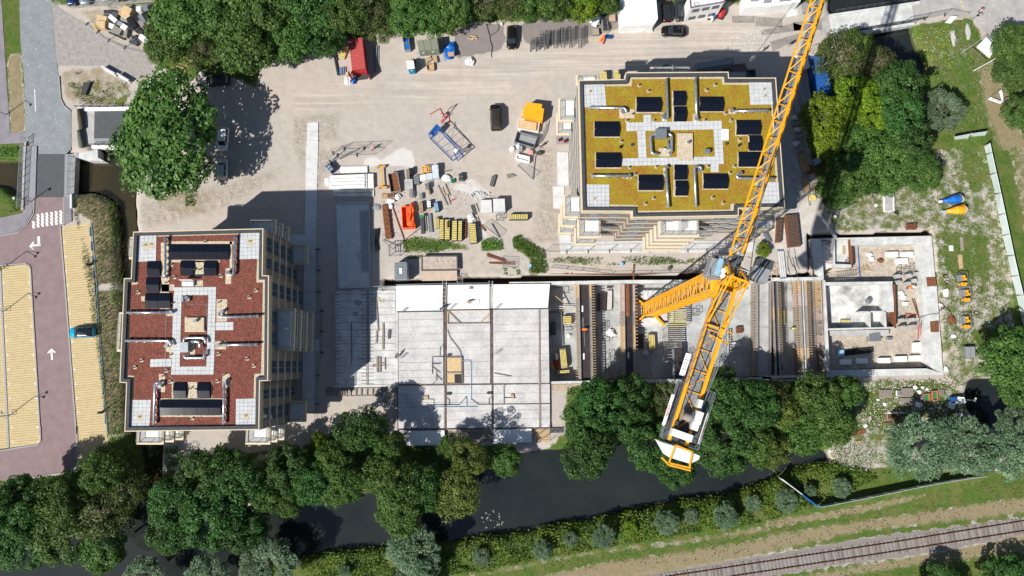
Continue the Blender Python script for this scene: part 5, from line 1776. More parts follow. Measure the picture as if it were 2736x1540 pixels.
  # plank decking of the scaffold round the deck
def pkw(name,label,c,r,pts,n,along,z,m="wgr",cat="scaffold deck",gap=.06,legs=True):
 q=quad(c,r,pts,z)
 e=thing(name,label,cat,(q[0][0],q[0][1],z-.1))
 for k in range(n):
  a,b_=(k+gap)/n,(k+1-gap)/n
  if along=='x':
   pp=[bil(q,0,a),bil(q,1,a),bil(q,1,b_),bil(q,0,b_)]
  else:
   pp=[bil(q,a,0),bil(q,b_,0),bil(q,b_,1),bil(q,a,1)]
  dz=ru(-.02,.02)
  ppt("plank",pp,z-.05+dz,z+dz,m,e)
 if legs:
  for u in(.03,.5,.97):
   for v in(.05,.95):
    p=bil(q,u,v)
    CY_(p,.035,z-1.6,z-.05,5).bd("leg","steel",e)
 return e
pkw("scaffold","dark plank scaffold left of the deck's lower corner",1,2,[(1240,1000),(1378,1000),(1378,1440),(1240,1440)],9,'y',.0)
pkw("scaffold","dark plank scaffold between the two white balcony slabs",1,3,[(1850,50),(2310,45),(2310,150),(1850,160)],7,'x',.05)
pkw("scaffold","dark plank scaffold left of the left balcony slab",1,3,[(1385,50),(1475,50),(1475,130),(1385,130)],5,'x',.05)
pkw("scaffold","pale scaffold platform right of the right balcony slab",2,3,[(240,30),(400,25),(400,150),(240,150)],5,'x',.05,"wood")
pkw("scaffold","dark sheet on the scaffold right of the balcony slabs",2,3,[(392,12),(520,10),(522,62),(394,64)],2,'x',.25,"dst")
e=thing("scaffold","steel scaffold tubes standing right of the right balcony slab","",t2(2,3,400,90)+(-.3,))
for i,(x,y)in en([(245,40),(310,60),(380,80),(460,50),(520,20),(250,100),(320,120),(400,130),(470,110)]):
 a=T(2,3,x,y);b_=T(2,3,x+60,y-45)
 BM((a.x,a.y,-.2),(a.x+.1,a.y+.1,1.1),.05).bd("tube","dst",e)
 BM((a.x,a.y,1.0),(b_.x,b_.y,1.0),.05).bd("tube","dst",e)
 # timber shoring frame below the deck's west part
e=thing("shoring_frame","timber shoring frame along the lower edge of the planked deck","formwork",t2(1,2,1000,1040)+(-.2,))
for x in(700,720,742,770,800,845,868,892,930,985,1035,1090,1145,1195,1230):
 BM(T(1,2,x,1000,.15),T(1,2,x-2,1082,.05),.2,.25).bd("timber","wgr",e)
BM(T(1,2,690,1012,.3),T(1,2,1235,1004,.3),.14,.12).bd("waler","wgr",e)
BM(T(1,2,860,1085,.1),T(1,2,1240,1076,.1),.12,.12).bd("waler","wgr",e)
BM(T(1,2,870,1082,.25),T(1,2,990,1005,.5),.12,.12).bd("brace","wgr",e)
# the pit
mb=PR_(xy(MP([(2,2,[(318,-30),(1100,-36),(2538,-76)]),(3,2,[(0,-68),(605,-66),(655,900),(0,908)]),(2,2,[(2300,912),(1300,925),(318,950)])],-3)),-3.2,-3.0)
pf=struct("pit_floor",mb,M["cfl"]);tri_fix(pf)
def wrn(name,label,runs,w,z0,z1,m,cat="wall",cap=None):
 pts=MP(runs,z1)
 e=thing(name,label,cat,(pts[0].x,pts[0].y,z0))
 for a,b_ in zip(pts[:-1],pts[1:]):
  L_=(b_-a).length;n=max(1,round(L_/4.5))
  for k in range(n):
   p=a.lerp(b_,k/n);q_=a.lerp(b_,(k+1)/n)
   d=(q_-p).normalized()*.012
   BM((p.x+d.x,p.y+d.y,(z0+z1)/2),(q_.x-d.x,q_.y-d.y,(z0+z1)/2),w,z1-z0).bd("wall_section",M[m],e)
 return e
wrn("retaining_wall","white concrete wall along the north side of the pit",[(2,1,[(0,1372),(300,1368),(1200,1352),(1760,1350),(2538,1338)]),(3,1,[(30,1330),(590,1322)])],.55,-3.2,.1,"cwh")
wrn("retaining_wall","white concrete wall along the south side of the pit",[(2,2,[(320,955),(1300,938),(2538,912)]),(3,2,[(0,902),(650,888)])],.42,-3.2,.1,"cwh")
struct("trench_bank",PR_(xy(MP([(2,1,[(380,1262),(1200,1268),(1900,1250),(1905,1262),(1200,1284),(380,1275)])])),-1.2,-.02),M["rust"])
tri_fix(bpy.data.objects["trench_bank"])
struct("earth_bank",PR_(xy(MP([(2,2,[(330,975),(700,965),(520,1035),(330,1020)])])),-.3,.04),mat("bank_sand",(.42,.34,.25),.95,.2,1.0,fine=.2,fscale=6))
stud_me={}
def formwork(label,xl,xr,y0,y1,tilt,core,side='r',zt=-.35,c=2,r=2,sg_=26,plyw=26,sl_=28,both=False):
 e=thing("wall_formwork",label,"formwork",tuple(T(c,r,(xl+xr)/2,(y0+y1)/2,-3)[:2])+(-3.0,))
 f=lambda x,y,z:T(c,r,x+tilt*(y-y0),y,z)
 def pr(nm,xa,xb,ya,yb,z0,z1,m,bev=0):
  q_=[f(xa,ya,z1),f(xb,ya,z1),f(xb,yb,z1),f(xa,yb,z1)]
  return ppt(nm,xy(q_),z0,z1,m,e,bev)
 n=4
 for k in range(n):
  ya=y0+(y1-y0)*k/n;yb=y0+(y1-y0)*(k+1)/n
  pr("tray_panel",xl+plyw,xr-plyw,ya+1,yb-1,-3.0,zt-.35,core)
 n=max(2,round((y1-y0)/140))
 for k in range(n):
  ya=y0+(y1-y0)*k/n;yb=y0+(y1-y0)*(k+1)/n
  mm=RNG.choice(["wgr","wgr","wood","pinkply"])
  for xa,xb in((xl,xl+plyw),(xr-plyw,xr)):
   pr("plywood_panel",xa,xb-2,ya+1,yb-1,-3.0,zt+ru(-.02,.02),mm)
 for xa in(xl+plyw-2,xr-plyw-1):
  pr("top_rail",xa,xa+3,y0,y1,zt-.2,zt+.06,"steel")
 k=y0+10
 while k<y1-8:
  for sd in(('l','r')if both else(side,)):
   xa,xb=(xr,xr+sl_)if sd=='r' else(xl-sl_,xl)
   a=f(xa,k,zt-.15);b_=f(xb,k,zt-.15)
   BM(a,b_,.11,.2).bd("stud","wood",e)
  k+=sg_
 return e
M["pinkply"]=mat("pinkish_ply",(.42,.33,.29),.8,.15,1.5)
formwork("wall shutter at the edge of the deck, first from the left in the pit",318,384,0,945,.012,"concrete",'r',sg_=300,sl_=6)
formwork("wall shutter with black tray, second from the left in the pit",655,800,0,930,.022,"darkply",both=True)
formwork("wall shutter with rusty reinforcement, beside the crane foot",1094,1222,0,925,.012,"darkply",both=True,sg_=34,sl_=20)
ppt("rebar_cage",quad(2,2,[(1112,0),(1164,0),(1170,312),(1120,312)],-.6),-1.4,-.5,"rust",bpy.data.objects["wall_formwork.002"])
formwork("grey wall shutter just right of the crane mast",2390,2545,-60,890,-.0,"concrete",'l',sg_=30,sl_=22)
formwork("narrow shutter with dense timber studs right of the mast",2548,2605,-60,890,.035,"darkply",'r',sg_=24,sl_=24,plyw=14)
formwork("wall shutter with a brown board on top, left of the foundation",345,432,-55,880,.04,"cwh",both=True,sg_=24,sl_=30,c=3,r=2,plyw=30)
formwork("thin shutter with yellow timber at the foundation wall",562,600,-55,885,.045,"cwh",'l',sg_=110,sl_=40,c=3,r=2,plyw=10)
# open frames of timber joists in the middle bays
def joists(label,c,r,x0,x1,y0,y1,gap,z,m="ypl",tilt=.0,along='x',w=.1,name="joist_frame",rails=True):
 e=thing(name,label,"formwork",tuple(T(c,r,(x0+x1)/2,(y0+y1)/2,-3)[:2])+(-3.0,))
 k=y0
 while k<y1:
  a=T(c,r,x0+tilt*(k-y0),k,z);b_=T(c,r,x1+tilt*(k-y0),k,z)
  BM(a,b_,w,.16).bd("joist",M[m],e)
  k+=gap
 if rails:
  for x in(x0+4,x1-4):
   BM(T(c,r,x,y0,z-.14),T(c,r,x+tilt*(y1-y0),y1,z-.14),.09,.12).bd("bearer","steel",e)
  for x in(x0+4,x1-4):
   for t in(.05,.5,.95):
    p=T(c,r,x+tilt*t*(y1-y0),y0+t*(y1-y0),z-.2)
    CY_((p.x,p.y),.04,-3.0,z-.2,5).bd("prop","steel",e)
 return e
joists("stack of spread yellow joists right of the crane foot",2,2,1545,1720,255,420,19,-1.2)
joists("shadowed joist grid below the spread yellow joists",2,2,1495,1670,430,612,20,-1.4,"wgr",.02)
joists("narrow joist grid left of the dark sheet",2,2,1505,1590,625,912,28,-1.3,"wgr",.0)
e=thing("formwork_sheet","large dark sheet between joist grids at the crane's rear jib","formwork",t2(2,2,1640,760,-3)+(-3.0,))
ppt("sheet",quad(2,2,[(1602,625),(1675,622),(1678,912),(1606,914)],-1.1),-1.2,-1.1,"darkply",e)
ppt("edge_rail",quad(2,2,[(1582,625),(1600,625),(1606,914),(1588,914)],-1.0),-1.2,-1.0,"steel",e)
for x,y in((1610,640),(1670,640),(1612,900),(1672,900)):
 p=T(2,2,x,y,-1.2);CY_((p.x,p.y),.05,-3,-1.2,6).bd("prop","steel",e)
joists("row of short timbers left of the right-hand grey shutter",2,2,2355,2385,150,890,30,-.6,"wgr",.02,w=.12,rails=True)
joists("tall timber ladder frame under the rear jib",2,2,2075,2110,500,890,26,-.9,"wgr",.02)
# slabs, boards and stacks on the pit floor
def bq(name,label,cat,c,r,pts,z0,z1,m,bev=.02,group=None,dt=None,parent=None):
 q_=quad(c,r,pts,z1)
 if dt is None:
  o=one(name,label,cat,PR_(q_,z0,z1),M[m],group,bevel=bev)
  return o
 cx_=sum(p[0]for p in q_)/4;cy_=sum(p[1]for p in q_)/4
 e=thing(name,label,cat,(cx_,cy_,z0),0,group)
 kind,n,m2=dt[:3]
 if kind in('rows','cols'):
  ppt("stack",q_,z0,z1-.16,m,e)
  for k in range(n):
   a,b_=(k+.16)/n,(k+.84)/n
   pp=[bil(q_,.06,a),bil(q_,.94,a),bil(q_,.94,b_),bil(q_,.06,b_)]if kind=='rows' else[bil(q_,a,.06),bil(q_,b_,.06),bil(q_,b_,.94),bil(q_,a,.94)]
   ppt("beam",pp,z1-.16,z1+ru(-.02,.06),m2,e)
 elif kind in('pipes','pipesy'):
  for k in range(n):
   t=(k+.5)/n
   lay=RNG.choice([0,0,1])
   a,b_=(bil(q_,ru(0,.05),t),bil(q_,ru(.93,1),t))if kind=='pipes' else(bil(q_,t,ru(0,.05)),bil(q_,t,ru(.93,1)))
   rr=(z1-z0)*.25
   TB([(*a,z0+rr*(1+2*lay)),(*b_,z0+rr*(1+2*lay))],min(rr,.09),6).bd("pipe",M[RNG.choice(m2)]if isinstance(m2,(list,tuple))else M[m2],e)
 elif kind=='pallet':
  for k in range(n):
   a,b_=(k+.12)/n,(k+.88)/n
   pp=[bil(q_,0,a),bil(q_,1,a),bil(q_,1,b_),bil(q_,0,b_)]
   ppt("board",pp,z1-.03,z1,m2,e)
  for u in(0,.45,.9):
   pp=[bil(q_,u,0),bil(q_,u+.1,0),bil(q_,u+.1,1),bil(q_,u,1)]
   ppt("runner",pp,z0,z1-.03,m2,e)
 elif kind=='open':
  ppt("floor",q_,z0,z0+.08,m,e)
  w_=dt[3]if len(dt)>3 else .08
  inn_=xy(ofp(q_,w_))
  if len(inn_)==4:
   rg=MB();Vq=[V_(p)for p in q_];Vi=[V_(p)for p in inn_]
   a_=sum(q_[i][0]*q_[(i+1)%4][1]-q_[(i+1)%4][0]*q_[i][1]for i in range(4))
   if a_<0:Vq,Vi=Vq[::-1],Vi[::-1]
   for i in range(4):
    j=(i+1)%4
    rg.add([(*Vq[i],z0),(*Vq[j],z0),(*Vi[j],z0),(*Vi[i],z0),(*Vq[i],z1),(*Vq[j],z1),(*Vi[j],z1),(*Vi[i],z1)],[(0,1,5,4),(2,3,7,6),(4,5,6,7)])
   rg.bd("side",M[m],e)
  if m2:
   pp=xy(ofp(q_,w_+.03))
   ppt("contents",pp,z0+.08,z0+(z1-z0)*n,m2,e)
 elif kind=='frame':
  zz=(z0+.03,z1)
  fb=MB()
  for zc in zz:
   for i in range(4):
    fb.beam((*q_[i],zc),(*q_[(i+1)%4],zc),m2)
  for i in range(4):
   BM((*q_[i],z0),(*q_[i],z1),m2).bd("post",M[m],e)
  fb.bd("frame",M[m],e)
  for k in range(1,n):
   BM((*bil(q_,k/n,0),z1),(*bil(q_,k/n,1),z1),m2*.8).bd("crossbar",M[m],e)
 return e
PF=-3.0
for a in[
("board_stack","yellow formwork panels with a shadow, upper left bay of the pit","panel stack",2,2,[(522,308),(608,306),(610,386),(524,388)],PF,PF+1.1,"wgr",('rows',5,"ypl")),
("board_stack","long yellow beams leaning beside the red and white tape, left bay","panel stack",2,2,[(490,625),(548,620),(568,810),(508,818)],PF,PF+1.2,"wgr",('cols',5,"ypl")),
("board_stack","yellow boards on a trestle at the foot of the left bay","panel stack",2,2,[(455,838),(592,828),(594,858),(458,868)],PF,PF+.9,"wgr",('rows',2,"ypl")),
("board_stack","short yellow timbers in the red and white heap's corner","panel stack",2,2,[(390,770),(430,765),(445,825),(405,832)],PF,PF+.4,"wgr",('cols',3,"ypl")),
("board_stack","upright dark grey formwork panel crate in the left bay","crate",2,2,[(410,370),(450,362),(452,485),(414,490)],PF,PF+1.3,"dark",('cols',3,"dst")),
("plank_bundle","white plank bundle left of the joists, upper middle bay","plank bundle",2,2,[(958,52),(998,50),(996,256),(950,258)],PF,PF+.5,"wgr",('cols',4,"owh")),
("formwork_sheet","large black sheet on the floor, upper middle bay","formwork",2,2,[(862,84),(948,84),(942,258),(852,256)],PF,PF+.5,"darkply",None),
("formwork_sheet","small brown sheet by the north wall, middle bay","formwork",2,2,[(952,6),(1012,6),(1002,34),(950,34)],PF,PF+.4,"darkply",None),
("formwork_sheet","black sheet in the shade right of the rusty shutter","formwork",2,2,[(1228,482),(1302,480),(1306,622),(1230,622)],PF,PF+.15,"darkply",None),
("board_stack","yellow panels stacked in the shaded middle of the pit","panel stack",2,2,[(1352,480),(1412,482),(1420,645),(1356,650)],PF,PF+.9,"wgr",('cols',4,"ypl")),
("plank_bundle","timbers lying at the foot of the middle bay","plank bundle",2,2,[(975,882),(1000,875),(1028,938),(1002,942)],PF,PF+.4,"wgr",('cols',3,"wood")),
("board_stack","grey tipped formwork panel under the rear jib","panel stack",2,2,[(2165,565),(2230,558),(2242,600),(2175,608)],PF,PF+.5,"owh",None),
("crate","rusty orange clamps crate below the crane's rear jib","crate",2,2,[(2205,412),(2262,410),(2268,470),(2210,475)],PF,PF+.6,"rust",('rows',4,"rust")),
("board_stack","pack of yellow boards in the right bay beside the grey shutter","panel stack",3,2,[(165,238),(225,236),(222,402),(162,400)],PF,PF+.7,"wgr",('cols',5,"ypl")),
("pipe_bundle","dark steel pipes in the shaded right bay","pipe bundle",3,2,[(140,440),(180,440),(184,720),(145,720)],PF,PF+.4,"steel",('pipesy',3,"dst")),
("crate","dark steel crate at the bottom of the right bay","crate",3,2,[(138,758),(202,758),(204,830),(142,832)],PF,PF+.8,"dst",('open',.5,"steel")),
("timber","yellow vertical board against the north end of the right bay","timber",3,1,[(90,1350),(122,1350),(130,1440),(118,1490)],PF,-.8,"wood",None),
]:
 bq(*a[:9],dt=a[9])
for i,(c,r,pts,lab)in en([(2,2,[(540,18),(580,16),(582,80),(544,82)],"steel trestle at the top of the left bay"),(2,2,[(518,412),(612,410),(614,438),(520,440)],"pale scaffold rack below the yellow panels"),
(2,2,[(385,262),(500,262),(500,272),(385,272)],"steel guard frame across the left bay"),
(2,2,[(845,420),(900,418),(902,490),(848,492)],"steel trestle left of the white bag"),(2,2,[(900,380),(936,380),(938,442),(902,442)],"small steel trestle above the white bag"),
(2,2,[(938,665),(988,663),(990,732),(940,734)],"steel trestle in the sunny part of the middle bay"),(2,2,[(945,778),(970,776),(972,825),(948,827)],"small steel trestle below the sunny one"),
(2,2,[(920,500),(978,505),(975,548),(918,545)],"low rack of clamps below the white bag"),
(2,2,[(1792,232),(1848,238),(1845,298),(1792,295)],"steel trestle right of the spread joists"),(3,2,[(15,160),(110,150),(120,210),(20,215)],"dark steel trestle in the right bay")]):
 bq("trestle",lab,"trestle",c,r,pts,PF,PF+1.0,"dst",dt=('frame',2,.05))
for i,(a,b_,w,z0,z1,lab,m_)in en([((345,30),(560,205),.14,-.2,-2.4,"long timber brace crossing the upper left bay","wood"),((385,212),(622,215),.1,-2.2,-2.2,"white pipe across the left bay","owh"),((385,232),(622,236),.1,-2.2,-2.2,"second white pipe across the left bay","owh"),
((425,250),(600,252),.12,-2.5,-2.5,"timber below the two white pipes","wood"),((505,260),(520,600),.1,-2.6,-2.6,"grey pole lying down the left bay","steel"),((905,540),(915,900),.12,-2.4,-2.4,"long grey pole in the middle bay","steel"),
((893,700),(902,890),.16,-2.8,-2.8,"white tube at the foot of the middle bay","owh"),((1335,700),(1385,900),.1,-2.7,-2.7,"timber in the shaded centre bay","wood"),((720,320),(735,600),.09,-.7,-.7,"steel bar lying in the black tray","steel"),((708,330),(712,420),.09,-.7,-.7,"short steel bar lying in the black tray","steel")]):
 one("pole" if "timber" not in lab else "timber",lab,"pole" if "timber" not in lab else "timber",BM(T(2,2,*a,z0+.05),T(2,2,*b_,z1+.05),w),M[m_])
for x,y,lab in((712,238,"white square label board in the black tray, upper"),(725,698,"white square label board in the black tray, lower"),(1157,688,"white board in the shaded rusty shutter")):
 one("board",lab,"board",PR_(quad(2,2,[(x-7,y-30),(x+7,y-30),(x+7,y+30),(x-7,y+30)],-.6),-.68,-.6),M["white"])
 # bags, heaps
def blobt(name,label,cat,c,r,x,y,rx,ry,h,m,z=.0,seed=0,parts=()):
 p=T(c,r,x,y,z)
 s=1/K/F*H
 mb=MB().blob((p.x,p.y,z+h*.45),1.0,(rx*s,ry*s,h*.55),seed,.5,12,8)
 o=one(name,label,cat,mb,M[m],smooth=False)
 return o
blobt("sack","white tipped bag of debris in the middle bay","bag",2,2,985,470,42,32,.7,"white",PF,1)
blobt("tape_heap","red and white barrier tape heap in the left bay","heap",2,2,462,700,20,35,.5,"white",PF,2)
blobt("tape_heap","bright red tarp crumpled below the tape heap","tarp",2,2,458,775,28,48,.5,"red",PF,3)
blobt("bucket_heap","white bucket with black lid in the left bay","bucket",2,2,578,498,18,18,.4,"white",PF,4)
blobt("rubble","pale rubble on the shaded pit floor","",2,2,1330,660,34,30,.3,"clt",PF,5)
mb=MB()
for k in range(60):
 a=T(3,1,ru(130,330),ru(1345,1450),-2.6);b_=a+V_((ru(-.9,.9),ru(-1.3,1.3),ru(-.2,.4)))
 mb.beam(a,b_,.03)
one("rebar_tangle","grey tangle of rebar at the top of the right bay","rebar",mb,DS)
# crane foot ballast
cen=T(2,2,1357,245,-2.4)
e=thing("crane_foundation","white concrete blocks round the foot of the yellow crane","foundation",(cen.x,cen.y,-3))
for pts in[[(1190,150),(1268,182),(1288,215),(1290,285),(1212,352),(1190,300)],[(1232,410),(1300,335),(1345,322),(1420,322),(1482,388),(1482,412)],[(1235,85),(1300,60),(1490,60),(1440,120),(1330,150),(1290,140)],[(1452,160),(1535,110),(1535,350),(1500,350),(1440,280)]]:
 ppt("ballast_block",xy(TP(2,2,pts,-2.0)),-3.0,-2.0,"cwh",e)
one("duct_hoop","white bent wire hoop frame beside the crane foot","wire frame",TB([T(2,2,x,y,z)for x,y,z in[(1345,130,-2),(1342,60,-1.6),(1350,20,-1.3),(1372,8,-1.2),(1395,25,-1.3),(1398,60,-1.6),(1370,110,-2),(1345,130,-2)]],.03,4),ST)
# the separate foundation at the right
FZ=.05
fnd=thing("foundation","pale concrete ring foundation right of the pit, with red writing on its left arm","",t2(3,1,1100,1300)+(-1.9,))
ppt("sand_floor",xy(MP([(3,1,[(590,1000),(1600,980)]),(3,2,[(1690,800),(660,830),(600,0)])])),-2.1,-1.75,mat("pit_sand",(.42,.36,.29),.95,.2,.8,fine=.2,fscale=6,bump=.4),fnd)
RING=dict(
west=[(3,1,[(478,935),(570,935),(600,1330),(560,1325),(498,1200)])],
west_low=[(3,2,[(598,-40),(612,-40),(660,860),(632,890),(618,600)])],
north=[(3,1,[(572,932),(1640,908),(1520,988),(862,1000),(858,940),(690,945)])],
east=[(3,1,[(1522,985),(1642,908),(1692,1450),(1560,1450)])],
east_low=[(3,2,[(1550,0),(1692,0),(1755,862),(1680,830),(1590,745)])],
south=[(3,2,[(662,832),(1592,815),(1755,862),(1757,875),(650,900)])],
)
for k_,runs in RING.items():
 zt_=FZ if k_ not in("north","east","east_low","south")else FZ
 ppt("ring_beam",xy(MP(runs,zt_)),-1.9,zt_+ru(-.004,.004),"cwh",fnd)
mark=MB()
for x0,y0 in((530,1122),(530,1150)):
 for a,b_ in(((x0-8,y0),(x0+22,y0+8)),((x0+22,y0+8),(x0+8,y0-6+18))):
  p,q_=T(3,1,*a,FZ+.02),T(3,1,*b_,FZ+.02)
  mark.beam(p,q_,.06,.012)
mark.bd("red_marking","red",fnd)
# stairwell channel with cables
ppt("channel_floor",xy(MP([(3,1,[(605,950),(690,948),(700,1200),(610,1250)])])),-1.9,-1.2,"clt",fnd)
ppt("inner_wall",xy(MP([(3,1,[(685,945),(710,945),(712,1180),(880,1185),(880,1215),(700,1215)])],FZ)),-1.9,FZ-.1,"cwh",fnd)
ppt("landing",xy(MP([(3,1,[(712,945),(858,940),(868,1180),(712,1182)])],-.9)),-1.9,-.9,"cwh",fnd)
ppt("inner_wall",xy(MP([(3,1,[(856,940),(872,940),(885,1215),(870,1215)])],FZ)),-1.9,FZ-.1,"rust",fnd)
ppt("plywood_box",quad(3,1,[(778,1010),(802,1010),(804,1090),(780,1090)],-.85),-.9,-.75,"wood",fnd)
for x0,y0,x1,y1,m_ in((612,975,685,955,"dark"),(612,1030,690,1040,"dark"),(612,1120,690,1140,"red"),(610,1160,690,1165,"red"),(600,985,680,965,"green")):
 TB([T(3,1,x0,y0,-.3),T(3,1,(x0+x1)/2,(y0+y1)/2+18,-.9),T(3,1,x1,y1,-.2)],.04,5).bd("cable",M[m_],fnd)
 # tank
ppt("tank_floor",xy(MP([(3,1,[(610,1385),(1270,1375)]),(3,2,[(1290,425),(645,430)])],-1.7)),-2.2,-1.7,mat("tank_concrete",(.56,.56,.53),.8,.40,.35,fine=.08,fscale=8),fnd)
for nm,runs,m_ in[("tank_wall",[(3,1,[(605,1358),(1265,1350),(1265,1378),(610,1388)])],"cwh"),("tank_wall",[(3,1,[(1180,1380),(1262,1376)]),(3,2,[(1285,255),(1172,258)])],"cwh"),("tank_wall",[(3,2,[(1272,0),(1290,0),(1302,425),(1284,425)])],"rust"),("tank_wall",[(3,2,[(638,428),(1300,412),(1300,428),(640,445)])],"cwh"),
("tank_wall",[(3,2,[(608,10),(622,10),(645,432),(632,432)])],"rust"),("tank_wall",[(3,2,[(1035,262),(1050,262),(1055,420),(1042,420)])],"cwh"),("tank_wall",[(3,2,[(1185,258),(1200,258),(1208,415),(1192,416)])],"cwh"),("tank_wall",[(3,2,[(950,262),(1285,255),(1285,266),(952,272)])],"cwh")]:
 ppt(nm,xy(MP(runs,FZ)),-2.0,FZ-.02,m_,fnd)
ppt("ledge",xy(MP([(3,2,[(650,450),(1230,440),(1230,500),(655,500)])],-.8)),-1.9,-.8,"concrete",fnd)
for pts,lab in[([(1590,1310),(1680,1305),(1690,1395),(1600,1400)],"upper right rebar hatch"),]:
 ppt("rebar_gap",quad(3,1,pts,FZ),-.5,FZ+.05,"rust",fnd)
ppt("rebar_gap",quad(3,2,[(1626,360),(1712,352),(1714,462),(1634,465)],FZ),-.5,FZ+.05,"rust",fnd)
# white blocks, with shadows, on the sand
blk=0
for c,r,x,y,lab in[(3,1,1265,1088,"left one of the three white blocks in the foundation's upper right"),(3,1,1412,1088,"right one of the three white blocks in the foundation's upper right"),(3,1,1362,1152,"lowest of the three white blocks in the foundation's upper right"),
(3,2,812,752,"first white block from the left along the foundation's lower side"),(3,2,970,742,"second white block from the left along the foundation's lower side"),(3,2,1190,738,"third white block from the left along the foundation's lower side"),(3,2,1350,722,"fourth white block from the left along the foundation's lower side"),(3,2,1495,715,"last white block along the foundation's lower side")]:
 bq("plinth_block",lab,"concrete block",c,r,[(x-56,y-24),(x+54,y-26),(x+56,y+26),(x-54,y+26)],-1.75,-1.15,"white",group="white blocks inside the foundation")
bq("plinth_block","white block with a round plate near the red ladder","concrete block",3,2,[(1470,565),(1540,562),(1545,655),(1472,660)],-1.75,-1.1,"white")
for k,(c,r,x,y)in en([(3,1,1320,1300),(3,1,1425,1295),(3,1,1515,1275),(3,1,1320,1360),(3,1,1420,1372),(3,1,1480,1345),(3,2,1355,350),(3,2,1455,345),(3,2,1365,420),(3,2,1460,412)]):
 bq("pile_cap","square concrete pile head inside the foundation, "+["top row left","top row middle","top row right","second row left","second row middle","second row right","third row left","third row right","bottom row left","bottom row right"][k],"pile head",c,r,[(x-26,y-16),(x+22,y-22),(x+30,y+14),(x-22,y+20)],-1.75,-.55,"concrete",group="pile heads inside the foundation")
bq("trestle","white framed machine near the pile heads","machine",3,1,[(1335,1210),(1470,1200),(1470,1258),(1338,1262)],-1.75,-.6,"steel",dt=('frame',3,.07))
bq("tank_pallet","silver foil pack beside the tank's lower wall","pack",3,2,[(1035,480),(1145,462),(1160,548),(1038,555)],-1.75,-.7,"steel",bev=.05)
bq("tank_pallet","small silver box right of the foil pack","box",3,2,[(1212,512),(1265,515),(1262,540),(1214,538)],-1.75,-1.3,"steel")
bq("pit_hole","dark sump with brown soil inside the foundation","soil patch",3,2,[(800,628),(1080,600),(1085,660),(805,695)],-1.75,-1.70,"rubber",bev=0)
bq("blue_crate","pale blue crate at the left end of the dark sump","crate",3,2,[(732,636),(795,634),(796,695),(736,695)],-1.75,-1.3,"lbl")
ladder("ladder","red ladder leaning on the foundation's right arm",T(3,2,1520,530,-1.7)[:2],T(3,2,1515,385,FZ)[:2],.5,-1.6,.4,"red",9)
ladder("ladder","red ladder lying on the sand beside the pile heads",T(3,2,1385,296,-1.6)[:2],T(3,2,1498,310,-1.6)[:2],.45,-1.6,-1.6,"red",7)
ladder("ladder","steel ladder leaning in the foundation's stairwell",T(3,1,790,1150,-.8)[:2],T(3,1,868,1225,-1.2)[:2],.7,-.2,-1.0,"dst",7)
ladder("catwalk","steel grating walkway across the foundation's upper trench",T(3,1,700,1312,-.6)[:2],T(3,1,900,1292,-.6)[:2],.9,-.6,-.55,"steel",10,"walkway")
for i,(c,r,x,y,m_,lab,h)in en([(3,1,1035,1090,"white","white sack pile in the foundation, upper"," "),(3,1,1058,1135,"white","white sack lying below the upper sacks",""),(3,1,1140,1150,"rust","brown stump of timber on the foundation's sand",""),(3,2,1340,85,"white","white bucket group in the foundation's right part",""),(3,2,1382,190,"white","grey and white bag right of the tank",""),(3,2,1360,128,"white","small white bag right of the tank","")]):
 blobt("sack" if "sack" in lab or "bag" in lab else "bucket" if "bucket" in lab else "stump",lab,"bag" if("sack" in lab or "bag" in lab)else "bucket" if "bucket" in lab else "stump",c,r,x,y,28,22,.45,m_,-1.75,i+20)
mb=MB()
for k in range(16):
 a=T(3,1,ru(930,1080),ru(1185,1260),-1.65);b_=a+V_((ru(.2,1.2)*RNG.choice((-1,1)),ru(-.5,.5),.05))
 mb.beam(a,b_,.07)
one("timber_heap","heap of short timbers on the foundation's sand","",mb,M["wood"])
one("timber","rusty bars leaning beside the red ladder","steel bars",BM(T(3,2,1455,140,-1.6),T(3,2,1520,330,-1.3),.12).beam(T(3,2,1475,140,-1.6),T(3,2,1528,320,-1.2),.08),M["rust"])
one("vent_pipe","blue upright pipe along the foundation's inner wall","pipe",TB([T(3,1,928,1000,-1.6),T(3,1,938,1160,-1.5),T(3,1,950,1335,-1.5)],.07,6),M["tbl"])
one("crane_bucket","steel concrete bucket in the sunny tank","bucket",CY_(t2(3,2,1020,165,-1.5),.35,-1.7,-.9,12,.48).cyl(t2(3,2,1020,165,-1.5),.3,-.9,-.7,12,.2),ST)
bq("board_stack","yellow green board pack in the tank's shaded corner","panel stack",3,2,[(765,342),(850,342),(852,370),(768,370)],-1.7,-1.3,"wgr",dt=('cols',5,"ypl"))
bq("hatch_board","grey board leaning in the tank's shaded corner","board",3,2,[(765,388),(870,386),(878,415),(755,420)],-1.7,-1.1,"steel")
# TOWER CRANE
ZT=42.0;ZJ=43.6
p0=P(1734,829,-2.0);
cr=thing("tower_crane","yellow tower crane standing in the pit, jib pointing to the upper right","crane",(p0.x,p0.y,-2.0))
YM=M["yellow"]
# cross base
for(x,y)in((1203,112),(1503,82),(1217,392),(1508,400)):
 q_=T(2,2,x,y,-1.75)
 d=(q_-V_((p0.x,p0.y,-1.75)))
 BM((p0.x+d.x*.18,p0.y+d.y*.18,-1.65),(q_.x,q_.y,-1.85),.42,.5).bd("base_leg",YM,cr,bevel=.03)
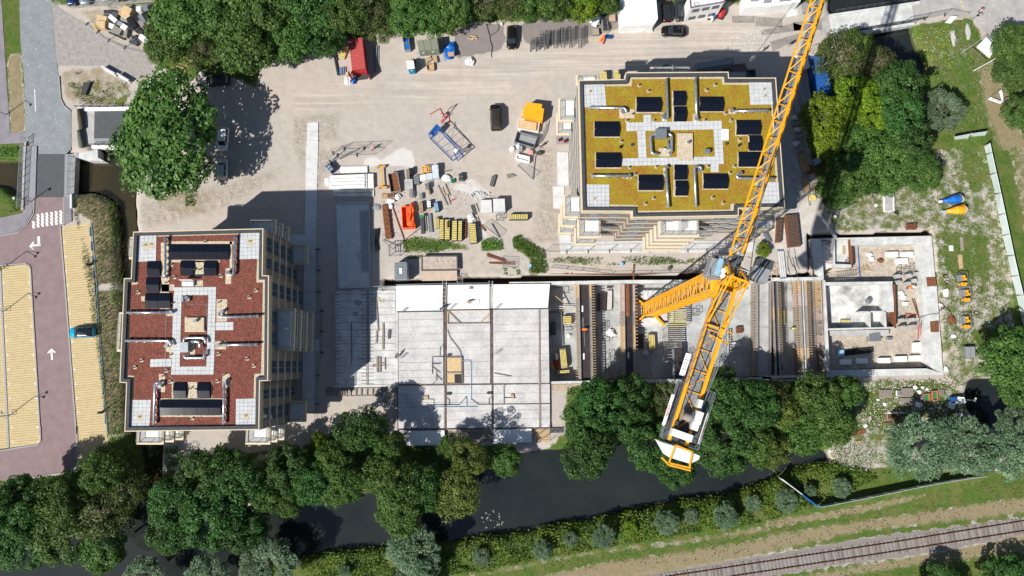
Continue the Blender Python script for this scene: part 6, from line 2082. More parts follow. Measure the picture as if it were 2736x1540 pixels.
 # mast
s=1.05
chords=[(p0.x+a*s,p0.y+b_*s)for a,b_ in((-1,-1),(1,-1),(1,1),(-1,1))]
for c_ in chords:
 BM((*c_,-1.8),(*c_,ZT),.24,.24,up=V_((1,0,0))).bd("mast_chord",YM,cr)
bay=1.5
n=int((ZT+1.6)/bay)
for side_ in range(4):
 hb,db=MB(),MB()
 a_,b_=chords[side_],chords[(side_+1)%4]
 for k in range(n+1):
  z0_=-1.6+k*bay
  hb.beam((*a_,z0_),(*b_,z0_),.10,.08)
  if k<n:
   if k%2==0:
    db.beam((*a_,z0_),(*b_,z0_+bay),.08)
   else:
    db.beam((*b_,z0_),(*a_,z0_+bay),.08)
 hb.bd("mast_braces",YM,cr,kind="stuff")
 db.bd("mast_diagonals",YM,cr,kind="stuff")
 # inner ladder and landings
ld=MB()
for dx in(-.22,.22):
 ld.beam((p0.x+dx,p0.y+.6,-1),(p0.x+dx,p0.y+.6,ZT),.05,.05,up=V_((1,0,0)))
for k in range(int(ZT/.35)):
 ld.beam((p0.x-.22,p0.y+.6,-1+k*.35),(p0.x+.22,p0.y+.6,-1+k*.35),.04)
ld.bd("mast_ladder","steel",cr)
for k,zz in en((8,16,24,32,38)):
 MB().bx(p0.x-.9,p0.x+.9,p0.y-.9,p0.y+.1,zz,zz+.05).bd("landing",M["wgr" if k%2 else "steel"],cr)
CY_((p0.x,p0.y),1.35,ZT,ZT+.5,24).bd("slewing_ring",YM,cr)
MB().bx(p0.x-1.4,p0.x+1.4,p0.y-1.4,p0.y+1.4,ZT-.7,ZT-.02).bd("slewing_base",YM,cr,bevel=.05)
# jib direction in the world
ja,jb=P(1963,640,ZJ),P(2167,0,ZJ)
jd=(jb-ja).normalized();js=V_((jd.y,-jd.x,0))
def JP(u,v,z):
 o_=JO+jd*u+js*v
 return V_((o_.x,o_.y,z))
 # slewing axis: project tower centre on jib line
JO=V_((p0.x,p0.y,0))
lc=(V_((ja.x,ja.y,0))-JO).dot(js)
LEN=62.0
hw=.72
v0=lc;v1=lc+2*hw;vm=lc+hw
zt_=ZJ+1.75
BM(JP(2.2,v0,ZJ),JP(LEN,v0,ZJ),.17).bd("jib_chord",YM,cr)
BM(JP(2.2,v1,ZJ),JP(LEN,v1,ZJ),.17).bd("jib_chord",YM,cr)
BM(JP(2.6,vm,zt_),JP(LEN-1,vm,zt_),.24).bd("jib_top_chord",YM,cr)
l1,l2,l3,bumps=MB(),MB(),MB(),MB()
u=2.4;k=0
while u<LEN-2:
 l1.beam(JP(u,v0,ZJ),JP(u+1.0,vm,zt_),.10);l1.beam(JP(u+2.0,v0,ZJ),JP(u+1.0,vm,zt_),.10)
 l2.beam(JP(u,v1,ZJ),JP(u+1.0,vm,zt_),.10);l2.beam(JP(u+2.0,v1,ZJ),JP(u+1.0,vm,zt_),.10)
 l3.beam(JP(u,v0,ZJ),JP(u,v1,ZJ),.08)
 if k%1==0:
  bumps.beam(JP(u+.9,vm-.06,zt_+.1),JP(u+1.25,vm+.06,zt_+.1),.26,.16)
 u+=2.0;k+=1
l1.bd("jib_lacing",YM,cr,kind="stuff");l2.bd("jib_lacing",YM,cr,kind="stuff");l3.bd("jib_lacing",YM,cr,kind="stuff");bumps.bd("chord_joints",YM,cr,kind="stuff")
for k in range(11):
 ua=3+k*5.3
 BX(tuple(JP(ua+2.6,vm+.08,ZJ+.02)),(5.2,.62,.03),at2(jd.y,jd.x)).bd("walkway_grid",mat("grating",(.34,.36,.38),.5,.2,4.0,.5),cr)
TB([JP(3,vm-.12,ZJ+.3),JP(LEN-4,vm-.12,ZJ+.3)],.03,4).bd("trolley_rope","steel",cr)
BM(JP(37,vm,ZJ-.3),JP(39,vm,ZJ-.3),1.2,.2).bd("maintenance_cage","white",cr)
# trolley and hook beyond the top of the picture
tq=P(2190,-135,ZJ)
tu=(V_((tq.x,tq.y,0))-JO).dot(jd)
trl=BM(JP(tu-.9,vm,ZJ-.35),JP(tu+.9,vm,ZJ-.35),1.3,.3).bd("trolley","grey",cr)
hx=JP(tu,vm,16.0)
for du in(-.35,.35):
 BM(JP(tu+du,vm-.1,ZJ-.4),JP(tu+du*.5,vm,17.0),.035).bd("hoist_rope","dst",cr)
hk=BX(tuple(hx+V_((0,0,.6))),(.5,.25,1.0)).tube([hx,hx+V_((.15,0,-.3)),hx+V_((.02,0,-.55)),hx+V_((-.16,0,-.35))],.06,6)
hk.bd("hook_block","steel",cr)
# counter jib
clb=(P(1881,880,ZJ)-JO);
cl=V_((clb.x,clb.y,0)).dot(js)
crr=V_(((P(1931,880,ZJ)-JO).x,(P(1931,880,ZJ)-JO).y,0)).dot(js)
uend=V_(((P(1790,1176,ZJ)-JO).x,(P(1790,1176,ZJ)-JO).y,0)).dot(jd)
BM(JP(1.2,cl,ZJ),JP(uend,cl,ZJ),.34,.45).bd("counter_jib_chord",YM,cr)
BM(JP(1.2,crr,ZJ),JP(uend,crr,ZJ),.34,.45).bd("counter_jib_chord",YM,cr)
k=0;u=-1.5
while u>uend+1:
 BM(JP(u,cl,ZJ),JP(u,crr,ZJ),.10,.1).bd("cross_member",YM,cr)
 BM(JP(u,cl if k%2 else crr,ZJ+.02),JP(u-2.3,crr if k%2 else cl,ZJ+.02),.07,.06).bd("cross_brace",YM,cr)
 g_=(u-1.15)
 BX(tuple(JP(g_,(cl+crr)/2-.1,ZJ-.14)),(2.2,crr-cl-.45,.03),at2(jd.y,jd.x)).bd("deck_grid",mat("dark_grating",(.24,.26,.26),.6,.3,3.0,.3),cr)
 u-=2.3;k+=1
wing=cl-1.05;wing2=crr+1.05
uw=uend+6.2
for v_in,v_out in((cl,wing),(crr,wing2)):
 BX(tuple(JP((uend+uw)/2,(v_in+v_out)/2,ZJ-.1)),(uw-uend,abs(v_out-v_in)-.2,.05),at2(jd.y,jd.x)).bd("side_platform","dst",cr)
 rb=MB()
 for hz in(.1,.6,1.1):
  rb.beam(JP(uend,v_out,ZJ+hz),JP(uw,v_out,ZJ+hz),.05)
 for t in range(6):
  uu=uend+(uw-uend)*t/5
  rb.beam(JP(uu,v_out,ZJ),JP(uu,v_out,ZJ+1.1),.05)
 rb.beam(JP(uw,v_out,ZJ+1.1),JP(uw,v_in,ZJ+1.1),.05);rb.beam(JP(uend,v_out,ZJ+1.1),JP(uend,v_in,ZJ+1.1),.05)
 rb.bd("handrail","steel",cr)
for v_ in(cl-.25,crr+.25):
 rb=MB()
 for hz in(.6,1.1):
  rb.beam(JP(uw,v_,ZJ+hz),JP(-3,v_,ZJ+hz),.05)
 for t in range(9):
  uu=uw+(-3-uw)*t/8
  rb.beam(JP(uu,v_,ZJ),JP(uu,v_,ZJ+1.1),.04)
 rb.bd("handrail","steel",cr)
def txp(txt,size,origin,ux,uy,m,parent,name="lettering",ext=.01):
 cu=bpy.data.curves.new(name,'FONT')
 cu.body=txt;cu.size=size;cu.extrude=ext;cu.align_x='CENTER';cu.align_y='CENTER';cu.resolution_u=2
 tmp=bpy.data.objects.new(name,cu)
 COL.objects.link(tmp)
 bpy.context.view_layer.update()
 me=bpy.data.meshes.new_from_object(tmp.evaluated_get(bpy.context.evaluated_depsgraph_get()))
 bpy.data.objects.remove(tmp)
 me.materials.clear();me.materials.append(M[m]if isinstance(m,str)else m)
 o=objf(name,me,parent)
 uz=ux.cross(uy)
 Mx=Matrix((ux,uy,uz)).transposed().to_4x4()
 loc=V_(origin)
 q_=parent
 while q_ is not None:
  loc=loc-V_(q_.location);q_=q_.parent
 o.matrix_local=Matrix.Translation(loc)@Mx
 return o
def board(u0,u1,v_,z_,w_,txt,size,tm_,left=True):
 n_up=(V_((0,0,1))*.6+(js if left else-js)*.8).normalized()
 a,b_=JP(u0,v_,z_),JP(u1,v_,z_)
 c_=(a+b_)/2
 e_=MB().add([a-n_up*w_/2,b_-n_up*w_/2,b_+n_up*w_/2,a+n_up*w_/2,a-n_up*w_/2+n_up.cross(jd)*.05,b_-n_up*w_/2+n_up.cross(jd)*.05,b_+n_up*w_/2+n_up.cross(jd)*.05,a+n_up*w_/2+n_up.cross(jd)*.05],
[(0,1,2,3),(7,6,5,4),(0,4,5,1),(1,5,6,2),(2,6,7,3),(3,7,4,0)]).bd("sign_board","white",cr)
 tri_fix(e_)
 ux=-jd if left else jd
 uy=n_up
 nn=ux.cross(uy)
 if nn.z<0:
  ux=-ux;nn=-nn
 txp(txt,size,c_+nn*.07,ux,uy,tm_,e_)
bu0=V_(((P(1834,1008,ZJ)-JO).x,(P(1834,1008,ZJ)-JO).y,0)).dot(jd);bu1=V_(((P(1853,950,ZJ)-JO).x,(P(1853,950,ZJ)-JO).y,0)).dot(jd)
board(bu0,bu1,cl-.75,ZJ+.1,.62,"I O I",.62,"dark")
board(uend+1.2,uend+4.6,wing-.05,ZJ+.55,.34,"LIEBHERR",.34,"red")
board(uend+.6,uend+4.0,wing2+.05,ZJ+.55,.34,"LIEBHERR",.34,"red",False)
# winch, cabinets, roof box, counterweight
TB([JP(uend+2.9,(cl+crr)/2-.55,ZJ+.7),JP(uend+2.9,(cl+crr)/2+.35,ZJ+.7)],.42,14).bd("winch_drum","wgr",cr)
for v_ in(-.62,.42):
 TB([JP(uend+2.9,(cl+crr)/2+v_-.05,ZJ+.7),JP(uend+2.9,(cl+crr)/2+v_+.05,ZJ+.7)],.68,16).bd("winch_flange","steel",cr)
ja_=at2(jd.y,jd.x)
for du,dv,sx_,sy_,hz,m_ in((3.2,.98,1.3,.75,1.5,"owh"),(2.2,.98,.8,.75,1.2,"owh"),(4.6,.8,.9,.45,1.1,"owh"),(.9,-.05,.75,2.2,1.3,"white"),(1.9,-.8,.5,.3,.8,"dark")):
 BX(tuple(JP(uend+du,(cl+crr)/2+dv,ZJ+hz/2)),(sx_,sy_,hz),ja_).bd("machine_cabinet",M[m_],cr,bevel=.03)
BX(tuple(JP(uend+1.6,(cl+crr)/2,ZJ-.08)),(3.6,crr-cl+.1,.06),ja_).bd("machine_floor","dark",cr)
cw=[P(x,y,ZJ+.6)for x,y in((1763,1180),(1801,1192),(1845,1208),(1871,1218),(1868,1228),(1845,1240),(1787,1222))]
cwp=[(p.x,p.y)for p in cw]
for k in range(3):
 ppt("counterweight",[(x,y)for x,y in cwp],ZJ-2.2+k*.95,ZJ-2.2+k*.95+.93,mat("ballast_white",(.70,.70,.67),.7,.1,1.0),cr,.04)
for(xa,ya,xb,yb)in((1805,1190,1787,1237),(1850,1208,1842,1248),(1767,1222,1787,1243),(1787,1243,1845,1258),(1805,1190,1850,1208),(1790,1238,1845,1251)):
 BM(P(xa,ya,ZJ+.75),P(xb,yb,ZJ+.75),.16,.2).bd("counterweight_frame",YM,cr)
 # A-frame and pendants
ap1,ap2=P(1953,739,51.0),P(2000,756,51.0)
BM(ap1,ap2,.2).bd("apex_bar",YM,cr)
ubk=V_(((P(1886,868,ZJ)-JO).x,(P(1886,868,ZJ)-JO).y,0)).dot(jd)
for ap,v_ in((ap1,cl),(ap2,crr)):
 BM(ap,JP(1.6,v_*.6,ZJ),.22).bd("a_frame_leg",YM,cr)
 BM(ap,JP(-1.2,v_,ZJ),.22).bd("a_frame_leg",YM,cr)
 BM(ap,JP(ubk+.3,v_+.15,ZJ+.3),.13).bd("a_frame_strut",YM,cr)
 BM(ap+js*-.3,JP(ubk+.3,v_-.25,ZJ+.3),.09).bd("a_frame_strut",YM,cr)
BM(JP(ubk,cl-.1,ZJ+.35),JP(ubk,crr+1.0,ZJ+.35),.2).bd("strut_beam",YM,cr)
BM(JP(ubk-1,cl+.6,ZJ+.35),JP(ubk-1.2,crr+1.0,ZJ+.3),.2).bd("strut_beam",YM,cr)
BM(JP(ubk+.1,crr+1.0,ZJ+.3),JP(ubk-1.2,crr+.9,ZJ+.3),.12).bd("strut_beam",YM,cr)
for pts in[[(P(1911,884,45.5)),P(1818,1110,ZJ+.4)],[(P(1957,888,45.5)),P(1870,1104,ZJ+.4)],[P(1959,722,49.5),P(2014,590,46.2)],[P(2001,748,50.5),P(2016,640,47.0),P(2046,470,46.0),P(2074,392,45.6)]]:
 TB(pts,.055,5).bd("pendant_rod","steel",cr)
BM(P(1967,714,49),P(2005,729,49),.09).bd("pendant_spreader","owh",cr)
BM(P(1983,681,47),P(2008,690,47),.07).bd("pendant_spreader","owh",cr)
# slewing head tangle of beams
for(xa,ya,xb,yb,w_)in((1925,755,1955,742,.28),(1955,742,2000,758,.2),(1925,757,1998,770,.22),(1945,712,1958,738,.22),(1938,712,1950,740,.22),(1925,758,1945,735,.18),(1960,778,1998,757,.2),(1968,748,1990,770,.16),(1960,745,1975,770,.16)):
 BM(P(xa,ya,ZJ+.8),P(xb,yb,ZJ+.8),w_).bd("head_beam",YM,cr)
BX(tuple(P(1966,700,ZJ+.2)),(1.4,1.0,.9),ja_).bd("slewing_motor","dst",cr,bevel=.05)
for x,y in((1933,724),(1931,737)):
 CY_(tuple(P(x,y,ZJ+.6)[:2]),.28,ZJ,ZJ+.7,12).bd("slewing_gear","owh",cr)
BX(tuple(P(1940,705,ZJ+.1)),(1.0,.6,.5),ja_).bd("switch_box","dst",cr)
BX(tuple(P(1978,735,ZJ)),(1.6,1.3,.1),ja_).bd("head_platform","dst",cr)
rb=MB()
for(xa,ya,xb,yb)in((1895,720,1920,690),(1893,742,1930,750),(1895,720,1893,742),(1908,680,1925,682),(1978,720,1992,730),(1975,712,1998,722),(1992,730,1990,752),(1965,708,1978,735)):
 for hz in(.3,.9):
  rb.beam(P(xa,ya,ZJ+hz),P(xb,yb,ZJ+hz),.06)
rb.bd("handrail","steel",cr)
# operator's cab (left) and electrical cabinet (right)
def obl(cx_,cy_,L_,W_,z0,z1,m_,nm,bev=.05,ang=None):
 c_=P(cx_,cy_,z1)
 return BX((c_.x,c_.y,(z0+z1)/2),(L_,W_,z1-z0),ja_ if ang is None else ang).bd(nm,M[m_],cr,bevel=bev)
cab=obl(1914,716,2.1,1.45,ZJ-1.6,ZJ+.55,"grey","operator_cab",.12)
ck=P(1921,713,ZJ+.6);BX((ck.x,ck.y,ZJ+.57),(1.9,.5,.06),ja_).bd("cab_roof_panel","lbl",cab)
ck=P(1925,690,ZJ);BX((ck.x,ck.y,ZJ-.5),(.08,1.2,1.3),ja_).bd("cab_window","glass",cab)
cab_r=MB()
for dv in(-1.2,1.0):
 cab_r.beam(tuple(P(1900,740,ZJ+.2)+js*0),tuple(P(1915,684,ZJ+.2)),.07)
cab_r.bd("cab_handrail","steel",cab)
a0=at2(jd.y,jd.x)
e1_=obl(2035,732,1.5,1.75,ZJ-1.4,ZJ+.3,"grey","cabinet",.04)
c_=P(2044,706,ZJ+.2)
lat=BX((c_.x,c_.y,ZJ-.3),(1.3,1.85,.9),ja_)
lv=lat.bd("louvred_housing","dark",cr,bevel=.03)
for k in range(8):
 cc_=c_+js*(-.85+k*.24)
 BX((cc_.x,cc_.y,ZJ+.2),(1.28,.04,.08),ja_).bd("louvre","steel",lv)
 # RAILWAY
rail_e=thing("railway_track","single railway track with pale sleepers across the lower right corner","railway",t2(3,3,1270,1165)+(0,))
ra=[(2,3,1500,1490),(2,3,2538,1300),(3,3,1270,1120),(3,3,2538,912),(3,3,3300,788)]
rb_=[(2,3,1600,1570),(2,3,2538,1392),(3,3,1270,1210),(3,3,2538,1008),(3,3,3300,884)]
A_=[T(*p)for p in ra];B_=[T(*p)for p in rb_]
A_[0]=A_[1]+(A_[1]-A_[2]).normalized()*26;B_[0]=B_[1]+(B_[1]-B_[2]).normalized()*26
for nm,L_ in(("rail",A_),("rail",B_)):
 mb=MB()
 for p,q_ in zip(L_[:-1],L_[1:]):
  mb.beam((p.x,p.y,.12),(q_.x,q_.y,.12),.15,.03);mb.beam((p.x,p.y,.2),(q_.x,q_.y,.2),.07,.14)
 mb.bd(nm,M["rust"],rail_e)
sm_=None
def along(L_,d):
 for p,q_ in zip(L_[:-1],L_[1:]):
  l=(q_-p).length
  if d<=l:
   return p.lerp(q_,d/l),(q_-p).normalized()
  d-=l
 return L_[-1],(L_[-1]-L_[-2]).normalized()
tot=sum((q_-p).length for p,q_ in zip(A_[:-1],A_[1:]))
k=0;d=.3
while d<tot-.5:
 p,t=along(A_,d)
 nrm=V_((t.y,-t.x,0))
 c_=p+nrm*.72
 pale=RNG.random()<.62
 key="pale" if pale else "dark"
 if sm_ is None:
  sm_={}
  for kk,mm in(("pale",mat("sleeper_concrete",(.27,.25,.23),.9,.2,2.0,fine=.3)),("dark",mat("sleeper_wood",(.17,.14,.12),.9,.2,3.0))):
   mb=BX((0,0,0),(2.5,.24,.14))
   me=nme("sleeper");me.from_pydata(mb.v,[],mb.f);me.materials.append(mm)
   sm_[kk]=me
 o=objf("sleeper",sm_[key],rail_e,(c_.x-rail_e.location.x,c_.y-rail_e.location.y,.0))
 o.rotation_euler=(0,0,at2(nrm.y,nrm.x)+ru(-.02,.02))
 d+=.62+ru(-.03,.03)
 # BRIDGES
def railing(name,label,pts,z,h=1.1,m="steel",bars=5,step=1.4,cat="railing",grp=None,lean=.0):
 e=thing(name,label,cat,(pts[0].x,pts[0].y,z),0,grp)
 for a,b_ in zip(pts[:-1],pts[1:]):
  a=V_((a.x,a.y,z));b_=V_((b_.x,b_.y,z))
  for k in range(bars):
   hz=h*(k+1)/bars
   BM(a+V_((0,0,hz)),b_+V_((0,0,hz)),.06 if k==bars-1 else .03).bd("rail",M[m],e)
  n=max(1,round((b_-a).length/step))
  for k in range(n+1):
   p=a.lerp(b_,k/n)
   BM(p,p+V_((0,0,h)),.07).bd("post",M[m],e)
 return e
BZ=.16
rb1=thing("road_bridge","asphalt road bridge over the ditch at the left edge","bridge",t2(0,1,490,320)+(-.6,))
ppt("asphalt_deck",quad(0,1,[(360,120),(630,118),(622,532),(345,534)],BZ),-.5,BZ-.04,"asphalt",rb1)
ppt("walkway",quad(0,1,[(225,40),(360,40),(345,534),(215,534)],BZ),-.55,BZ+.1,"grey",rb1)
ppt("walkway",quad(0,1,[(632,118),(720,118),(692,534),(624,532)],BZ),-.55,BZ+.1,"grey",rb1)
ppt("kerb_beam",quad(0,1,[(712,150),(740,150),(715,640),(695,640)],BZ),-.9,BZ+.2,"concrete",rb1)
ppt("kerb_beam",quad(0,1,[(245,0),(262,0),(232,660),(212,660)],BZ),-.9,BZ+.2,"concrete",rb1)
ppt("marker_post",quad(0,1,[(697,515),(712,515),(712,645),(697,645)],BZ),BZ,BZ+.55,"white",rb1)
railing("bridge_railing","steel grid railing along the left side of the road bridge",[T(0,1,260,-30),T(0,1,222,640)],BZ+.2,1.2,"steel",5)
railing("bridge_railing","dark railing along the right side of the road bridge",[T(0,1,712,150),T(0,1,700,520)],BZ+.2,1.1,"grey",5)
pb=thing("plank_bridge","dark decked bridge with white side beams, half under the big chestnut","bridge",t2(0,0,1300,1200)+(-.6,))
ppt("deck",quad(0,0,[(918,1080),(1800,1070),(1800,1330),(912,1340)],.1),-.5,.1,"asphalt",pb)
ppt("side_strip",quad(0,0,[(912,1342),(1800,1332),(1800,1400),(908,1402)],.1),-.5,.09,"grey",pb)
ppt("side_beam",quad(0,0,[(748,1042),(1800,1026),(1800,1062),(748,1078)],.3),-.7,.3,"white",pb)
ppt("side_beam",quad(0,0,[(885,1408),(1800,1400),(1800,1432),(885,1440)],.3),-.7,.3,"white",pb)
ppt("abutment",quad(0,0,[(800,1085),(915,1082),(908,1400),(800,1405)],.1),-.9,.06,"concrete",pb)
ppt("wing_wall",xy(MP([(0,1,[(680,118),(945,70),(948,150),(1000,180),(860,178),(740,150)])],.25)),-1.6,.25,"cwh",pb)
railing("bridge_railing","dark railing on the far side of the decked bridge",[T(0,0,760,1050),T(0,0,1500,1040)],.3,1.0,"dark",3)
railing("bridge_railing","dark railing on the near side of the decked bridge",[T(0,0,890,1418),T(0,0,1500,1412)],.3,1.0,"dark",3)
for(y0,y1,lab)in((1060,1250,"upper dark wicker roll by the decked bridge"),(1265,1428,"lower moss covered roll by the decked bridge")):
 a=T(0,0,772,y0,.5);b_=T(0,0,790,y1,.5)
 mb=TB([a,a.lerp(b_,.5),b_],[.42,.5,.44],12)
 one("planter_roll",lab,"planter",mb,M["bark"]if y0<1200 else mat("moss_stone",(.13,.15,.12),.95,.4,4.0,fine=.4,fscale=10),smooth=True)
ne=thing("foot_bridge","pale concrete bridge over the dark river at the top right","bridge",t2(3,0,1080,150)+(-.8,))
ppt("deck",xy(MP([(3,0,[(650,155),(1450,35),(1470,190),(680,320)])],.14)),-.7,.14,"cwh",ne)
ppt("edge_beam",xy(MP([(3,0,[(650,140),(1530,10),(1530,35),(650,162)])],.3)),-.8,.3,"cwh",ne)
ppt("edge_beam",xy(MP([(3,0,[(670,345),(1480,215),(1480,240),(700,378)])],.3)),-.8,.3,"cwh",ne)
railing("bridge_railing","dark railing on the upper side of the pale bridge",[T(3,0,700,128),T(3,0,1520,2)],.3,1.0,"dst",3)
railing("bridge_railing","dark railing on the lower side of the pale bridge",[T(3,0,720,345),T(3,0,1560,205)],.3,1.0,"dst",3)
# steel road plates
pl=mat("road_plate",(.20,.185,.175),.7,.35,.9,metal=.2,fine=.15,fscale=5,col2=(.34,.30,.26))
for i,(c,r,pts,lab)in en([(2,0,[(2160,155),(2385,155),(2380,220),(2165,222)],"weathered steel road plate nearest the white cabins"),(2,0,[(2392,162),(2650,180),(2645,262),(2390,252)],"steel road plate beside the weeds patch"),
(2,0,[(2445,295),(2760,225),(2850,250),(2840,290),(2450,345)],"long grey steel plate crossing under the jib"),(3,0,[(78,405),(380,320),(400,370),(105,495)],"slanted steel plate left of the jib"),
(3,0,[(300,215),(580,205),(582,290),(310,300)],"brown steel plate just right of the jib")]):
 o=bq("steel_plate",lab,"steel plate",c,r,pts,.01,.07,"grey",bev=0)
 o.data.materials[0]=pl
 # CARS
def cpr(name,L_,W_,Hh,paint,kind="sedan",roofm=None):
 e=thing(name,"","car",(0,0,0))
 def outline(l0,l1,w,z,rnd=.35,n=5):
  pts=[]
  for sx,sy,a0 in((1,1,0),(-1,1,90),(-1,-1,180),(1,-1,270)):
   cx_=(l1 if sx>0 else l0)-sx*rnd;cy_=sy*(w/2-rnd*.75)
   for k in range(n):
    a=rad(a0+90*k/(n-1))
    pts.append((cx_+rnd*cos(a),cy_+rnd*.75*sin(a),z))
  return pts
 body=MB()
 f,b_=L_/2,-L_/2
 rings=[outline(b_+.08,f-.08,W_-.12,.22,.4),outline(b_,f,W_,.48,.5),outline(b_+.02,f-.06,W_-.02,.74*Hh/1.45,.55),outline(b_+.12,f-.28,W_-.2,.93*Hh/1.45,.6)]
 n=len(rings[0])
 vs=[v for rg in rings for v in rg]
 fs=[]
 for i in range(len(rings)-1):
  for k in range(n):
   k2=(k+1)%n
   fs.append((i*n+k,i*n+k2,(i+1)*n+k2,(i+1)*n+k))
 fs.append(tuple(range(3*n,4*n)));fs.append(tuple(range(n-1,-1,-1)))
 body.add(vs,fs)
 bo=body.bd("body",paint,e,smooth=True)
 zb=.92*Hh/1.45
 if kind=="sedan":
  g0,g1,r0,r1=b_+.55,f-1.15,b_+1.0,f-1.95
 elif kind=="van":
  g0,g1,r0,r1=b_+.12,f-.75,b_+.3,f-1.35
 elif kind=="estate":
  g0,g1,r0,r1=b_+.2,f-1.1,b_+.55,f-1.9
 else:
  g0,g1,r0,r1=b_+.22,f-.85,b_+.62,f-1.55
 lo=outline(g0,g1,W_-.22,zb-.02,.35);hi=outline(r0,r1,W_-.48,Hh-.05,.25)
 gl=MB().add(lo+hi,[(k,(k+1)%n,(k+1)%n+n,k+n)for k in range(n)]+[tuple(range(n,2*n))])
 gl.bd("windows","carglass",e,smooth=False)
 ro=outline(r0-.02,r1+.02,W_-.46,Hh-.05,.25);ro2=outline(r0+.15,r1-.12,W_-.62,Hh,.25)
 MB().add(ro+ro2,[(k,(k+1)%n,(k+1)%n+n,k+n)for k in range(n)]+[tuple(range(n,2*n))]).bd("roof",roofm or paint,e,smooth=True)
 # pillars
 pm=MB()
 for sy in(-1,1):
  pm.beam((g1-.05,sy*(W_/2-.14),zb),(r1,sy*(W_/2-.27),Hh-.06),.07)
  pm.beam((g0+.05,sy*(W_/2-.16),zb),(r0,sy*(W_/2-.27),Hh-.06),.10)
  m_=(r0+r1)/2
  pm.beam((m_,sy*(W_/2-.115),zb),(m_,sy*(W_/2-.245),Hh-.06),.08)
 pm.bd("pillars",roofm or paint,e)
 for sx in(1,-1):
  for sy in(1,-1):
   cx_,cy_=sx*L_*.305,sy*(W_/2-.12)
   w=TB([(cx_,cy_-.11,.32),(cx_,cy_+.11,.32)],.32,14).bd("wheel","rubber",e)
   TB([(cx_,cy_-.12,.32),(cx_,cy_+.12,.32)],.2,10).bd("rim","steel",w)
 for sy in(1,-1):
  BX((f-.2,sy*(W_/2-.33),.66*Hh/1.45),(.28,.36,.13),sy*-.35).bd("headlight","lamp",e,bevel=.03)
  BX((b_+.12,sy*(W_/2-.3),.74*Hh/1.45),(.12,.34,.14)).bd("tail_light","red",e,bevel=.02)
  BX((g1-.35,sy*(W_/2+.09),zb+.05),(.13,.2,.13)).bd("mirror",roofm or paint,e,bevel=.03)
 BX((f-.01,0,.42),(.04,.5,.11)).bd("number_plate","yellowplate",e)
 BX((b_-.005,0,.5),(.04,.5,.11)).bd("number_plate","yellowplate",e)
 return e
M["carglass"]=flat("car_glass",(.02,.028,.032),.05,spec=.9)
M["lamp"]=flat("lamp_glass",(.6,.62,.62),.1,spec=.8)
M["yellowplate"]=flat("plate_yellow",(.7,.5,.03),.5)
def paintm(n,c,met=.3,rough=.22):
 return mat(n,c,rough,.05,2.0,met,coord='obj',spec=.6)
CARS=[
("car_a",4.35,1.82,1.48,paintm("paint_black",(.012,.012,.013)),"hatch",None,(1,0,2492,362),-90,"black hatchback parked nose down by the dark gravel pad"),
("car_b",4.75,1.95,1.95,paintm("paint_black_van",(.014,.013,.012)),"van",mat("dusty_roof",(.030,.026,.022),.5,.3,3.0,fine=.5,fscale=8,coord='obj'),(1,0,2338,1142),92,"black van alone in the middle of the sandy yard"),
("car_c",4.45,1.82,1.45,paintm("paint_black",None),"sedan",None,(2,0,1598,303),178,"black car driving left below the white cabins"),
("car_d",3.95,1.72,1.48,paintm("paint_darkred",(.035,.012,.013)),"hatch",paintm("paint_charcoal",(.03,.032,.034)),(2,0,1527,112),92,"small dark hatchback next to the big white cabin's shadow"),
("car_e",4.7,1.84,1.5,paintm("paint_gunmetal",(.055,.06,.062)),"estate",None,(2,0,1660,85),93,"dark grey estate car parked beside the small hatchback"),
("car_f",4.3,1.82,1.5,paintm("paint_navy",(.012,.018,.028)),"hatch",None,(0,0,2108,782),184,"black car parked in the shade under the wood's edge"),
("car_g",4.3,1.8,1.5,paintm("paint_white",(.72,.74,.76),0,.25),"hatch",None,(0,0,2162,1348),-92,"white car in the shade of the big chestnut"),
("car_h",3.6,1.6,1.75,paintm("paint_paleblue",(.45,.52,.56),.1,.3),"van",None,(0,1,2160,262),90,"pale grey van half under the lower right edge of the chestnut"),
("car_i",4.25,1.78,1.56,paintm("paint_turquoise",(.0,.33,.55),.2,.2),"hatch",paintm("paint_navyroof",(.012,.018,.03)),(0,2,800,466),182,"turquoise car with dark roof parked on the yellow bays"),
("car_j",4.3,1.8,1.5,paintm("paint_blue",(.02,.04,.11)),"hatch",None,(0,0,690,-55),-85,"dark blue car at the top edge, left one of the parked row"),
("car_k",4.3,1.8,1.5,paintm("paint_silver",(.32,.38,.42),.6,.25),"hatch",None,(0,0,812,-62),-80,"silver blue car at the top edge beside the dark blue one"),
("car_l",4.3,1.8,1.5,paintm("paint_white",None),"hatch",None,(0,0,1010,-110),-82,"white car just showing at the top edge of the car park"),
("car_m",4.3,1.8,1.5,paintm("paint_black",None),"hatch",None,(0,0,1165,-100),-80,"black car just showing at the top edge, right end of the row"),
]
for nm,L_,W_,Hh,pm_,kd,rm_,pos,ang,lab in CARS:
 e=cpr("parked_car",L_,W_,Hh,pm_,kd,rm_)
 p=T(*pos,.7)
 e.location=(p.x,p.y,.0 if pos[0]else(Z1 if "bays" in lab or pos[3]<0 else .0))
 if "yellow bays" in lab:e.location.z=Z1+.02
 e.rotation_euler=(0,0,rad(ang))
 e["label"]=lab
 e["group"]="cars parked round the site"
 if "driving" in lab:del e["group"]
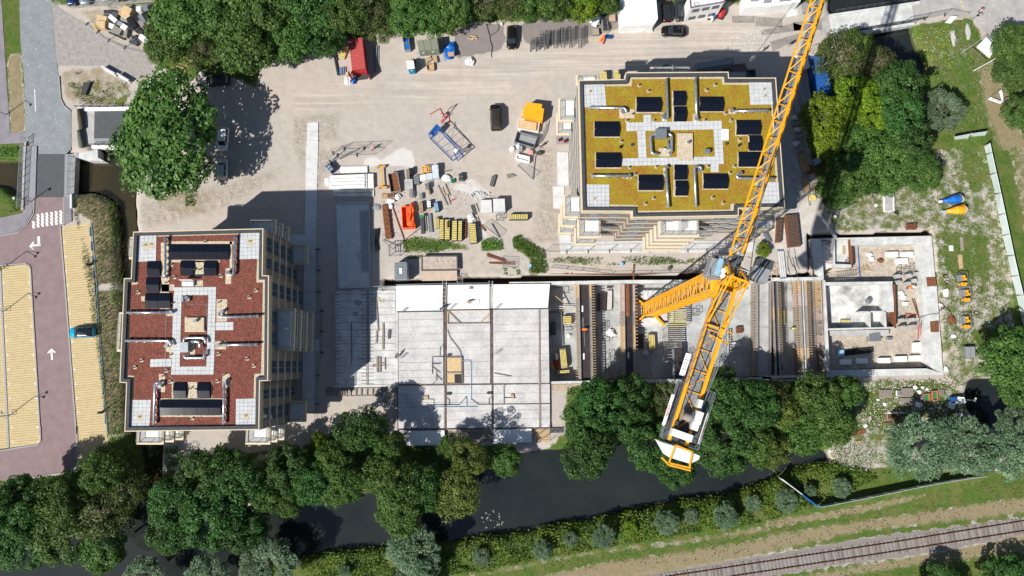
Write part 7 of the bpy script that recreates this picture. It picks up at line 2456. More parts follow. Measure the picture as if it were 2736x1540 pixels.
 # PEOPLE
def person(x,y,z,rz,shirt,trousers,label,pose="stand",hat=None,extra=None):
 sk=nme("body")
 lean=dict(stand=.05,bend=1.15,kneel=.8,walk=.1,sit=.25)[pose]
 hip=.95 if pose not in("kneel","sit")else .48
 if pose=="sit":hip=.85
 V,E_,R=[],[],[]
 def add(p,r_,par=None):
  V.append(p);R.append(r_)
  if par is not None:E_.append((par,len(V)-1))
  return len(V)-1
 c_,s_=cos(lean),sin(lean)
 def up(h,dx=0,dy=0):
  return(s_*h+dx*c_,dy,hip+c_*h-dx*s_)
 pel=add((0,0,hip),.14)
 ch=add(up(.28),.145,pel);sh=add(up(.48),.13,ch);nk=add(up(.60,.02),.06,sh);hd=add(up(.72,.04),.10,nk);ht=add(up(.83,.04),.085,hd)
 add(up(.72,.15),.02,hd)
 for sy in(1,-1):
  add(up(.73,.03,sy*.1),.018,hd)
  s0=add(up(.46,0,sy*.19),.065,sh)
  if pose in("bend","kneel"):
   el=add((up(.46)[0]+.12,sy*.25,up(.46)[2]-.28),.045,s0);wr=add((up(.46)[0]+.28,sy*.18,max(.12,up(.46)[2]-.5)),.032,el)
  elif pose=="sit":
   el=add((up(.4)[0]+.22,sy*.24,up(.3)[2]),.045,s0);wr=add((up(.4)[0]+.45,sy*.22,up(.3)[2]+.03),.032,el)
  else:
   sw=.12*sy if pose=="walk" else .03
   el=add((sw,sy*.25,hip+.2),.045,s0);wr=add((sw*1.8+.08,sy*.24,hip-.04),.032,el)
  wx=V[wr]
  pm_=add((wx[0]+.05,wx[1],wx[2]-.06),.03,wr)
  for f_ in range(4):
   add((wx[0]+.07+.012*f_,wx[1]+(f_-1.5)*.022,wx[2]-.15+.01*abs(f_-1.5)),.009,pm_)
  add((wx[0]+.11,wx[1]-sy*.03,wx[2]-.09),.01,pm_)
  h0=add((0,sy*.1,hip-.06),.1,pel)
  if pose=="kneel":
   kn=add((.38,sy*.14,.12),.065,h0);an=add((-.02,sy*.14,.08),.045,kn);add((-.16,sy*.14,.05),.04,an)
  elif pose=="sit":
   kn=add((.36,sy*.15,hip-.12),.07,h0);an=add((.28,sy*.14,.12),.045,kn);add((.44,sy*.14,.06),.04,an)
  else:
   st=.2*sy if pose=="walk" else .04*sy
   kn=add((st+.04,sy*.11,.5),.065,h0);an=add((st*1.6,sy*.12,.1),.045,kn);add((st*1.6+.17,sy*.13,.05),.04,an)
 sk.from_pydata(V,E_,[])
 o=bpy.data.objects.new("body",sk)
 COL.objects.link(o)
 md=o.modifiers.new("skin",'SKIN');
 for i,r_ in en(R):
  sk.skin_vertices[0].data[i].radius=(r_,r_)
 sk.skin_vertices[0].data[0].use_root=True
 o.modifiers.new("sub",'SUBSURF').levels=1
 bpy.context.view_layer.update()
 me=bpy.data.meshes.new_from_object(o.evaluated_get(bpy.context.evaluated_depsgraph_get()))
 bpy.data.objects.remove(o)
 me.name="body"
 me.materials.clear()
 for m_ in("skin",shirt,trousers,"dark"):
  me.materials.append(M[m_])
 for pl_ in me.polygons:
  c3=pl_.center
  ax=s_*c3.x+c_*(c3.z-hip)
  if pose=="kneel" and c3.z<.3:idx=3 if c3.x<-.08 else 2
  elif c3.z<.09 and pose!="kneel":idx=3
  elif ax<.0 and abs(c3.y)<.2:idx=2
  elif ax>.57:idx=0
  elif abs(c3.y)>.16 and(c3.z<V[wr][2]+.02):idx=0
  elif ax<.02 and c3.z<hip and abs(c3.y)<.21:idx=2
  else:idx=1
  pl_.material_index=idx
 me.polygons.foreach_set("use_smooth",[True]*len(me.polygons))
 e=thing("person",label,"person",(x,y,z),rz)
 objf("body",me,e)
 hc=up(.79,.04)
 mb=MB().blob((hc[0],0,hc[2]+.02),.125,(1,.9,.8),1,.02,10,6)
 mb.bd("helmet" if hat else "hair",M[hat]if hat else M["bark"],e,loc=(0,0,0)).parent=e
 ey=BX((up(.745,.135)[0],.035,up(.745,.135)[2]),(.01,.02,.012)).box((up(.745,.135)[0],-.035,up(.745,.135)[2]),(.01,.02,.012))
 oo=ey.bd("eyes","dark",None,loc=(0,0,0));oo.parent=e
 return e
M["denim"]=flat("denim",(.05,.08,.15),.8);M["tan"]=flat("tan_cloth",(.45,.30,.18),.8);M["greycloth"]=flat("grey_cloth",(.2,.21,.22),.8);M["pink"]=flat("pink_cloth",(.55,.28,.25),.8)
def at(c,r,x,y,z=.0):
 p=T(c,r,x,y,z);return(p.x,p.y,z)
def pers(pos,z,rz,shirt,tr,lab,pose="stand",hat=None):
 p=T(*pos,z+.8)
 q_=T(*pos,z)
 return person((p.x+q_.x)/2,(p.y+q_.y)/2,z,rad(rz),shirt,tr,lab,pose,hat)
pers((1,2,2060,170),DZ,-20,"tan","tan","worker in tan clothes kneeling at the open plan sheet","kneel","tan")
pers((1,2,1372,710),DZ,60,"dark","denim","worker in dark clothes bending at the edge of the planked deck","bend","dark")
pers((1,2,1800,240),DZ,10,"denim","dark","worker with a dark blue jacket at the seam of the cast panels","bend","denim")
pers((2,2,710,438),-1.0,0,"hivis","hivis","worker in bright orange standing in the black shutter tray","bend","hivis")
pers((2,0,2462,492),0,180,"dark","denim","person walking on the sand road beside the shade of the green roofed block","walk")
pers((2,1,300,48),0,60,"greycloth","denim","person beside the silver trailer near the washing bay","stand","white")
pers((3,1,1405,1415),-1.75,20,"hivis","denim","worker in orange among the pile heads","bend","white")
pers((3,1,1470,1412),-1.75,160,"white","denim","worker in white shirt right of the orange one","bend","white")
pers((3,2,288,432),-3.0,90,"hivisy","dark","worker in yellow in the right bay of the pit","stand","ypl")
pers((3,2,158,588),-3.0,90,"dark","dark","worker in dark clothes in the shaded right bay","stand","white")
pers((3,1,622,1265),-1.9,90,"dark","dark","worker with a yellow helmet in the corner of the stairwell","stand","hivisy")
pers((1,1,1135,72),0,30,"pink","greycloth","worker in a faded red shirt beside the long site fence","bend","red")
# cyclist / scooter at the top right
def bike(pos,rz,label,m="dark",rider=None):
 p=T(*pos,.4)
 e=thing("scooter" if "scooter" in label else "bicycle",label,"scooter" if "scooter" in label else "bicycle",(p.x,p.y,Z1),rad(rz))
 for x in(-.6,.6):
  mb=TB([(x+.3*cos(a),0,.32+.3*sin(a))for a in[k*math.pi/6 for k in range(13)]],.035,5,cap=False)
  mb.bd("wheel","rubber",None,loc=(0,0,0)).parent=e
 mb=BM((-.6,0,.35),(0,0,.45),.08).beam((0,0,.45),(.5,0,.8),.07).beam((.5,0,.85),(.6,0,.32),.06)
 mb.bd("frame",M[m],None,loc=(0,0,0)).parent=e
 BX((-.25,0,.82),(.55,.24,.1)).bd("saddle","black",None,loc=(0,0,0),bevel=.03).parent=e
 BM((.45,-.32,1.02),(.45,.32,1.02),.05).bd("handlebar","dark",None,loc=(0,0,0)).parent=e
 return e
bike((3,0,2110,118),62,"scooter ridden along the pale slabs at the top right","dark")
q_=T(3,0,2108,120,.8)
person(q_.x,q_.y,Z1,rad(62),"pink","dark","rider on the scooter at the top right, seen from above","sit","black")
bike((3,0,2085,160),25,"white bicycle close to the scooter at the top right","white")
# YARD OBJECTS
# red container with open doors
def container(label,cat,c,r,q4,h,m,wall=None,ribs=10,name="container"):
 q_=quad(c,r,q4,h)
 e=thing(name,label,cat,(sum(p[0]for p in q_)/4,sum(p[1]for p in q_)/4,0))
 ppt("body",q_,.12,h-.06,wall or m,e)
 along_y=(V_(q_[0])-V_(q_[3])).length>(V_(q_[0])-V_(q_[1])).length
 for k in range(ribs):
  a,b_=(k+.08)/ribs,(k+.92)/ribs
  pp=[bil(q_,.01,a),bil(q_,.99,a),bil(q_,.99,b_),bil(q_,.01,b_)]if along_y else[bil(q_,a,.01),bil(q_,b_,.01),bil(q_,b_,.99),bil(q_,a,.99)]
  ppt("roof_panel",pp,h-.059,h,m,e)
 return e,q_
e,q_=container("red shipping container with its doors open towards the road","container",1,0,[(912,376),(1042,364),(1076,664),(944,682)],2.5,"red",None,12,"shipping_container")
for o in e.children:
 if o.name.startswith("roof_panel"):
  o.data.materials[0]=mat("faded_red",(.42,.075,.07),.7,.15,2.0,fine=.12)
for(a,ang,nm)in((q_[3],250,"door"),(q_[2],285,"door")):
 v=V_((cos(rad(ang)),sin(rad(ang)),0))*1.15
 d_=BM((a[0],a[1],1.3),(a[0]+v.x,a[1]+v.y,1.3),.06,2.4).bd(nm,M["red"],e)
 BM((a[0]+v.x*.3,a[1]+v.y*.3-.05,1.2),(a[0]+v.x*.7,a[1]+v.y*.7-.05,1.2),.04,1.9).bd("locking_bar","white",d_)
ppt("interior",[lerp2(q_[3],q_[2],.1),lerp2(q_[3],q_[2],.9),(lerp2(q_[3],q_[2],.9)[0]+.1,lerp2(q_[3],q_[2],.9)[1]-.9),(lerp2(q_[3],q_[2],.1)[0]+.1,lerp2(q_[3],q_[2],.1)[1]-.9)],.1,.16,"dark",e)
bq("door_sheet","red and white sheet lying before the red container","sheet",1,0,[(962,692),(1018,686),(1040,738),(985,742)],.05,.12,"white",bev=0)
container("blue shipping container half under the trees at the right","container",3,0,[(480,545),(600,540),(680,900),(545,915)],2.6,"blue",None,10,"shipping_container")
# olive shed
e,q_=container("olive green shed with a flat roof and double doors","shed",1,0,[(1568,394),(1770,368),(1786,472),(1590,492)],2.4,"olive",None,3,"shed")
pb_=V_(q_[3]);pc_=V_(q_[2]);dn=(pc_-pb_).normalized();nn=V_((dn.y,-dn.x))
for t0,t1 in((.04,.36),(.38,.98)):
 a,b_=pb_.lerp(pc_,t0)+nn*.03,pb_.lerp(pc_,t1)+nn*.03
 d_=BM((a.x,a.y,1.2),(b_.x,b_.y,1.2),.05,2.0).bd("door","olive",e)
 m_=a.lerp(b_,.5)+nn*.04
 BX((m_.x,m_.y,1.5),(.35,.06,.2),at2(dn.y,dn.x)).bd("handle","white",d_)
bq("concrete_pad","thin concrete pad under the olive shed and pallets","concrete slab",1,0,[(1560,500),(1800,470),(1855,600),(1600,640)],.0,.09,"concrete",bev=0)
# portable toilet
q_=quad(1,0,[(1474,592),(1540,588),(1550,660),(1484,668)],2.3)
e=thing("portable_toilet","portable toilet with white roof and blue walls","toilet",(sum(p[0]for p in q_)/4,sum(p[1]for p in q_)/4,0))
M["toiletblue"]=flat("toilet_blue",(.01,.20,.36),.5)
ppt("cabin",q_,.02,2.12,"toiletblue",e,.03)
ppt("roof",xy(ofp(q_,-.05)),2.121,2.3,"white",e,.05)
a=V_(q_[3]).lerp(V_(q_[2]),.5)
d_=BX((a.x,a.y-.03,1.05),(.75,.05,1.85)).bd("door","toiletblue",e)
BX((a.x,a.y-.07,1.5),(.34,.03,.16)).bd("sign","white",d_)
def pallet_stack(label,c,r,pts,h,m2="wood",n=6):
 return bq("pallet",label,"pallet",c,r,pts,.02,h,"wgr",dt=('pallet',n,m2))
bq("mesh_crate","upper of the two blue filled mesh crates at the wood's edge","crate",1,0,[(1434,352),(1494,348),(1500,410),(1442,416)],0,1.0,"steel",dt=('open',.8,"tbl"))
bq("mesh_crate","lower of the two blue filled mesh crates at the wood's edge","crate",1,0,[(1444,420),(1502,416),(1510,480),(1452,486)],0,1.0,"steel",dt=('open',.9,"tbl"))
pallet_stack("tilted wooden pallet, left of the two below the olive shed",1,0,[(1648,570),(1700,540),(1720,580),(1668,614)],.5)
pallet_stack("wooden pallet, right of the two below the olive shed",1,0,[(1722,545),(1764,540),(1774,600),(1732,604)],.6)
bq("wood_crate","open wooden crate of scraps below the pallets","crate",1,0,[(1664,620),(1738,614),(1742,678),(1672,680)],0,.6,"wood",dt=('open',.4,"wood"))
bq("generator","brown machine on a skid behind the toilet's corner","machine",1,0,[(1520,572),(1560,568),(1568,615),(1530,618)],0,1.0,"wgr",dt=('rows',3,"rust"))
pallet_stack("yellow timber pallet leaning by the red container",1,0,[(868,420),(915,440),(868,572),(815,560)],.4,"ypl",7)
one("pole_bundle","long black poles left of the red container","poles",BM(T(1,0,752,455,.3),T(1,0,808,730,.3),.22,.25).beam(T(1,0,775,480,.2),T(1,0,800,590,.2),.18,.2),M["dark"])
bq("pipe_bundle","short blue and grey pipes beside the red container","",1,0,[(812,650),(885,640),(885,715),(815,728)],.02,.5,"steel",dt=('pipesy',6,["tbl","grey","grey"]))
bq("beam_stack","long dark steel beams in the red container's shadow","",1,0,[(1140,420),(1208,440),(1205,695),(1150,715)],.02,.35,"dst",dt=('pipesy',4,"grey"))
bq("cardboard","brown cardboard by the rubbish at the red container","",1,0,[(878,702),(905,695),(910,738),(880,742)],.02,.3,"ply")
blobt("rubbish_pile","grey and white rubbish heap by the red container's door","rubbish",1,0,912,790,40,42,.8,"owh",0,31)
blobt("rubbish_bag","blue rubbish bag beside the grey and white heap","rubbish",1,0,965,790,24,30,.7,"tbl",0,32)
blobt("tarpaulin","crumpled bright blue tarpaulin over a pile near the gravel pad","",1,0,1897,505,62,88,1.0,"tbl",0,33)
bq("pallet_board","small wooden pallet on the blue tarpaulin","pallet",1,0,[(1872,505),(1932,502),(1935,545),(1876,548)],1.1,1.25,"wood",dt=('pallet',4,"wood"))
blobt("big_bag","round white bag lying on the road edge below the gravel pad","bag",1,0,2088,600,46,44,.7,"owh",0,34)
for i,(a,b_,lab)in en([((2068,372),(2122,385),"left log on the dark gravel pad"),((2092,348),(2148,356),"upper log on the dark gravel pad"),((2105,370),(2160,376),"right log on the dark gravel pad")]):
 one("log",lab,"log",TB([T(1,0,*a,.15),T(1,0,*b_,.15)],.13,8),M["wood"])
one("hose","black hoses snaking across the dark gravel pad","",TB([T(1,0,x,y,.06)for x,y in[(2250,230),(2262,290),(2280,350),(2285,400),(2305,450),(2295,520),(2298,560)]],.06,5).tube([T(1,0,x,y,.06)for x,y in[(2335,190),(2370,260),(2350,310),(2285,345)]],.05,5),M["rubber"])
bq("white_box","tiny white box at the wood's edge above the gravel pad","box",1,0,[(2386,222),(2402,222),(2402,242),(2386,242)],0,.4,"white")
# steel frames stacked upright in a row
for i,(x0,x1,y0,y1)in en([(208,262,368,470),(300,345,300,450),(365,380,300,440),(438,466,275,435),(512,540,262,430),(590,612,256,432),(680,705,252,435)]):
 q_=quad(2,0,[(x0,y0),(x1,y0),(x1,y1),(x0,y1)],1.6)
 e=thing("steel_rack",["first","second","third","fourth","fifth","sixth","seventh"][i]+" steel rack from the left in the row along the road","steel rack",(q_[3][0],q_[3][1],0),0,"steel racks stacked along the road")
 n=11
 for j in range(2):
  mb=MB()
  a,b_=(q_[0],q_[3])if j==0 else(q_[1],q_[2])
  mb.beam((*a,1.55),(*b_,1.55),.07);mb.beam((*a,.1),(*b_,.1),.07);mb.beam((*a,.85),(*b_,.85),.05)
  mb.bd("side_frame","steel",e)
 for k in range(n):
  t=(k+.5)/n
  BM((*bil(q_,0,t),1.55),(*bil(q_,1,t),1.55),.05).beam((*bil(q_,0,t),.1),(*bil(q_,0,t),1.6),.06).beam((*bil(q_,1,t),.1),(*bil(q_,1,t),1.6),.06).bd("bar",M["steel" if k%2 else "dst"],e)
  # yellow rail and hydraulic arm
one("barrier_beam","long yellow beam lying beside the steel racks","beam",BM(T(2,0,752,382,.1),T(2,0,990,378,.1),.12),M["ypl"])
mb=BM(T(2,0,880,400,.1),T(2,0,925,340,.9),.35).beam(T(2,0,925,340,.9),T(2,0,905,430,.3),.2)
one("digger_boom","orange bent digger arm beside the blue bins","digger arm",mb,M["orange"])
bq("blue_bin","pair of open blue bins at the end of the black chair row","bin",2,0,[(935,338),(995,340),(998,368),(940,368)],0,.6,"blue",dt=('open',.2,"dark"))
# row of black bins / folded seats
for k in range(4):
 y=95+k*48
 q_=quad(2,0,[(892+k*5,y),(945+k*5,y),(948+k*5,y+42),(896+k*5,y+42)],1.0)
 e=thing("wheelie_bin",["uppermost","second","third","lowest"][k]+" black bin with grey sides in the row behind the bricks pallet","bin",(*q_[3],0),0,"black bins in a row")
 ppt("bin_body",q_,.05,.95,"dark",e,.03)
 for u in(-.02,.92):
  ppt("side_pad",[bil(q_,u,0),bil(q_,u+.1,0),bil(q_,u+.1,1),bil(q_,u,1)],.2,1.0,"grey",e,.03)
 for v in(.2,.5,.8):
  BM((*bil(q_,.1,v),.98),(*bil(q_,.9,v),.98),.05).bd("rib","black",e)
bq("foam_sheet","large white bent panel left of the black bins","panel",2,0,[(740,165),(890,150),(875,240),(745,200)],.1,.5,"white")
bq("foam_sheet","white tilted panel reaching to the black bins","panel",2,0,[(828,140),(890,170),(845,258),(800,240)],.5,.9,"white")
bq("foam_sheet","white panel half under the bushes","panel",2,0,[(845,20),(888,50),(840,132),(808,105)],.1,.5,"white")
bq("foam_sheet","small white panel under the bushes right of the other","panel",2,0,[(920,25),(955,30),(950,60),(905,60)],.1,.5,"white")
bq("brick_pallet","pallet of pale orange bricks right of the black bins","",2,0,[(965,128),(1032,126),(1035,200),(968,205)],0,.9,"wgr",dt=('rows',4,mat("pale_brick",(.50,.34,.25),.9,.15,3.0)))
bq("brick_pallet","pallet of grey and orange bricks below the white panels","",2,0,[(808,278),(872,276),(878,330),(812,335)],0,.8,"wgr",dt=('rows',3,mat("grey_brick",(.40,.33,.28),.9,.15,3.0)))
blobt("rubble","heap of broken bricks below the black bins","",2,0,935,298,46,26,.4,"wgr",0,35)
# big white cabin
q_=xy(MP([(2,0,[(1085,252),(1068,60),(1085,-60),(1425,-60),(1445,180),(1410,235),(1300,242)])],3.0))
e=thing("site_cabin","large white site cabin with a wavy tent roof at the top edge","cabin",(sum(p[0]for p in q_)/7,sum(p[1]for p in q_)/7,0))
ppt("walls",xy(ofp(q_,.12)),0,2.7,"white",e)
ppt("roof",q_,2.72,2.95,"white",e,.05)
for k in range(5):
 a,b_=T(2,0,1090+k*70,-50,3.0),T(2,0,1105+k*70,238,3.0)
 BM((a.x,a.y,2.98),(b_.x,b_.y,2.98),.08,.06).bd("roof_seam","owh",e)
bq("white_table","white low table in front of the white cabin","table",2,0,[(1196,250),(1308,242),(1312,298),(1204,308)],.0,.75,"white")
bq("white_board","narrow white board in front of the white cabin","board",2,0,[(1362,238),(1388,238),(1392,302),(1366,302)],.0,.5,"white")
p=T(2,0,1342,255,.7)
one("drum","round grey drum lid in front of the white cabin","",CY_((p.x,p.y),.48,0,.75,20).cyl((p.x,p.y),.12,.75,.8,10),M["concrete"])
# two storey offices
q_=xy(MP([(2,0,[(1752,-60),(1762,74),(2088,18),(2095,-60)])],5.6))
e=thing("site_office","two storey white site office with purple roof edge","office",(q_[1][0],q_[1][1],0))
qb=[q_[0],q_[1],q_[2],q_[3]]
ppt("walls",qb,0,5.5,"white",e)
ppt("roof",xy(ofp(q_,.15)),5.51,5.56,"owh",e)
rg=MB()
for i in range(4):
 rg.beam((*q_[i],5.58),(*q_[(i+1)%4],5.58),.14,.18)
rg.bd("roof_edge",flat("purple_edge",(.14,.09,.18),.5),e)
for t in(.2,.5,.8):
 for zz in(1.6,4.2):
  c_=lerp2(q_[1],q_[2],t)
  BX((c_[0],c_[1]-.03,zz),(1.2,.06,1.0),.15).bd("window","glass",e)
p=T(2,0,1815,40,5.7)
coil(2,0,1815,42,5.6,.5,2,"loop of wire on the white office roof","grey",9,"wire_loop")
ladder("ladder","two steel ladders leaning on the white office",T(2,0,2000,105,0)[:2],T(2,0,2085,20,5.6)[:2],.5,.5,5.8,"steel",12)
bq("blue_rug","row of blue sacks along the white office wall","sacks",2,0,[(1745,160),(1920,145),(1922,175),(1748,190)],.0,.25,"lbl",dt=('cols',6,"lbl"))
bq("tool_trailer","blue and white striped trailer at the office corner","trailer",2,0,[(1965,108),(2010,75),(2040,112),(1978,190)],.2,1.3,"white",dt=('rows',4,"blue"))
p=T(2,0,1938,175,.3)
one("spare_tyre","black wheel lying by the striped trailer","wheel",CY_((p.x,p.y),.3,0,.3,14),M["rubber"])
q_=T(2,0,2060,130,.6)
e=thing("red_vehicle","small red covered vehicle beside the striped trailer","vehicle",(q_.x,q_.y,0),rad(70))
mb=MB().blob((0,0,.75),.8,(1.3,.75,.75),3,.2,12,8);o=mb.bd("cover","red",None,loc=(0,0,0),smooth=True);o.parent=e
for sx in(-.7,.7):
 o=TB([(sx,-.55,.25),(sx,.55,.25)],.25,10).bd("axle_wheels","rubber",None,loc=(0,0,0));o.parent=e
q_=xy(MP([(2,0,[(2285,-60),(2290,70),(2538,60)]),(3,0,[(370,18),(400,-60)])],3.0))
e=thing("site_office","low white site office with flat roof lights at the top edge","office",(q_[1][0],q_[1][1],0))
ppt("walls",q_,0,2.9,"white",e)
ppt("roof",xy(ofp(q_,.1)),2.91,2.98,"white",e)
for c,r,pts in((3,0,[(30,-20),(110,-25),(85,30),(10,34)]),(3,0,[(180,-30),(300,-40),(280,10),(165,20)]),(2,0,[(2340,0),(2420,-5),(2415,15),(2340,18)])):
 ppt("roof_light",quad(c,r,pts,3.0),2.985,3.06,"grey",e)
bike((2,0,2345,82),15,"bicycle leaning on the low white office","grey")
bq("info_board","slanted board with a red emblem beside the low office","board",3,0,[(300,15),(345,0),(360,30),(275,60)],.8,.95,"white",dt=('rows',2,"pink"))
bq("concrete_slab","pale slab with holes beside the low office","",3,0,[(222,85),(345,75),(355,150),(235,170)],.0,.1,"cwh",bev=0)
bq("grey_sheet","grey sheet standing behind the crane jib at the top","sheet",3,0,[(400,30),(450,25),(460,110),(410,120)],.0,.9,"grey")
# lorry flatbed with steel decking in the block's shade
bq("sheet_stack","long stack of grey profiled sheets north of the green roofed block","",2,0,[(1810,615),(2180,552),(2188,608),(1825,668)],.02,2.2,"grey",dt=('rows',5,"steel"))
bq("green_machine","green machine between the balconies' north side and the sheets","machine",2,0,[(1490,630),(1545,622),(1550,660),(1495,665)],0,1.2,"green")
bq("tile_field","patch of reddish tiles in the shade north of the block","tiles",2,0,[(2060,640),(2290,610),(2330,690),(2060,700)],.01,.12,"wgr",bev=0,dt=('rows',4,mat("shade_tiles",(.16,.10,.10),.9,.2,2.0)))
bq("steel_crate","dark crate at the end of the reddish tiles","crate",2,0,[(2310,680),(2385,670),(2392,740),(2318,745)],0,.8,"dst",dt=('open',.3,"dark"))
bq("sheet_stack","stack of grey profiled sheets between the block and the blue container","",3,0,[(360,770),(435,755),(490,1010),(400,1015)],0,1.6,"grey",dt=('cols',4,"steel"))
bq("sheet_stack","second shaded stack of grey sheets below the first","",3,0,[(310,1010),(400,1000),(420,1130),(350,1140)],0,1.0,"grey",dt=('cols',3,"steel"))
bq("foam_sheet","white trailer roof under the jib beside the blue container","trailer",3,0,[(330,520),(440,560),(470,650),(350,700)],0,1.9,"owh")
for i,(c,r,x,y,lab)in en([(3,0,310,1150,"uppermost"),(3,0,310,1210,"second"),(3,0,340,1265,"third, palest"),(3,0,350,1330,"fourth, dark"),(3,0,318,1400,"fifth, pale"),(3,0,370,1440,"sixth")]):
 blobt("big_bag",lab+" bag from the top in the shaded row beside the lime trees","bag",c,r,x,y,34,26,.9,"owh" if i in(0,2,4)else "grey",0,50+i)
bq("timber_stack","shaded stack of long timbers beside the block's east side","",3,1,[(345,110),(410,100),(470,280),(400,310)],0,.7,"wgr",dt=('cols',5,"wood"))
bq("timber_stack","lower shaded stack of long timbers beside the first","",3,1,[(380,340),(440,330),(470,480),(410,490)],0,.5,"wgr",dt=('cols',5,"wood"))
bq("tool_crate","crate of red and white tools between the timber stacks","crate",3,1,[(420,230),(500,215),(510,300),(435,320)],0,.6,"wgr",dt=('rows',4,"rust"))
bq("white_board","pale board standing in the shade under the trees","board",3,1,[(510,160),(560,135),(578,190),(528,218)],.4,1.1,"lbl")
bq("timber_stack","sunlit pile of orange timbers at the trees' edge","",3,1,[(498,400),(535,392),(545,500),(505,505)],0,.5,"wgr",dt=('cols',3,"wood"))
p=T(3,1,492,540,.4)
one("cable_drum","yellow round drum beside the orange timbers","",CY_((p.x,p.y),.55,0,.5,18),M["ypl"])
one("gate_frame","white bent steel gate frame lying by the yellow drum","frame",TB([T(3,1,x,y,.2)for x,y in[(440,490),(462,488),(470,610),(455,612),(442,490)]],.05,4),ST)
# yellow container stack, crates and trailer bin
bq("skip","yellow steel skip with lid, largest of the pair by the green roofed block","",2,0,[(138,1034),(342,1052),(326,1165),(133,1128)],0,2.2,"yellow",bev=.04)
bq("skip","upper yellow box joined to the yellow skip","",2,0,[(165,990),(322,1008),(318,1050),(160,1034)],0,2.3,"yellow",bev=.04)
bq("crate","plywood topped crate with white rails below the yellow skip","",2,0,[(95,1145),(298,1175),(285,1280),(85,1245)],0,.9,"white",dt=('open',.9,"ply"))
bq("plywood","plywood board on the white railed crate","board",2,0,[(140,1165),(270,1190),(262,1262),(128,1232)],.95,1.15,"ply")
bq("trailer_bin","open silver trailer tub with ribbed floor","trailer",2,0,[(80,1272),(278,1325),(240,1432),(50,1375)],0,1.3,"steel",dt=('open',.25,"grey"))
bq("wash_basin","white washing trough by the fallen fence panel","trough",2,1,[(70,112),(200,140),(198,200),(64,165)],0,.9,"white",dt=('open',.6,"owh",.2))
p=T(2,1,28,72,.3);one("white_bucket","white round tub left of the washing trough","bucket",CY_((p.x,p.y),.4,0,.6,18,.44),M["white"])
p=T(2,1,85,45,.3);one("white_bucket","small white tub above the washing trough","bucket",CY_((p.x,p.y),.3,0,.5,16,.32),M["white"])
bq("compressor","grey machine beside the small white tub","machine",2,1,[(95,35),(130,35),(130,85),(98,85)],0,.9,"grey")
bq("red_pump","faded red machine at the washing trough","machine",2,1,[(182,78),(228,80),(235,118),(190,120)],0,.7,"pink")
bq("dark_bin","dark bin right of the red machine","bin",2,1,[(265,88),(320,92),(318,115),(266,112)],0,.8,"dark")
for x,y,lab in((492,1358,"left red folding chair on the small terrace"),(545,1370,"right red folding chair on the small terrace")):
 q_=T(2,0,x,y,.5)
 e=thing("chair",lab,"chair",(q_.x,q_.y,.1),.4)
 o=BX((0,0,.45),(.5,.5,.06)).bd("seat","red",None,loc=(0,0,0));o.parent=e
 o=BX((-.27,0,.75),(.06,.5,.55)).bd("backrest","red",None,loc=(0,0,0));o.parent=e
 for sx in(-.2,.2):
  for sy in(-.2,.2):
   o=BX((sx,sy,.21),(.04,.04,.42)).bd("leg","steel",None,loc=(0,0,0));o.parent=e
bq("terrace","small grey terrace with the red chairs","",2,0,[(455,1305),(575,1305),(570,1398),(458,1400)],0,.1,"grey",bev=0)
# blue steel frame (scaffold truss) standing
e=thing("lifting_frame","tall blue steel lifting frame with a cage, in the middle of the yard","",t2(1,0,1850,1350)+(0,))
ft=[(1,0,1765,1205),(1,0,1685,1300),(1,1,1905,140),(1,1,2010,95)]
qt=[T(*f_,2.6)for f_ in ft]
def bmq(nm,a,b_,w=.09,m="blue"):
 return BM(a,b_,w*.75).bd(nm,M[m],e)
lo_=[V_((p.x,p.y,.1))for p in qt]
for i in range(4):
 bmq("post",lo_[i],qt[i],.11)
for(i,j)in((0,1),(1,2),(2,3),(3,0)):
 bmq("beam",qt[i],qt[j],.13);bmq("beam",lo_[i],lo_[j],.1)
for t in(.2,.4,.6,.8):
 bmq("crossbar",qt[0].lerp(qt[3],t),qt[1].lerp(qt[2],t),.08)
 if t in(.2,.6):bmq("brace",qt[0].lerp(qt[3],t),qt[1].lerp(qt[2],t+.2),.05)
for t in(.3,.7):
 a=qt[0].lerp(qt[3],.5)
bmq("arm",T(1,0,1800,1270,2.6),T(1,1,1975,60,2.6),.1);bmq("arm",T(1,0,1830,1290,2.6),T(1,0,1790,1220,3.0),.1)
ppt("cage_floor",quad(1,0,[(1765,1210),(1805,1245),(1735,1325),(1690,1295)],1.9),1.85,1.95,"blue",e)
ppt("winch",quad(1,1,[(1945,62),(1972,78),(1955,100),(1930,88)],2.8),2.5,2.9,"white",e)
bq("steel_grid","blue steel basket at the lower end of the lifting frame","basket",1,1,[(1930,92),(1985,70),(2015,105),(1960,150)],.0,2.0,"blue",dt=('frame',4,.07))
e=thing("lifting_frame","red steel lifting hook frame on the yard","",t2(1,0,1850,1150)+(0,))
def T5(x,y,z):return T(1,0,x,y,z)
for nm,a,b_,w in(("foot",T5(1808,1195,.1),T5(1888,1193,.1),.1),("foot",T5(1805,1180,.1),T5(1870,1110,.1),.12),("foot",T5(1888,1193,.1),T5(1885,1110,.1),.1),("mast",T5(1848,1145,.1),T5(1800,1052,3.4),.16),("boom",T5(1800,1052,3.4),T5(1700,1110,3.4),.12),
("brace",T5(1808,1100,1.4),T5(1870,1110,.2),.12),("brace",T5(1810,1185,.2),T5(1872,1108,1.0),.14),("plate",T5(1805,1100,1.2),T5(1825,1130,1.2),.3)):
 BM(a,b_,w).bd(nm,M["red"]if nm!="plate" else M["pink"],e)
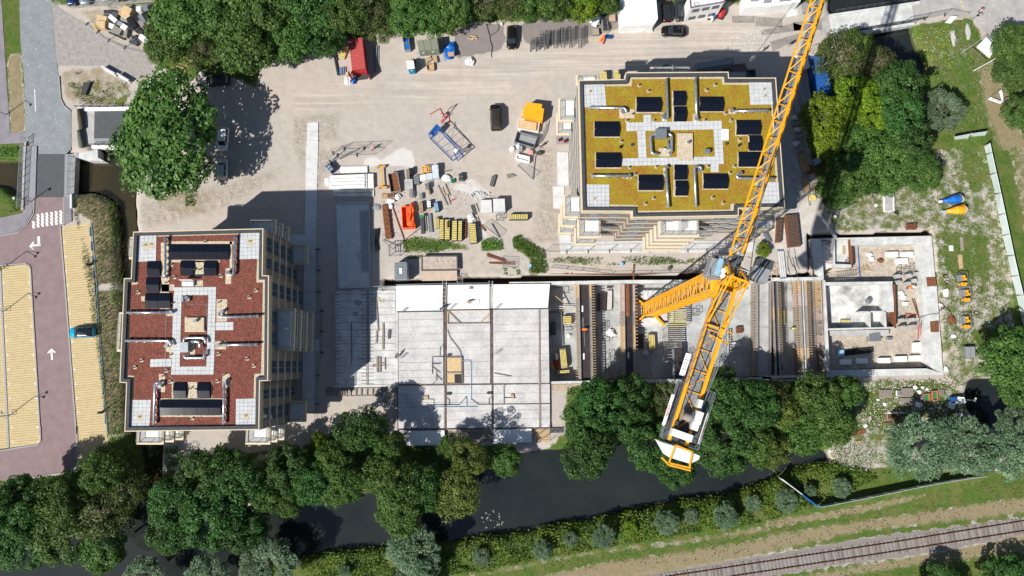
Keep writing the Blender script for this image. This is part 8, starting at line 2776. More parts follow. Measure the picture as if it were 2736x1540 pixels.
 # fallen mesh fences and fence runs
def fence(name,label,runs,h=2.0,step=3.4,feet=True,m="steel",mesh=True,lay=False,z=.0):
 pts=[T(*p)for p in runs]
 e=thing(name,label,"fence",(pts[0].x,pts[0].y,z))
 for a,b_ in zip(pts[:-1],pts[1:]):
  L_=(b_-a).length;n=max(1,round(L_/step))
  for k in range(n):
   p,q_=a.lerp(b_,k/n),a.lerp(b_,(k+1)/n)
   p=V_((p.x,p.y,z));q_=V_((q_.x,q_.y,z))
   d=(q_-p).normalized()*.05
   p2,q2=p+d,q_-d
   mb=MB()
   for hz in(.12,h):
    mb.beam(p2+V_((0,0,hz)),q2+V_((0,0,hz)),.045)
   for e_ in(p2,q2):
    mb.beam(e_+V_((0,0,.05)),e_+V_((0,0,h)),.045)
   mb.bd("fence_panel",M[m],e)
   if mesh:
    ms=MB()
    for j in range(1,9):
     t=j/9
     ms.beam(p2.lerp(q2,t)+V_((0,0,.12)),p2.lerp(q2,t)+V_((0,0,h)),.012)
    for hz in(.5,1.0,1.5):
     ms.beam(p2+V_((0,0,hz)),q2+V_((0,0,hz)),.012)
    ms.bd("mesh_infill",M[m],e,kind="stuff")
   if feet:
    c_=p
    s_=V_((-d.y,d.x,0)).normalized()
    BX((c_.x,c_.y,z+.07),(.7,.22,.14),at2(s_.y,s_.x)).bd("foot","dark",e)
 return e
fence("site_fence","steel mesh fence between the shaded slab path and the white deck",[(1,1,610,1040),(1,1,625,1450),(1,2,650,260),(1,2,652,660),(1,2,610,880),(1,2,600,1440)],1.1,4.2)
fence("site_fence","mesh fence with feet standing west of the lime spill",[(1,1,760,110),(1,1,870,68),(1,1,1255,55)],2.0,3.5)
fence("site_fence","mesh fence in front of the lime spill, leaning row",[(1,1,735,195),(1,1,805,130),(1,1,1180,120)],2.0,3.5)
fence("site_fence","mesh fence round the rubbish heap at the top left",[(0,0,845,235),(0,0,1055,395),(0,0,1210,465),(0,0,1400,510)],2.0,3.4)
fence("site_fence","thin fence wire along the car park's lower edge",[(0,0,880,60),(0,0,1060,50),(0,0,1300,22),(0,0,1540,6)],1.5,4.0,False)
fence("site_fence","mesh fence along the slabs south of the green roofed block",[(2,1,340,1062),(2,1,560,1062),(2,1,1180,1052),(2,1,2100,1048)],2.0,3.5)
fence("site_fence","post and wire fence on the trench edge below the weeds",[(2,1,400,1215),(2,1,1000,1278),(2,1,1900,1262)],.8,3.0,False)
fence("site_fence","fence on the upper right between river bridge and meadow",[(3,0,1370,222),(3,0,1770,145),(3,0,1950,180)],1.9,3.5)
def fallen(label,c,r,pts,z=.08):
 q_=quad(c,r,pts,z)
 e=thing("fallen_fence",label,"fence panel",(*q_[0],z))
 mb=MB()
 for i in range(4):
  mb.beam((*q_[i],z),(*q_[(i+1)%4],z),.06)
 mb.bd("frame","steel",e)
 mb=MB()
 for k in range(1,12):
  mb.beam((*bil(q_,k/12,0),z),(*bil(q_,k/12,1),z),.014)
 for k in range(1,6):
  mb.beam((*bil(q_,0,k/6),z),(*bil(q_,1,k/6),z),.014)
 mb.bd("mesh_infill","steel",e,kind="stuff")
 return e
fallen("fence panel lying on the sand below the washing trough",2,1,[(135,190),(300,288),(230,358),(82,225)])
fallen("fence panel lying by the small grey crate",1,1,[(2295,745),(2445,860),(2370,925),(2212,800)])
fallen("fence panel standing askew right of the silver trailer",2,0,[(375,1165),(350,1290),(300,1380),(270,1400)],.6)
fallen("rusty steel frame lying on the brown sand",2,1,[(-60,1105),(98,1112),(90,1215),(-60,1200)],.05)
one("fence_pole","grey pole lying across the fallen panel by the washing trough","pole",BM(T(2,1,242,130,.5),T(2,1,230,365,.15),.12),ST)
one("fence_pole","grey double pole on the fallen panel by the grey crate","pole",BM(T(1,1,2295,790,.2),T(1,1,2375,930,.2),.14),ST)
# white slab stack west of the lifting beam
for i,(pts,z0,z1,lab)in en([([(832,238),(1092,234),(1094,292),(832,296)],0,.35,"topmost narrow white concrete plank of the big stack"),([(716,320),(1088,305),(1090,440),(716,455)],.0,1.0,"big bundle of white concrete planks in the sun"),([(1090,308),(1150,306),(1154,440),(1092,442)],0,.7,"right end of the white concrete planks"),
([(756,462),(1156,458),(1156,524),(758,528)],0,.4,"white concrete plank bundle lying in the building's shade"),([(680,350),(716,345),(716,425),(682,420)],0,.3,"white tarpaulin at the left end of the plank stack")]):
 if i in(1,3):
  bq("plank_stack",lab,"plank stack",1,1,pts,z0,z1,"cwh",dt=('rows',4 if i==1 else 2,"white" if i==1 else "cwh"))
 else:
  bq("plank_stack",lab,"plank stack" if i<4 else "tarpaulin",1,1,pts,z0,z1,"white")
  # long pale concrete slab with mesh edge, in the shade
e=thing("ground_slab","long concrete ground slab in the building's shade","concrete slab",t2(1,1,960,1000)+(0,))
ppt("slab_body",quad(1,1,[(792,590),(1114,585),(1122,1412),(815,1420)],.3),0,.28,"clt",e)
ppt("edge_upstand",quad(1,1,[(790,578),(1116,572),(1114,600),(794,606)],.4),0,.42,"concrete",e)
ppt("edge_upstand",quad(1,1,[(1100,600),(1116,600),(1128,1412),(1112,1412)],.4),0,.42,"concrete",e)
mb=MB()
q_=quad(1,1,[(1022,660),(1100,658),(1112,1265),(1040,1268)],.32)
for k in range(1,34):
 mb.beam((*bil(q_,0,k/34),.34),(*bil(q_,1,k/34),.34),.03)
for k in range(0,6):
 mb.beam((*bil(q_,k/5,0),.36),(*bil(q_,k/5,1),.36),.03)
mb.bd("rebar_strip","dst",e,kind="stuff")
one("timber","thin timber resting on the shaded ground slab","",BM(T(1,1,998,1062,.45),T(1,1,1022,1165,.45),.08),M["wood"])
bq("machine_box","blue and grey tower light lying at the shadow's corner","light mast",1,1,[(668,225),(705,188),(768,262),(735,292)],0,1.3,"blue",dt=('rows',3,"grey"))
one("light_mast","long mast of the tower light stretching to the fence","mast",BM(T(1,1,745,190,1.4),T(1,1,960,82,1.0),.16),ST)
# orange lifting beam
e=thing("lifting_beam","orange lifting beam with cross arms beside the rusty skip","",t2(1,1,1235,335)+(0,))
BM(T(1,1,1228,240,.6),T(1,1,1240,435,.6),.2).bd("spine","yellow",e)
for a,b_ in(((1190,240),(1268,232)),((1205,435),(1285,435))):
 BM(T(1,1,*a,.6),T(1,1,*b_,.6),.18).bd("cross_arm","yellow",e)
for x,y in((1192,242),(1262,238),(1210,440),(1280,440)):
 BX(tuple(T(1,1,x,y,.3)),(.25,.35,.55)).bd("support_foot","wgr",e)
 # rusty skip and neighbours
bq("rusty_skip","open skip full of rusty steel","skip",1,1,[(1288,305),(1384,288),(1416,470),(1318,490)],0,1.2,"wgr",dt=('open',.55,"rust",.1))
bq("beam_rack","tall rusty brown formwork panel rack beside the shade","rack",1,1,[(1232,608),(1292,602),(1332,928),(1268,936)],0,.6,"rust",dt=('rows',7,"rust"))
bq("orange_skip","skip draped with bright orange tarpaulin","skip",1,1,[(1420,625),(1520,618),(1560,830),(1432,835)],0,1.1,"orange",dt=('open',.35,"orange",.12))
blobt("orange_tarp","bunched orange tarpaulin along the right side of the orange skip","tarpaulin",1,1,1525,725,38,118,1.3,"orange",0,61)
pallet_stack("stack of pale boards above the brown rack",1,1,[(1228,498),(1292,500),(1295,545),(1230,545)],.3,"wood",5)
for i,(c,r,x,y,rx,ry,m_,lab,h)in en([(1,1,1392,535,26,25,"white","round white tub with black rim beside the yard's rubbish",.6),(1,1,1325,575,36,24,"white","white torn sack above the brown rack",.5),(1,1,1318,622,24,30,"white","white sack with dark opening at the top of the brown rack",.5),(1,1,1330,520,40,22,"rust","brown scrap heap below the rusty skip",.4),
(1,1,1862,355,42,34,"white","white container with a black hole beside the bricks",.6),(1,1,2100,745,32,38,"white","white sack beside the widest yellow crate",.6),(1,1,1185,635,36,30,"grey","grey film lying at the shadow's edge",.3),(2,1,1,1,1,1,"white","",0)][:7]):
 blobt("sack" if "sack" in lab else "tub" if "tub" in lab or "container" in lab else "scrap",lab,"bag" if "sack" in lab else "tub" if "tub" in lab or "container" in lab else "scrap",c,r,x,y,rx,ry,h,m_,0,70+i)
p=T(1,1,1920,378,.4);one("hose_reel","green hose reel on the yard","reel",TB([(p.x,p.y,.3),(p.x+.1,p.y,.5)],.38,14),M["green"])
# stacks: (pts, z1, kind)
YARD=[
([(1466,262),(1500,262),(1505,358),(1470,358)],.8,"wgr",('cols',3,"wgr"),"upright bundle of grey boards above the flat concrete sheet","board stack"),
([(1500,250),(1532,250),(1534,315),(1503,318)],.9,"black",None,"dark box beside the upright boards","box"),
([(1452,360),(1532,358),(1535,458),(1455,460)],.7,"concrete",None,"flat grey concrete sheet on a stack","sheet stack"),
([(1538,322),(1595,318),(1600,400),(1545,408)],.8,"dst",('rows',5,"steel"),"crate of steel clamps left of the white wrapped packs","crate"),
([(1600,318),(1660,310),(1664,368),(1604,376)],1.1,"owh",None,"first white wrapped pack from the left","wrapped pack"),
([(1662,305),(1720,298),(1724,358),(1666,366)],1.1,"lightwrap",None,"second white wrapped pack from the left","wrapped pack"),
([(1722,285),(1782,282),(1788,345),(1726,352)],1.2,"lightwrap",None,"third white wrapped pack from the left","wrapped pack"),
([(1716,222),(1778,220),(1784,280),(1720,282)],1.3,"lightwrap",None,"white wrapped pack above the row of three","wrapped pack"),
([(1975,302),(2018,300),(2022,372),(1978,374)],.9,"olive",('rows',2,"dark"),"small green cage crate standing alone","crate"),
([(1498,455),(1540,452),(1545,535),(1500,538)],.9,"dst",('pipesy',5,"steel"),"bundle of steel props at the lime spill","props"),
([(1590,492),(1626,490),(1632,550),(1594,552)],.9,"dst",('pipesy',4,"grey"),"short bundle of grey props right of the first","props"),
([(1645,400),(1690,395),(1695,445),(1660,450)],1.0,"dst",('rows',4,"steel"),"open steel bin of fittings","crate"),
([(1660,430),(1682,425),(1705,500),(1688,500)],.7,"wgr",('cols',2,"wood"),"two timbers leaning on the bin of fittings","timbers"),
([(1588,580),(1625,572),(1635,670),(1600,680)],.8,"wgr",('cols',4,"wood"),"bundle of brown timbers in a steel cradle","timber bundle"),
([(1668,570),(1708,570),(1710,632),(1670,634)],.9,"dark",('rows',4,"white"),"dark crate of white couplers","crate"),
([(1735,585),(1772,582),(1788,668),(1748,672)],.9,"dst",('cols',4,"lbl"),"crate of blue steel props beside the couplers","props"),
([(1600,712),(1635,708),(1645,885),(1612,888)],.8,"dst",('pipesy',6,"dst"),"long grey bundle of beams with a green cap","beam bundle"),
([(1675,690),(1710,685),(1728,872),(1692,875)],.7,"dst",('pipesy',6,["steel","blue","dst"]),"long bundle of tangled steel tubes","tube bundle"),
([(1748,730),(1785,730),(1790,835),(1750,836)],.8,"olive",('cols',3,"ypl"),"olive crate with a few yellow beams","crate"),
([(1792,750),(1832,748),(1834,938),(1792,940)],1.0,"dark",('rows',11,"ypl"),"first narrow yellow beam crate from the left","beam crate"),
([(1842,752),(1894,750),(1892,942),(1840,944)],1.0,"dark",('rows',11,"ypl"),"second yellow beam crate, with brown clamps on it","beam crate"),
([(1914,762),(1964,760),(1962,952),(1908,955)],1.1,"dark",('rows',11,"ypl"),"third yellow beam crate from the left","beam crate"),
([(1974,764),(2012,762),(2008,952),(1970,955)],1.0,"dark",('rows',11,"ypl"),"fourth and narrowest yellow beam crate","beam crate"),
([(2072,792),(2142,788),(2158,972),(2088,980)],1.2,"dark",('rows',10,"ypl"),"widest yellow beam crate, standing apart on the right","beam crate"),
([(2030,760),(2056,758),(2054,930),(2030,932)],.3,"rust",('rows',9,"rust"),"rusty brown rack between the yellow beam crates","rack"),
([(2190,562),(2296,558),(2302,676),(2196,688)],1.0,"clt",None,"left one of two pale concrete plates","concrete plate"),
([(2310,548),(2424,548),(2430,668),(2314,676)],1.5,"clt",None,"right, higher one of two pale concrete plates","concrete plate"),
([(2090,605),(2122,598),(2155,690),(2125,705)],.8,"dst",('pipesy',5,"dst"),"dark bundle of props left of the concrete plates","props"),
([(2305,320),(2345,325),(2315,435),(2275,425)],.6,"dst",('pipesy',6,["dst","olive"]),"dark slanting bundle of props alone on the sand","props"),
([(2440,305),(2500,298),(2538,322),(2450,348)],.6,"olive",('pipes',4,"olive"),"small olive rack of tubes right of the dark bundle","rack"),
([(2338,702),(2400,700),(2404,750),(2342,752)],.9,"steel",('frame',3,.07),"small grey steel cage below the concrete plates","cage"),
([(2468,698),(2648,696),(2648,748),(2468,750)],1.1,"dark",('cols',10,"ypl"),"horizontal yellow beam crate on the open sand","beam crate"),
]
M["lightwrap"]=flat("pale_wrap",(.52,.57,.60),.5,var=.15)
for pts,z1,m_,det,lab,cat in YARD:
 bq(cat.replace(" ","_"),lab,cat,1,1,pts,.02,z1,m_,dt=det)
bq("plastic_sheet","green plastic cap on the long grey bundle","cap",1,1,[(1598,706),(1636,704),(1638,732),(1600,735)],.82,.95,"green")
bq("brown_clamps","brown clamps lying on the second yellow crate","clamps",1,1,[(1862,765),(1875,765),(1876,830),(1864,830)],1.12,1.3,"rust")
for i,(a,b_,w,m_,lab)in en([((1775,418),(1868,612),.22,"wgr","long grey plank lying diagonally on the yard"),((1845,405),(1892,520),.22,"wgr","second grey plank right of the long one"),((1815,440),(1848,520),.2,"wood","board between the two grey planks"),((1868,508),(1898,605),.12,"wgr","thin lath below the two grey planks"),
((1892,572),(1948,552),.16,"red","red bar lying on the yard"),((1845,285),(1910,272),.12,"rust","rusty red bar beside the wrapped packs"),((1620,700),(1738,628),.2,"wood","long pale timber leaning between the crates"),((1340,640),(1448,942),.14,"rust","long rusty bar curving beside the brown rack"),
((1410,985),(1602,835),.1,"dark","black cable pole across the weeds' corner"),((1480,925),(1545,912),.1,"ypl","yellow bar at the weeds"),((2142,740),(2162,800),.1,"rust","upright rusty bar by the widest crate"),((2165,725),(2178,790),.1,"rust","second rusty bar by the widest crate"),
((2185,800),(2240,862),.3,"rust","rust coloured offcuts beside the widest crate")]):
 one("bar" if "bar" in lab or "pole" in lab or "offcuts" in lab else "plank",lab,"bar" if "bar" in lab or "pole" in lab or "offcuts" in lab else "plank",BM(T(1,1,*a,.12),T(1,1,*b_,.12),w,.12),M[m_])
bq("yellow_fork","yellow crane fork above the wrapped packs","crane fork",1,1,[(1622,240),(1685,232),(1692,288),(1630,292)],0,.9,"yellow",dt=('frame',3,.12))
mb=MB()
for k in range(260):
 p=T(1,1,2180+RNG.gauss(0,30),518+RNG.gauss(0,17),.1)
 mb.box((p.x,p.y,ru(.04,.28)),(ru(.12,.35),ru(.08,.2),.1),ru(0,3.1))
o=mb.bd("rubble_heap","cwh");tag(o,"heap of grey and white broken stone left of the concrete plates","rubble",None,"stuff")
one("black_rolls","two black rolls of pipe lying in the shade's edge","pipe rolls",TB([T(1,1,1192,845,.25),T(1,1,1182,950,.25)],.26,9).tube([T(1,1,1178,955,.25),T(1,1,1190,1050,.25)],.26,9),M["rubber"])
bq("steel_cage","grey steel cage on wheels at the trench corner","cage",1,1,[(1290,990),(1400,985),(1402,1090),(1295,1095)],0,1.3,"steel",dt=('frame',4,.08))
one("tripod_pole","black tripod poles meeting above the steel cage","poles",BM(T(1,1,1245,950,.2),T(1,1,1342,1035,1.2),.09).beam(T(1,1,1342,1035,1.2),T(1,1,1410,985,1.0),.12),M["dark"])
bq("site_container","grey ribbed container with a white sign on the roof, beside the trench","container",1,1,[(1350,1165),(1482,1160),(1488,1330),(1352,1335)],0,2.2,"steel",dt=('rows',12,"steel"))
bq("roof_sign","white sign lying on the grey container's roof","sign",1,1,[(1402,1220),(1430,1220),(1430,1275),(1404,1276)],2.26,2.3,"white")
e=thing("formwork_table","large pinkish formwork deck with a dark steel rim, beside the trench","formwork",t2(1,1,1790,1220)+(0,))
for k in range(9):
 y0=1112+k*14.5
 ppt("deck_board",quad(1,1,[(1625,y0),(1960,y0-2),(1960,y0+12),(1625,y0+14)],.9),.8,.9,mat("pink_board",(.44,.36,.30),.8,.15,1.5,coord='pos'),e)
ppt("ply_sheet",quad(1,1,[(1620,1250),(1962,1246),(1962,1342),(1620,1345)],.6),.5,.6,mat("beige_ply",(.48,.38,.30),.8,.08,1.0,coord='pos'),e)
for a,b_ in(((1622,1108),(1962,1104)),((1622,1242),(1962,1238)),((1622,1108),(1622,1250)),((1962,1104),(1965,1250))):
 BM(T(1,1,*a,.85),T(1,1,*b_,.85),.18,.3).bd("steel_rim","dst",e)
mb=MB()
for k in range(12):
 a=T(1,1,ru(1740,1930),ru(1130,1165),1.0);b_=a+V_((ru(-.5,.5),ru(-.3,.3),.05));mb.beam(a,b_,.06)
one("offcuts","pale timber offcuts lying on the formwork deck","",mb,M["owh"])
bq("rusty_beams","bundle of rusty steel bars on the brown sand","steel bars",1,1,[(2250,1075),(2440,1140),(2440,1165),(2245,1105)],0,.2,"rust",dt=('pipes',6,"rust"))
bq("rusty_beams","longer rusty steel bars below the first rusty bundle","steel bars",1,1,[(2265,1160),(2538,1150),(2538,1190),(2270,1178)],0,.15,"rust",dt=('pipes',5,"rust"))
for(c,r,x,y,lab)in((2,1,1095,1182,"small pale blue box in the weeds south of the block"),(2,1,1558,1222,"small dark lamp box on the sand south of the block"),(3,1,50,1062,"small pale blue box beside the round bush"),(2,1,205,1195,"small blue standpipe by the dark bush")):
 bq("junction_box",lab,"box",c,r,[(x-15,y-16),(x+13,y-16),(x+13,y+14),(x-15,y+14)],0,.6,"lbl" if "blue" in lab else "dst")
one("strut","rusty steel strut spanning the trench north of the pit","",BM(T(2,1,1210,1185,.1),T(2,1,1205,1335,.0),.22),M["rust"])
# heaps of yellow crates north of the green block
bq("beam_crate","left yellow beam crate behind the green roofed block","",2,0,[(872,695),(948,692),(955,768),(880,770)],0,1.6,"grey",dt=('rows',5,"ypl"))
bq("beam_crate","right yellow beam crate behind the green roofed block","",2,0,[(1010,688),(1082,684),(1085,768),(1015,770)],0,1.8,"grey",dt=('rows',5,"ypl"))
# rebar mats between block and foundation
bq("rebar_stack","wide stack of rusty reinforcement mats","",3,1,[(228,705),(350,698),(384,1005),(262,1018)],0,.9,"rust",dt=('rows',24,"rebar"))
bq("rebar_stack","narrow stack of rusty reinforcement mats at the wall","",3,1,[(150,745),(205,740),(190,968),(138,970)],0,.7,"rust",dt=('rows',18,"rebar"))
bq("pipe_bundle","silver pipes leaning at the block's corner","",3,1,[(0,865),(60,855),(110,960),(70,985)],0,.5,"steel",dt=('pipesy',5,"steel"))
bq("panel_stack","long grey formwork planks bridging the trench","plank stack",3,1,[(150,1040),(210,1040),(240,1320),(180,1325)],.1,.3,"steel",dt=('cols',3,"clt"))
mb=MB()
for k in range(22):
 a=T(3,1,ru(75,150),ru(1160,1290),.1);b_=a+V_((ru(-.6,.6),ru(-1,1),.05));mb.beam(a,b_,.07)
one("timber_heap","heap of orange timber offcuts beside the ballast cabinet","",mb,M["wood"])
mb=MB()
for k in range(9):
 a=T(3,1,ru(240,330),ru(1000,1200),.1);b_=a+V_((ru(-.3,.9),ru(-3.5,-1),.02));mb.beam(a,b_,.04)
one("steel_rods","long thin steel rods lying left of the red writing","",mb,DS)
# right meadow things
def mixer(c,r,x,y,m_,m2,label,rz):
 q_=T(c,r,x,y,.7)
 e=thing("concrete_bucket",label,"concrete bucket",(q_.x,q_.y,0),rad(rz))
 pts=[(-1.6,0,.5),(-.9,0,.55),(0,0,.75),(1.0,0,.8),(1.5,0,.8)]
 o=TB(pts,[.28,.42,.72,.8,.35],14).bd("drum",M[m_],None,loc=(0,0,0),smooth=True);o.parent=e
 o=TB([(1.45,0,.8),(1.65,0,.8)],[.62,.5],14).bd("lid","owh",None,loc=(0,0,0));o.parent=e
 o=BX((-1.95,0,.45),(.6,.4,.35)).bd("spout",M[m2],None,loc=(0,0,0),bevel=.05);o.parent=e
 o=BM((.9,.85,.2),(.9,.6,1.75),.08).beam((.9,-.85,.2),(.9,-.6,1.75),.08).beam((.9,-.6,1.75),(.9,.6,1.75),.08).bd("bail",M["steel" if m_=="tbl" else "yellow"],None,loc=(0,0,0));o.parent=e
 o=BX((-.2,0,1.32),(.06,.55,.05)).bd("band","white",None,loc=(0,0,0));o.parent=e
mixer(3,1,1845,558,"tbl","white","blue concrete bucket lying on the weeds",8)
mixer(3,1,1880,660,"yellow","lbl","yellow concrete bucket lying below the blue one",6)
bq("trough","long white rimmed trough with sand in it","",3,1,[(1185,490),(1280,488),(1285,665),(1188,675)],0,.6,"white",dt=('open',.7,"concrete",.12))
p=T(3,1,1308,680,.3);one("tyre","black tyre at the foot of the white trough","",TB([(p.x+.25*cos(a),p.y+.25*sin(a),.15)for a in[k*math.pi/5 for k in range(11)]],.12,6,cap=False),M["rubber"])
one("timber","long dark sleeper beside the round white lid","",BM(T(3,1,1062,490,.12),T(3,1,1088,675,.12),.35,.2),M["wgr"])
p=T(3,1,1105,612,.3);one("lid","round white lid left of the trough","",CY_((p.x,p.y),.27,0,.3,14),M["white"])
bq("skid","rusty brown box skid above the foundation","",3,1,[(1410,790),(1505,785),(1505,842),(1412,845)],0,.6,"rust",dt=('rows',4,"rust"))
bq("metal_tower","grey steel base plate of a fallen light mast","base frame",3,1,[(662,650),(745,670),(740,735),(680,730)],0,.4,"steel",dt=('frame',4,.06))
one("light_mast","grey mast lying from its base towards the trees","mast",BM(T(3,1,740,672,.5),T(3,1,905,595,.9),.16),ST)
p=T(3,1,706,722,.4);one("lid","round white lid on the fallen mast's base","",CY_((p.x,p.y),.25,.2,.5,14),M["white"])
one("ramp","pale plank leaning over the foundation's north trench","plank",BM(T(3,1,562,705,.25),T(3,1,715,930,.15),.55,.08),M["clt"])
for i,(c,r,pts,m_,lab)in en([(3,1,[(1918,918),(1950,918),(1958,1052),(1928,1052)],"wgr","grey board on the weeds, upper"),(3,1,[(1900,1090),(1940,1090),(1950,1225),(1912,1225)],"wood","board on the weeds, lower"),(3,1,[(1812,1002),(1852,1000),(1856,1055),(1816,1055)],"white","white rag on the weeds")]):
 bq("board" if "board" in lab else "rag",lab,"board" if "board" in lab else "rag",c,r,pts,.02,.12,m_)
def rack(c,r,x,y,w,h,lab):
 e=thing("generator_rack",lab,"rack",t2(c,r,x,y)+(0,))
 q_=quad(c,r,[(x-w,y-h),(x+w-6,y-h-6),(x+w+6,y+h-4),(x-w+8,y+h+4)],.9)
 fb=MB()
 for zc in(.05,.9):
  for i in range(4):
   fb.beam((*q_[i],zc),(*q_[(i+1)%4],zc),.06)
 fb.bd("frame","steel",e)
 for i in range(4):
  BM((*q_[i],0),(*q_[i],.9),.06).bd("post","steel",e)
 for u,v,rr in((.62,.22,.25),(.75,.42,.25),(.35,.75,.3),(.7,.78,.3)):
  p_=bil(q_,u,v)
  CY_(p_,rr,.05,.75,12).bd("bottle","yellow",e)
 ppt("box",[bil(q_,.05,.1),bil(q_,.42,.1),bil(q_,.42,.55),bil(q_,.05,.55)],.05,.7,"grey",e)
 return e
rack(3,1,1955,1340,42,68,"topmost rack of yellow bottles right of the foundation")
rack(3,2,1985,110,44,72,"middle rack of yellow bottles right of the foundation")
rack(3,2,1985,370,44,75,"lowest rack of yellow bottles right of the foundation")
bq("metal_shed","small grey tool box with flat lid on the weeds","tool box",3,2,[(1972,600),(2068,598),(2075,718),(1978,720)],0,.9,"steel",dt=('cols',2,"grey"))
for i,(c,r,x,y,lab,rr_)in en([(3,1,1778,1302,"upper black hose coil by the foundation's corner",.5),(3,1,1790,1358,"lower black hose coil by the foundation's corner",.42),(3,2,2075,278,"black tyre like hose coil beside the middle rack",.5),(3,2,1748,218,"hose coil at the foundation's right wall",.45)]):
 coil(c,r,x,y,0,rr_,3,lab,"rubber",80+i)
one("hose","black hose running from the foundation to the racks","",TB([T(3,2,x,y,.08)for x,y in[(1500,380),(1540,320),(1620,290),(1700,285),(1760,220),(1800,230),(1860,330),(1900,450),(1960,475),(2020,440)]],.05,5),M["rubber"])
for i,(c,r,x,y,rx,ry,m_,lab)in en([(3,2,1775,80,28,38,"white","white crumpled sack beside the foundation's upper right"),(3,2,1850,502,24,18,"white","small white sack right of the foundation"),(3,2,1778,822,16,30,"white","white canister at the foundation's lower corner"),(3,2,1725,200,16,16,"white","white bucket at the foundation's right wall"),(3,2,1830,340,42,40,"rust","round rust coloured patch of sand and rope"),(3,1,2085,-100,1,1,"white","")][:5]):
 blobt("sack" if "sack" in lab else "canister" if "canister" in lab else "bucket" if "bucket" in lab else "dirt_heap",lab,"bag" if "sack" in lab else "canister" if "canister" in lab else "bucket" if "bucket" in lab else "heap",c,r,x,y,rx,ry,.35,m_,0,90+i)
 # rubble yard below the foundation
for i,(c,r,pts,z1,m_,det,lab,cat)in en([
(3,2,[(1138,1018),(1262,1018),(1262,1098),(1142,1092)],.3,"wgr",('cols',9,"wgr"),"left brown grating of old timbers below the foundation","grating"),
(3,2,[(1352,1002),(1468,1000),(1468,1090),(1355,1092)],.35,"wgr",('cols',8,"wgr"),"upper right brown grating of old timbers","grating"),
(3,2,[(1345,1098),(1480,1095),(1485,1172),(1350,1180)],.3,"wgr",('cols',9,"wgr"),"lower right brown grating of old timbers","grating"),
(3,2,[(1310,1030),(1345,1030),(1348,1085),(1312,1085)],.5,"white",('rows',3,"grey"),"white and black case between the gratings","case"),
(3,2,[(1568,1065),(1628,1058),(1635,1150),(1576,1158)],.5,"orangebin",('open',.4,"green",.09),"left orange tub with plants in it","tub"),
(3,2,[(1650,1035),(1702,1028),(1708,1122),(1655,1130)],.5,"orangebin",('open',.4,"green",.09),"right orange tub with plants in it","tub"),
(3,2,[(1715,1022),(1762,1018),(1768,1082),(1722,1085)],.3,"wgr",('rows',4,"wgr"),"brown pallet right of the orange tubs","pallet"),
(3,2,[(1842,1092),(1895,1090),(1892,1135),(1846,1138)],.9,"blue",('cols',3,"blue"),"blue and white solar trailer at the pond","trailer"),
(3,2,[(1905,1088),(1965,1092),(1985,1150),(1905,1158)],1.0,"owh",('rows',3,"white"),"white drawbar part of the solar trailer at the pond","trailer"),
(3,2,[(1210,1240),(1385,1238),(1385,1252),(1212,1256)],.2,"owh",None,"pale beam on the rubble yard","beam"),
(3,2,[(1212,1262),(1350,1262),(1352,1310),(1215,1312)],.3,"wgr",('rows',3,"rust"),"brown boards lying on the rubble yard","boards"),
(3,2,[(1180,1338),(1350,1335),(1352,1350),(1182,1355)],.2,"rust",None,"rusty beam at the lower rubble yard","beam"),
(3,3,[(870,45),(1000,25),(1005,65),(880,100)],.15,"rust",None,"rusty sheet in the weeds above the canal end","sheet"),
(3,3,[(722,70),(742,66),(758,130),(735,132)],.15,"rust",None,"short rusty plate beside the canal end","plate"),
(3,3,[(905,140),(965,135),(968,165),(908,168)],.25,"wgr",('rows',3,"wood"),"small pallet above the canal end","pallet"),
]):
 if m_=="orangebin":M.setdefault("orangebin",flat("terracotta_plastic",(.50,.17,.09),.6))
 bq(cat,lab,cat,c,r,pts,.02,z1,m_,dt=det)
one("square_frame","rusty square frame at the silted canal end","frame",TB([T(3,3,x,y,.1)for x,y in[(795,218),(840,212),(850,258),(805,268),(795,218)]],.05,4),M["rust"])
for i,(c,r,x,y,rx,lab)in en([(3,2,1120,1118,16,"white bucket left of the old gratings"),(3,2,1185,1162,24,"white tyre like ring left of the old gratings"),(3,2,1480,1000,24,"grey white tub right of the gratings, upper"),(3,2,1520,1045,28,"white sack between gratings and orange tubs"),(3,2,1595,1015,18,"white bucket above the orange tubs"),(3,2,1548,1100,26,"white torn sack left of the left orange tub"),(3,2,1515,1165,40,"large white pile of sheeting below the gratings"),(3,2,1000,1368,24,"white round bag in the lower rubble yard"),(3,2,1915,1265,28,"white scrap near the pond"),(3,2,1830,1175,44,"white sheeting at the pond's edge"),(3,2,1550,1000,18,"small white cup above the orange tubs")]):
 blobt("white_waste",lab,"waste",c,r,x,y,rx*.8,rx*.7,.35,"white",0,110+i)
p=T(3,2,2045,1125,.6);one("wind_vane","small white vane sticking out over the pond","vane",TB([T(3,2,1990,1120,.8),T(3,2,2060,1125,1.0)],.04,5).cyl((p.x,p.y),.18,.9,1.05,10).box((p.x+.2,p.y+.3,1.0),(.2,.3,.1)),M["white"])
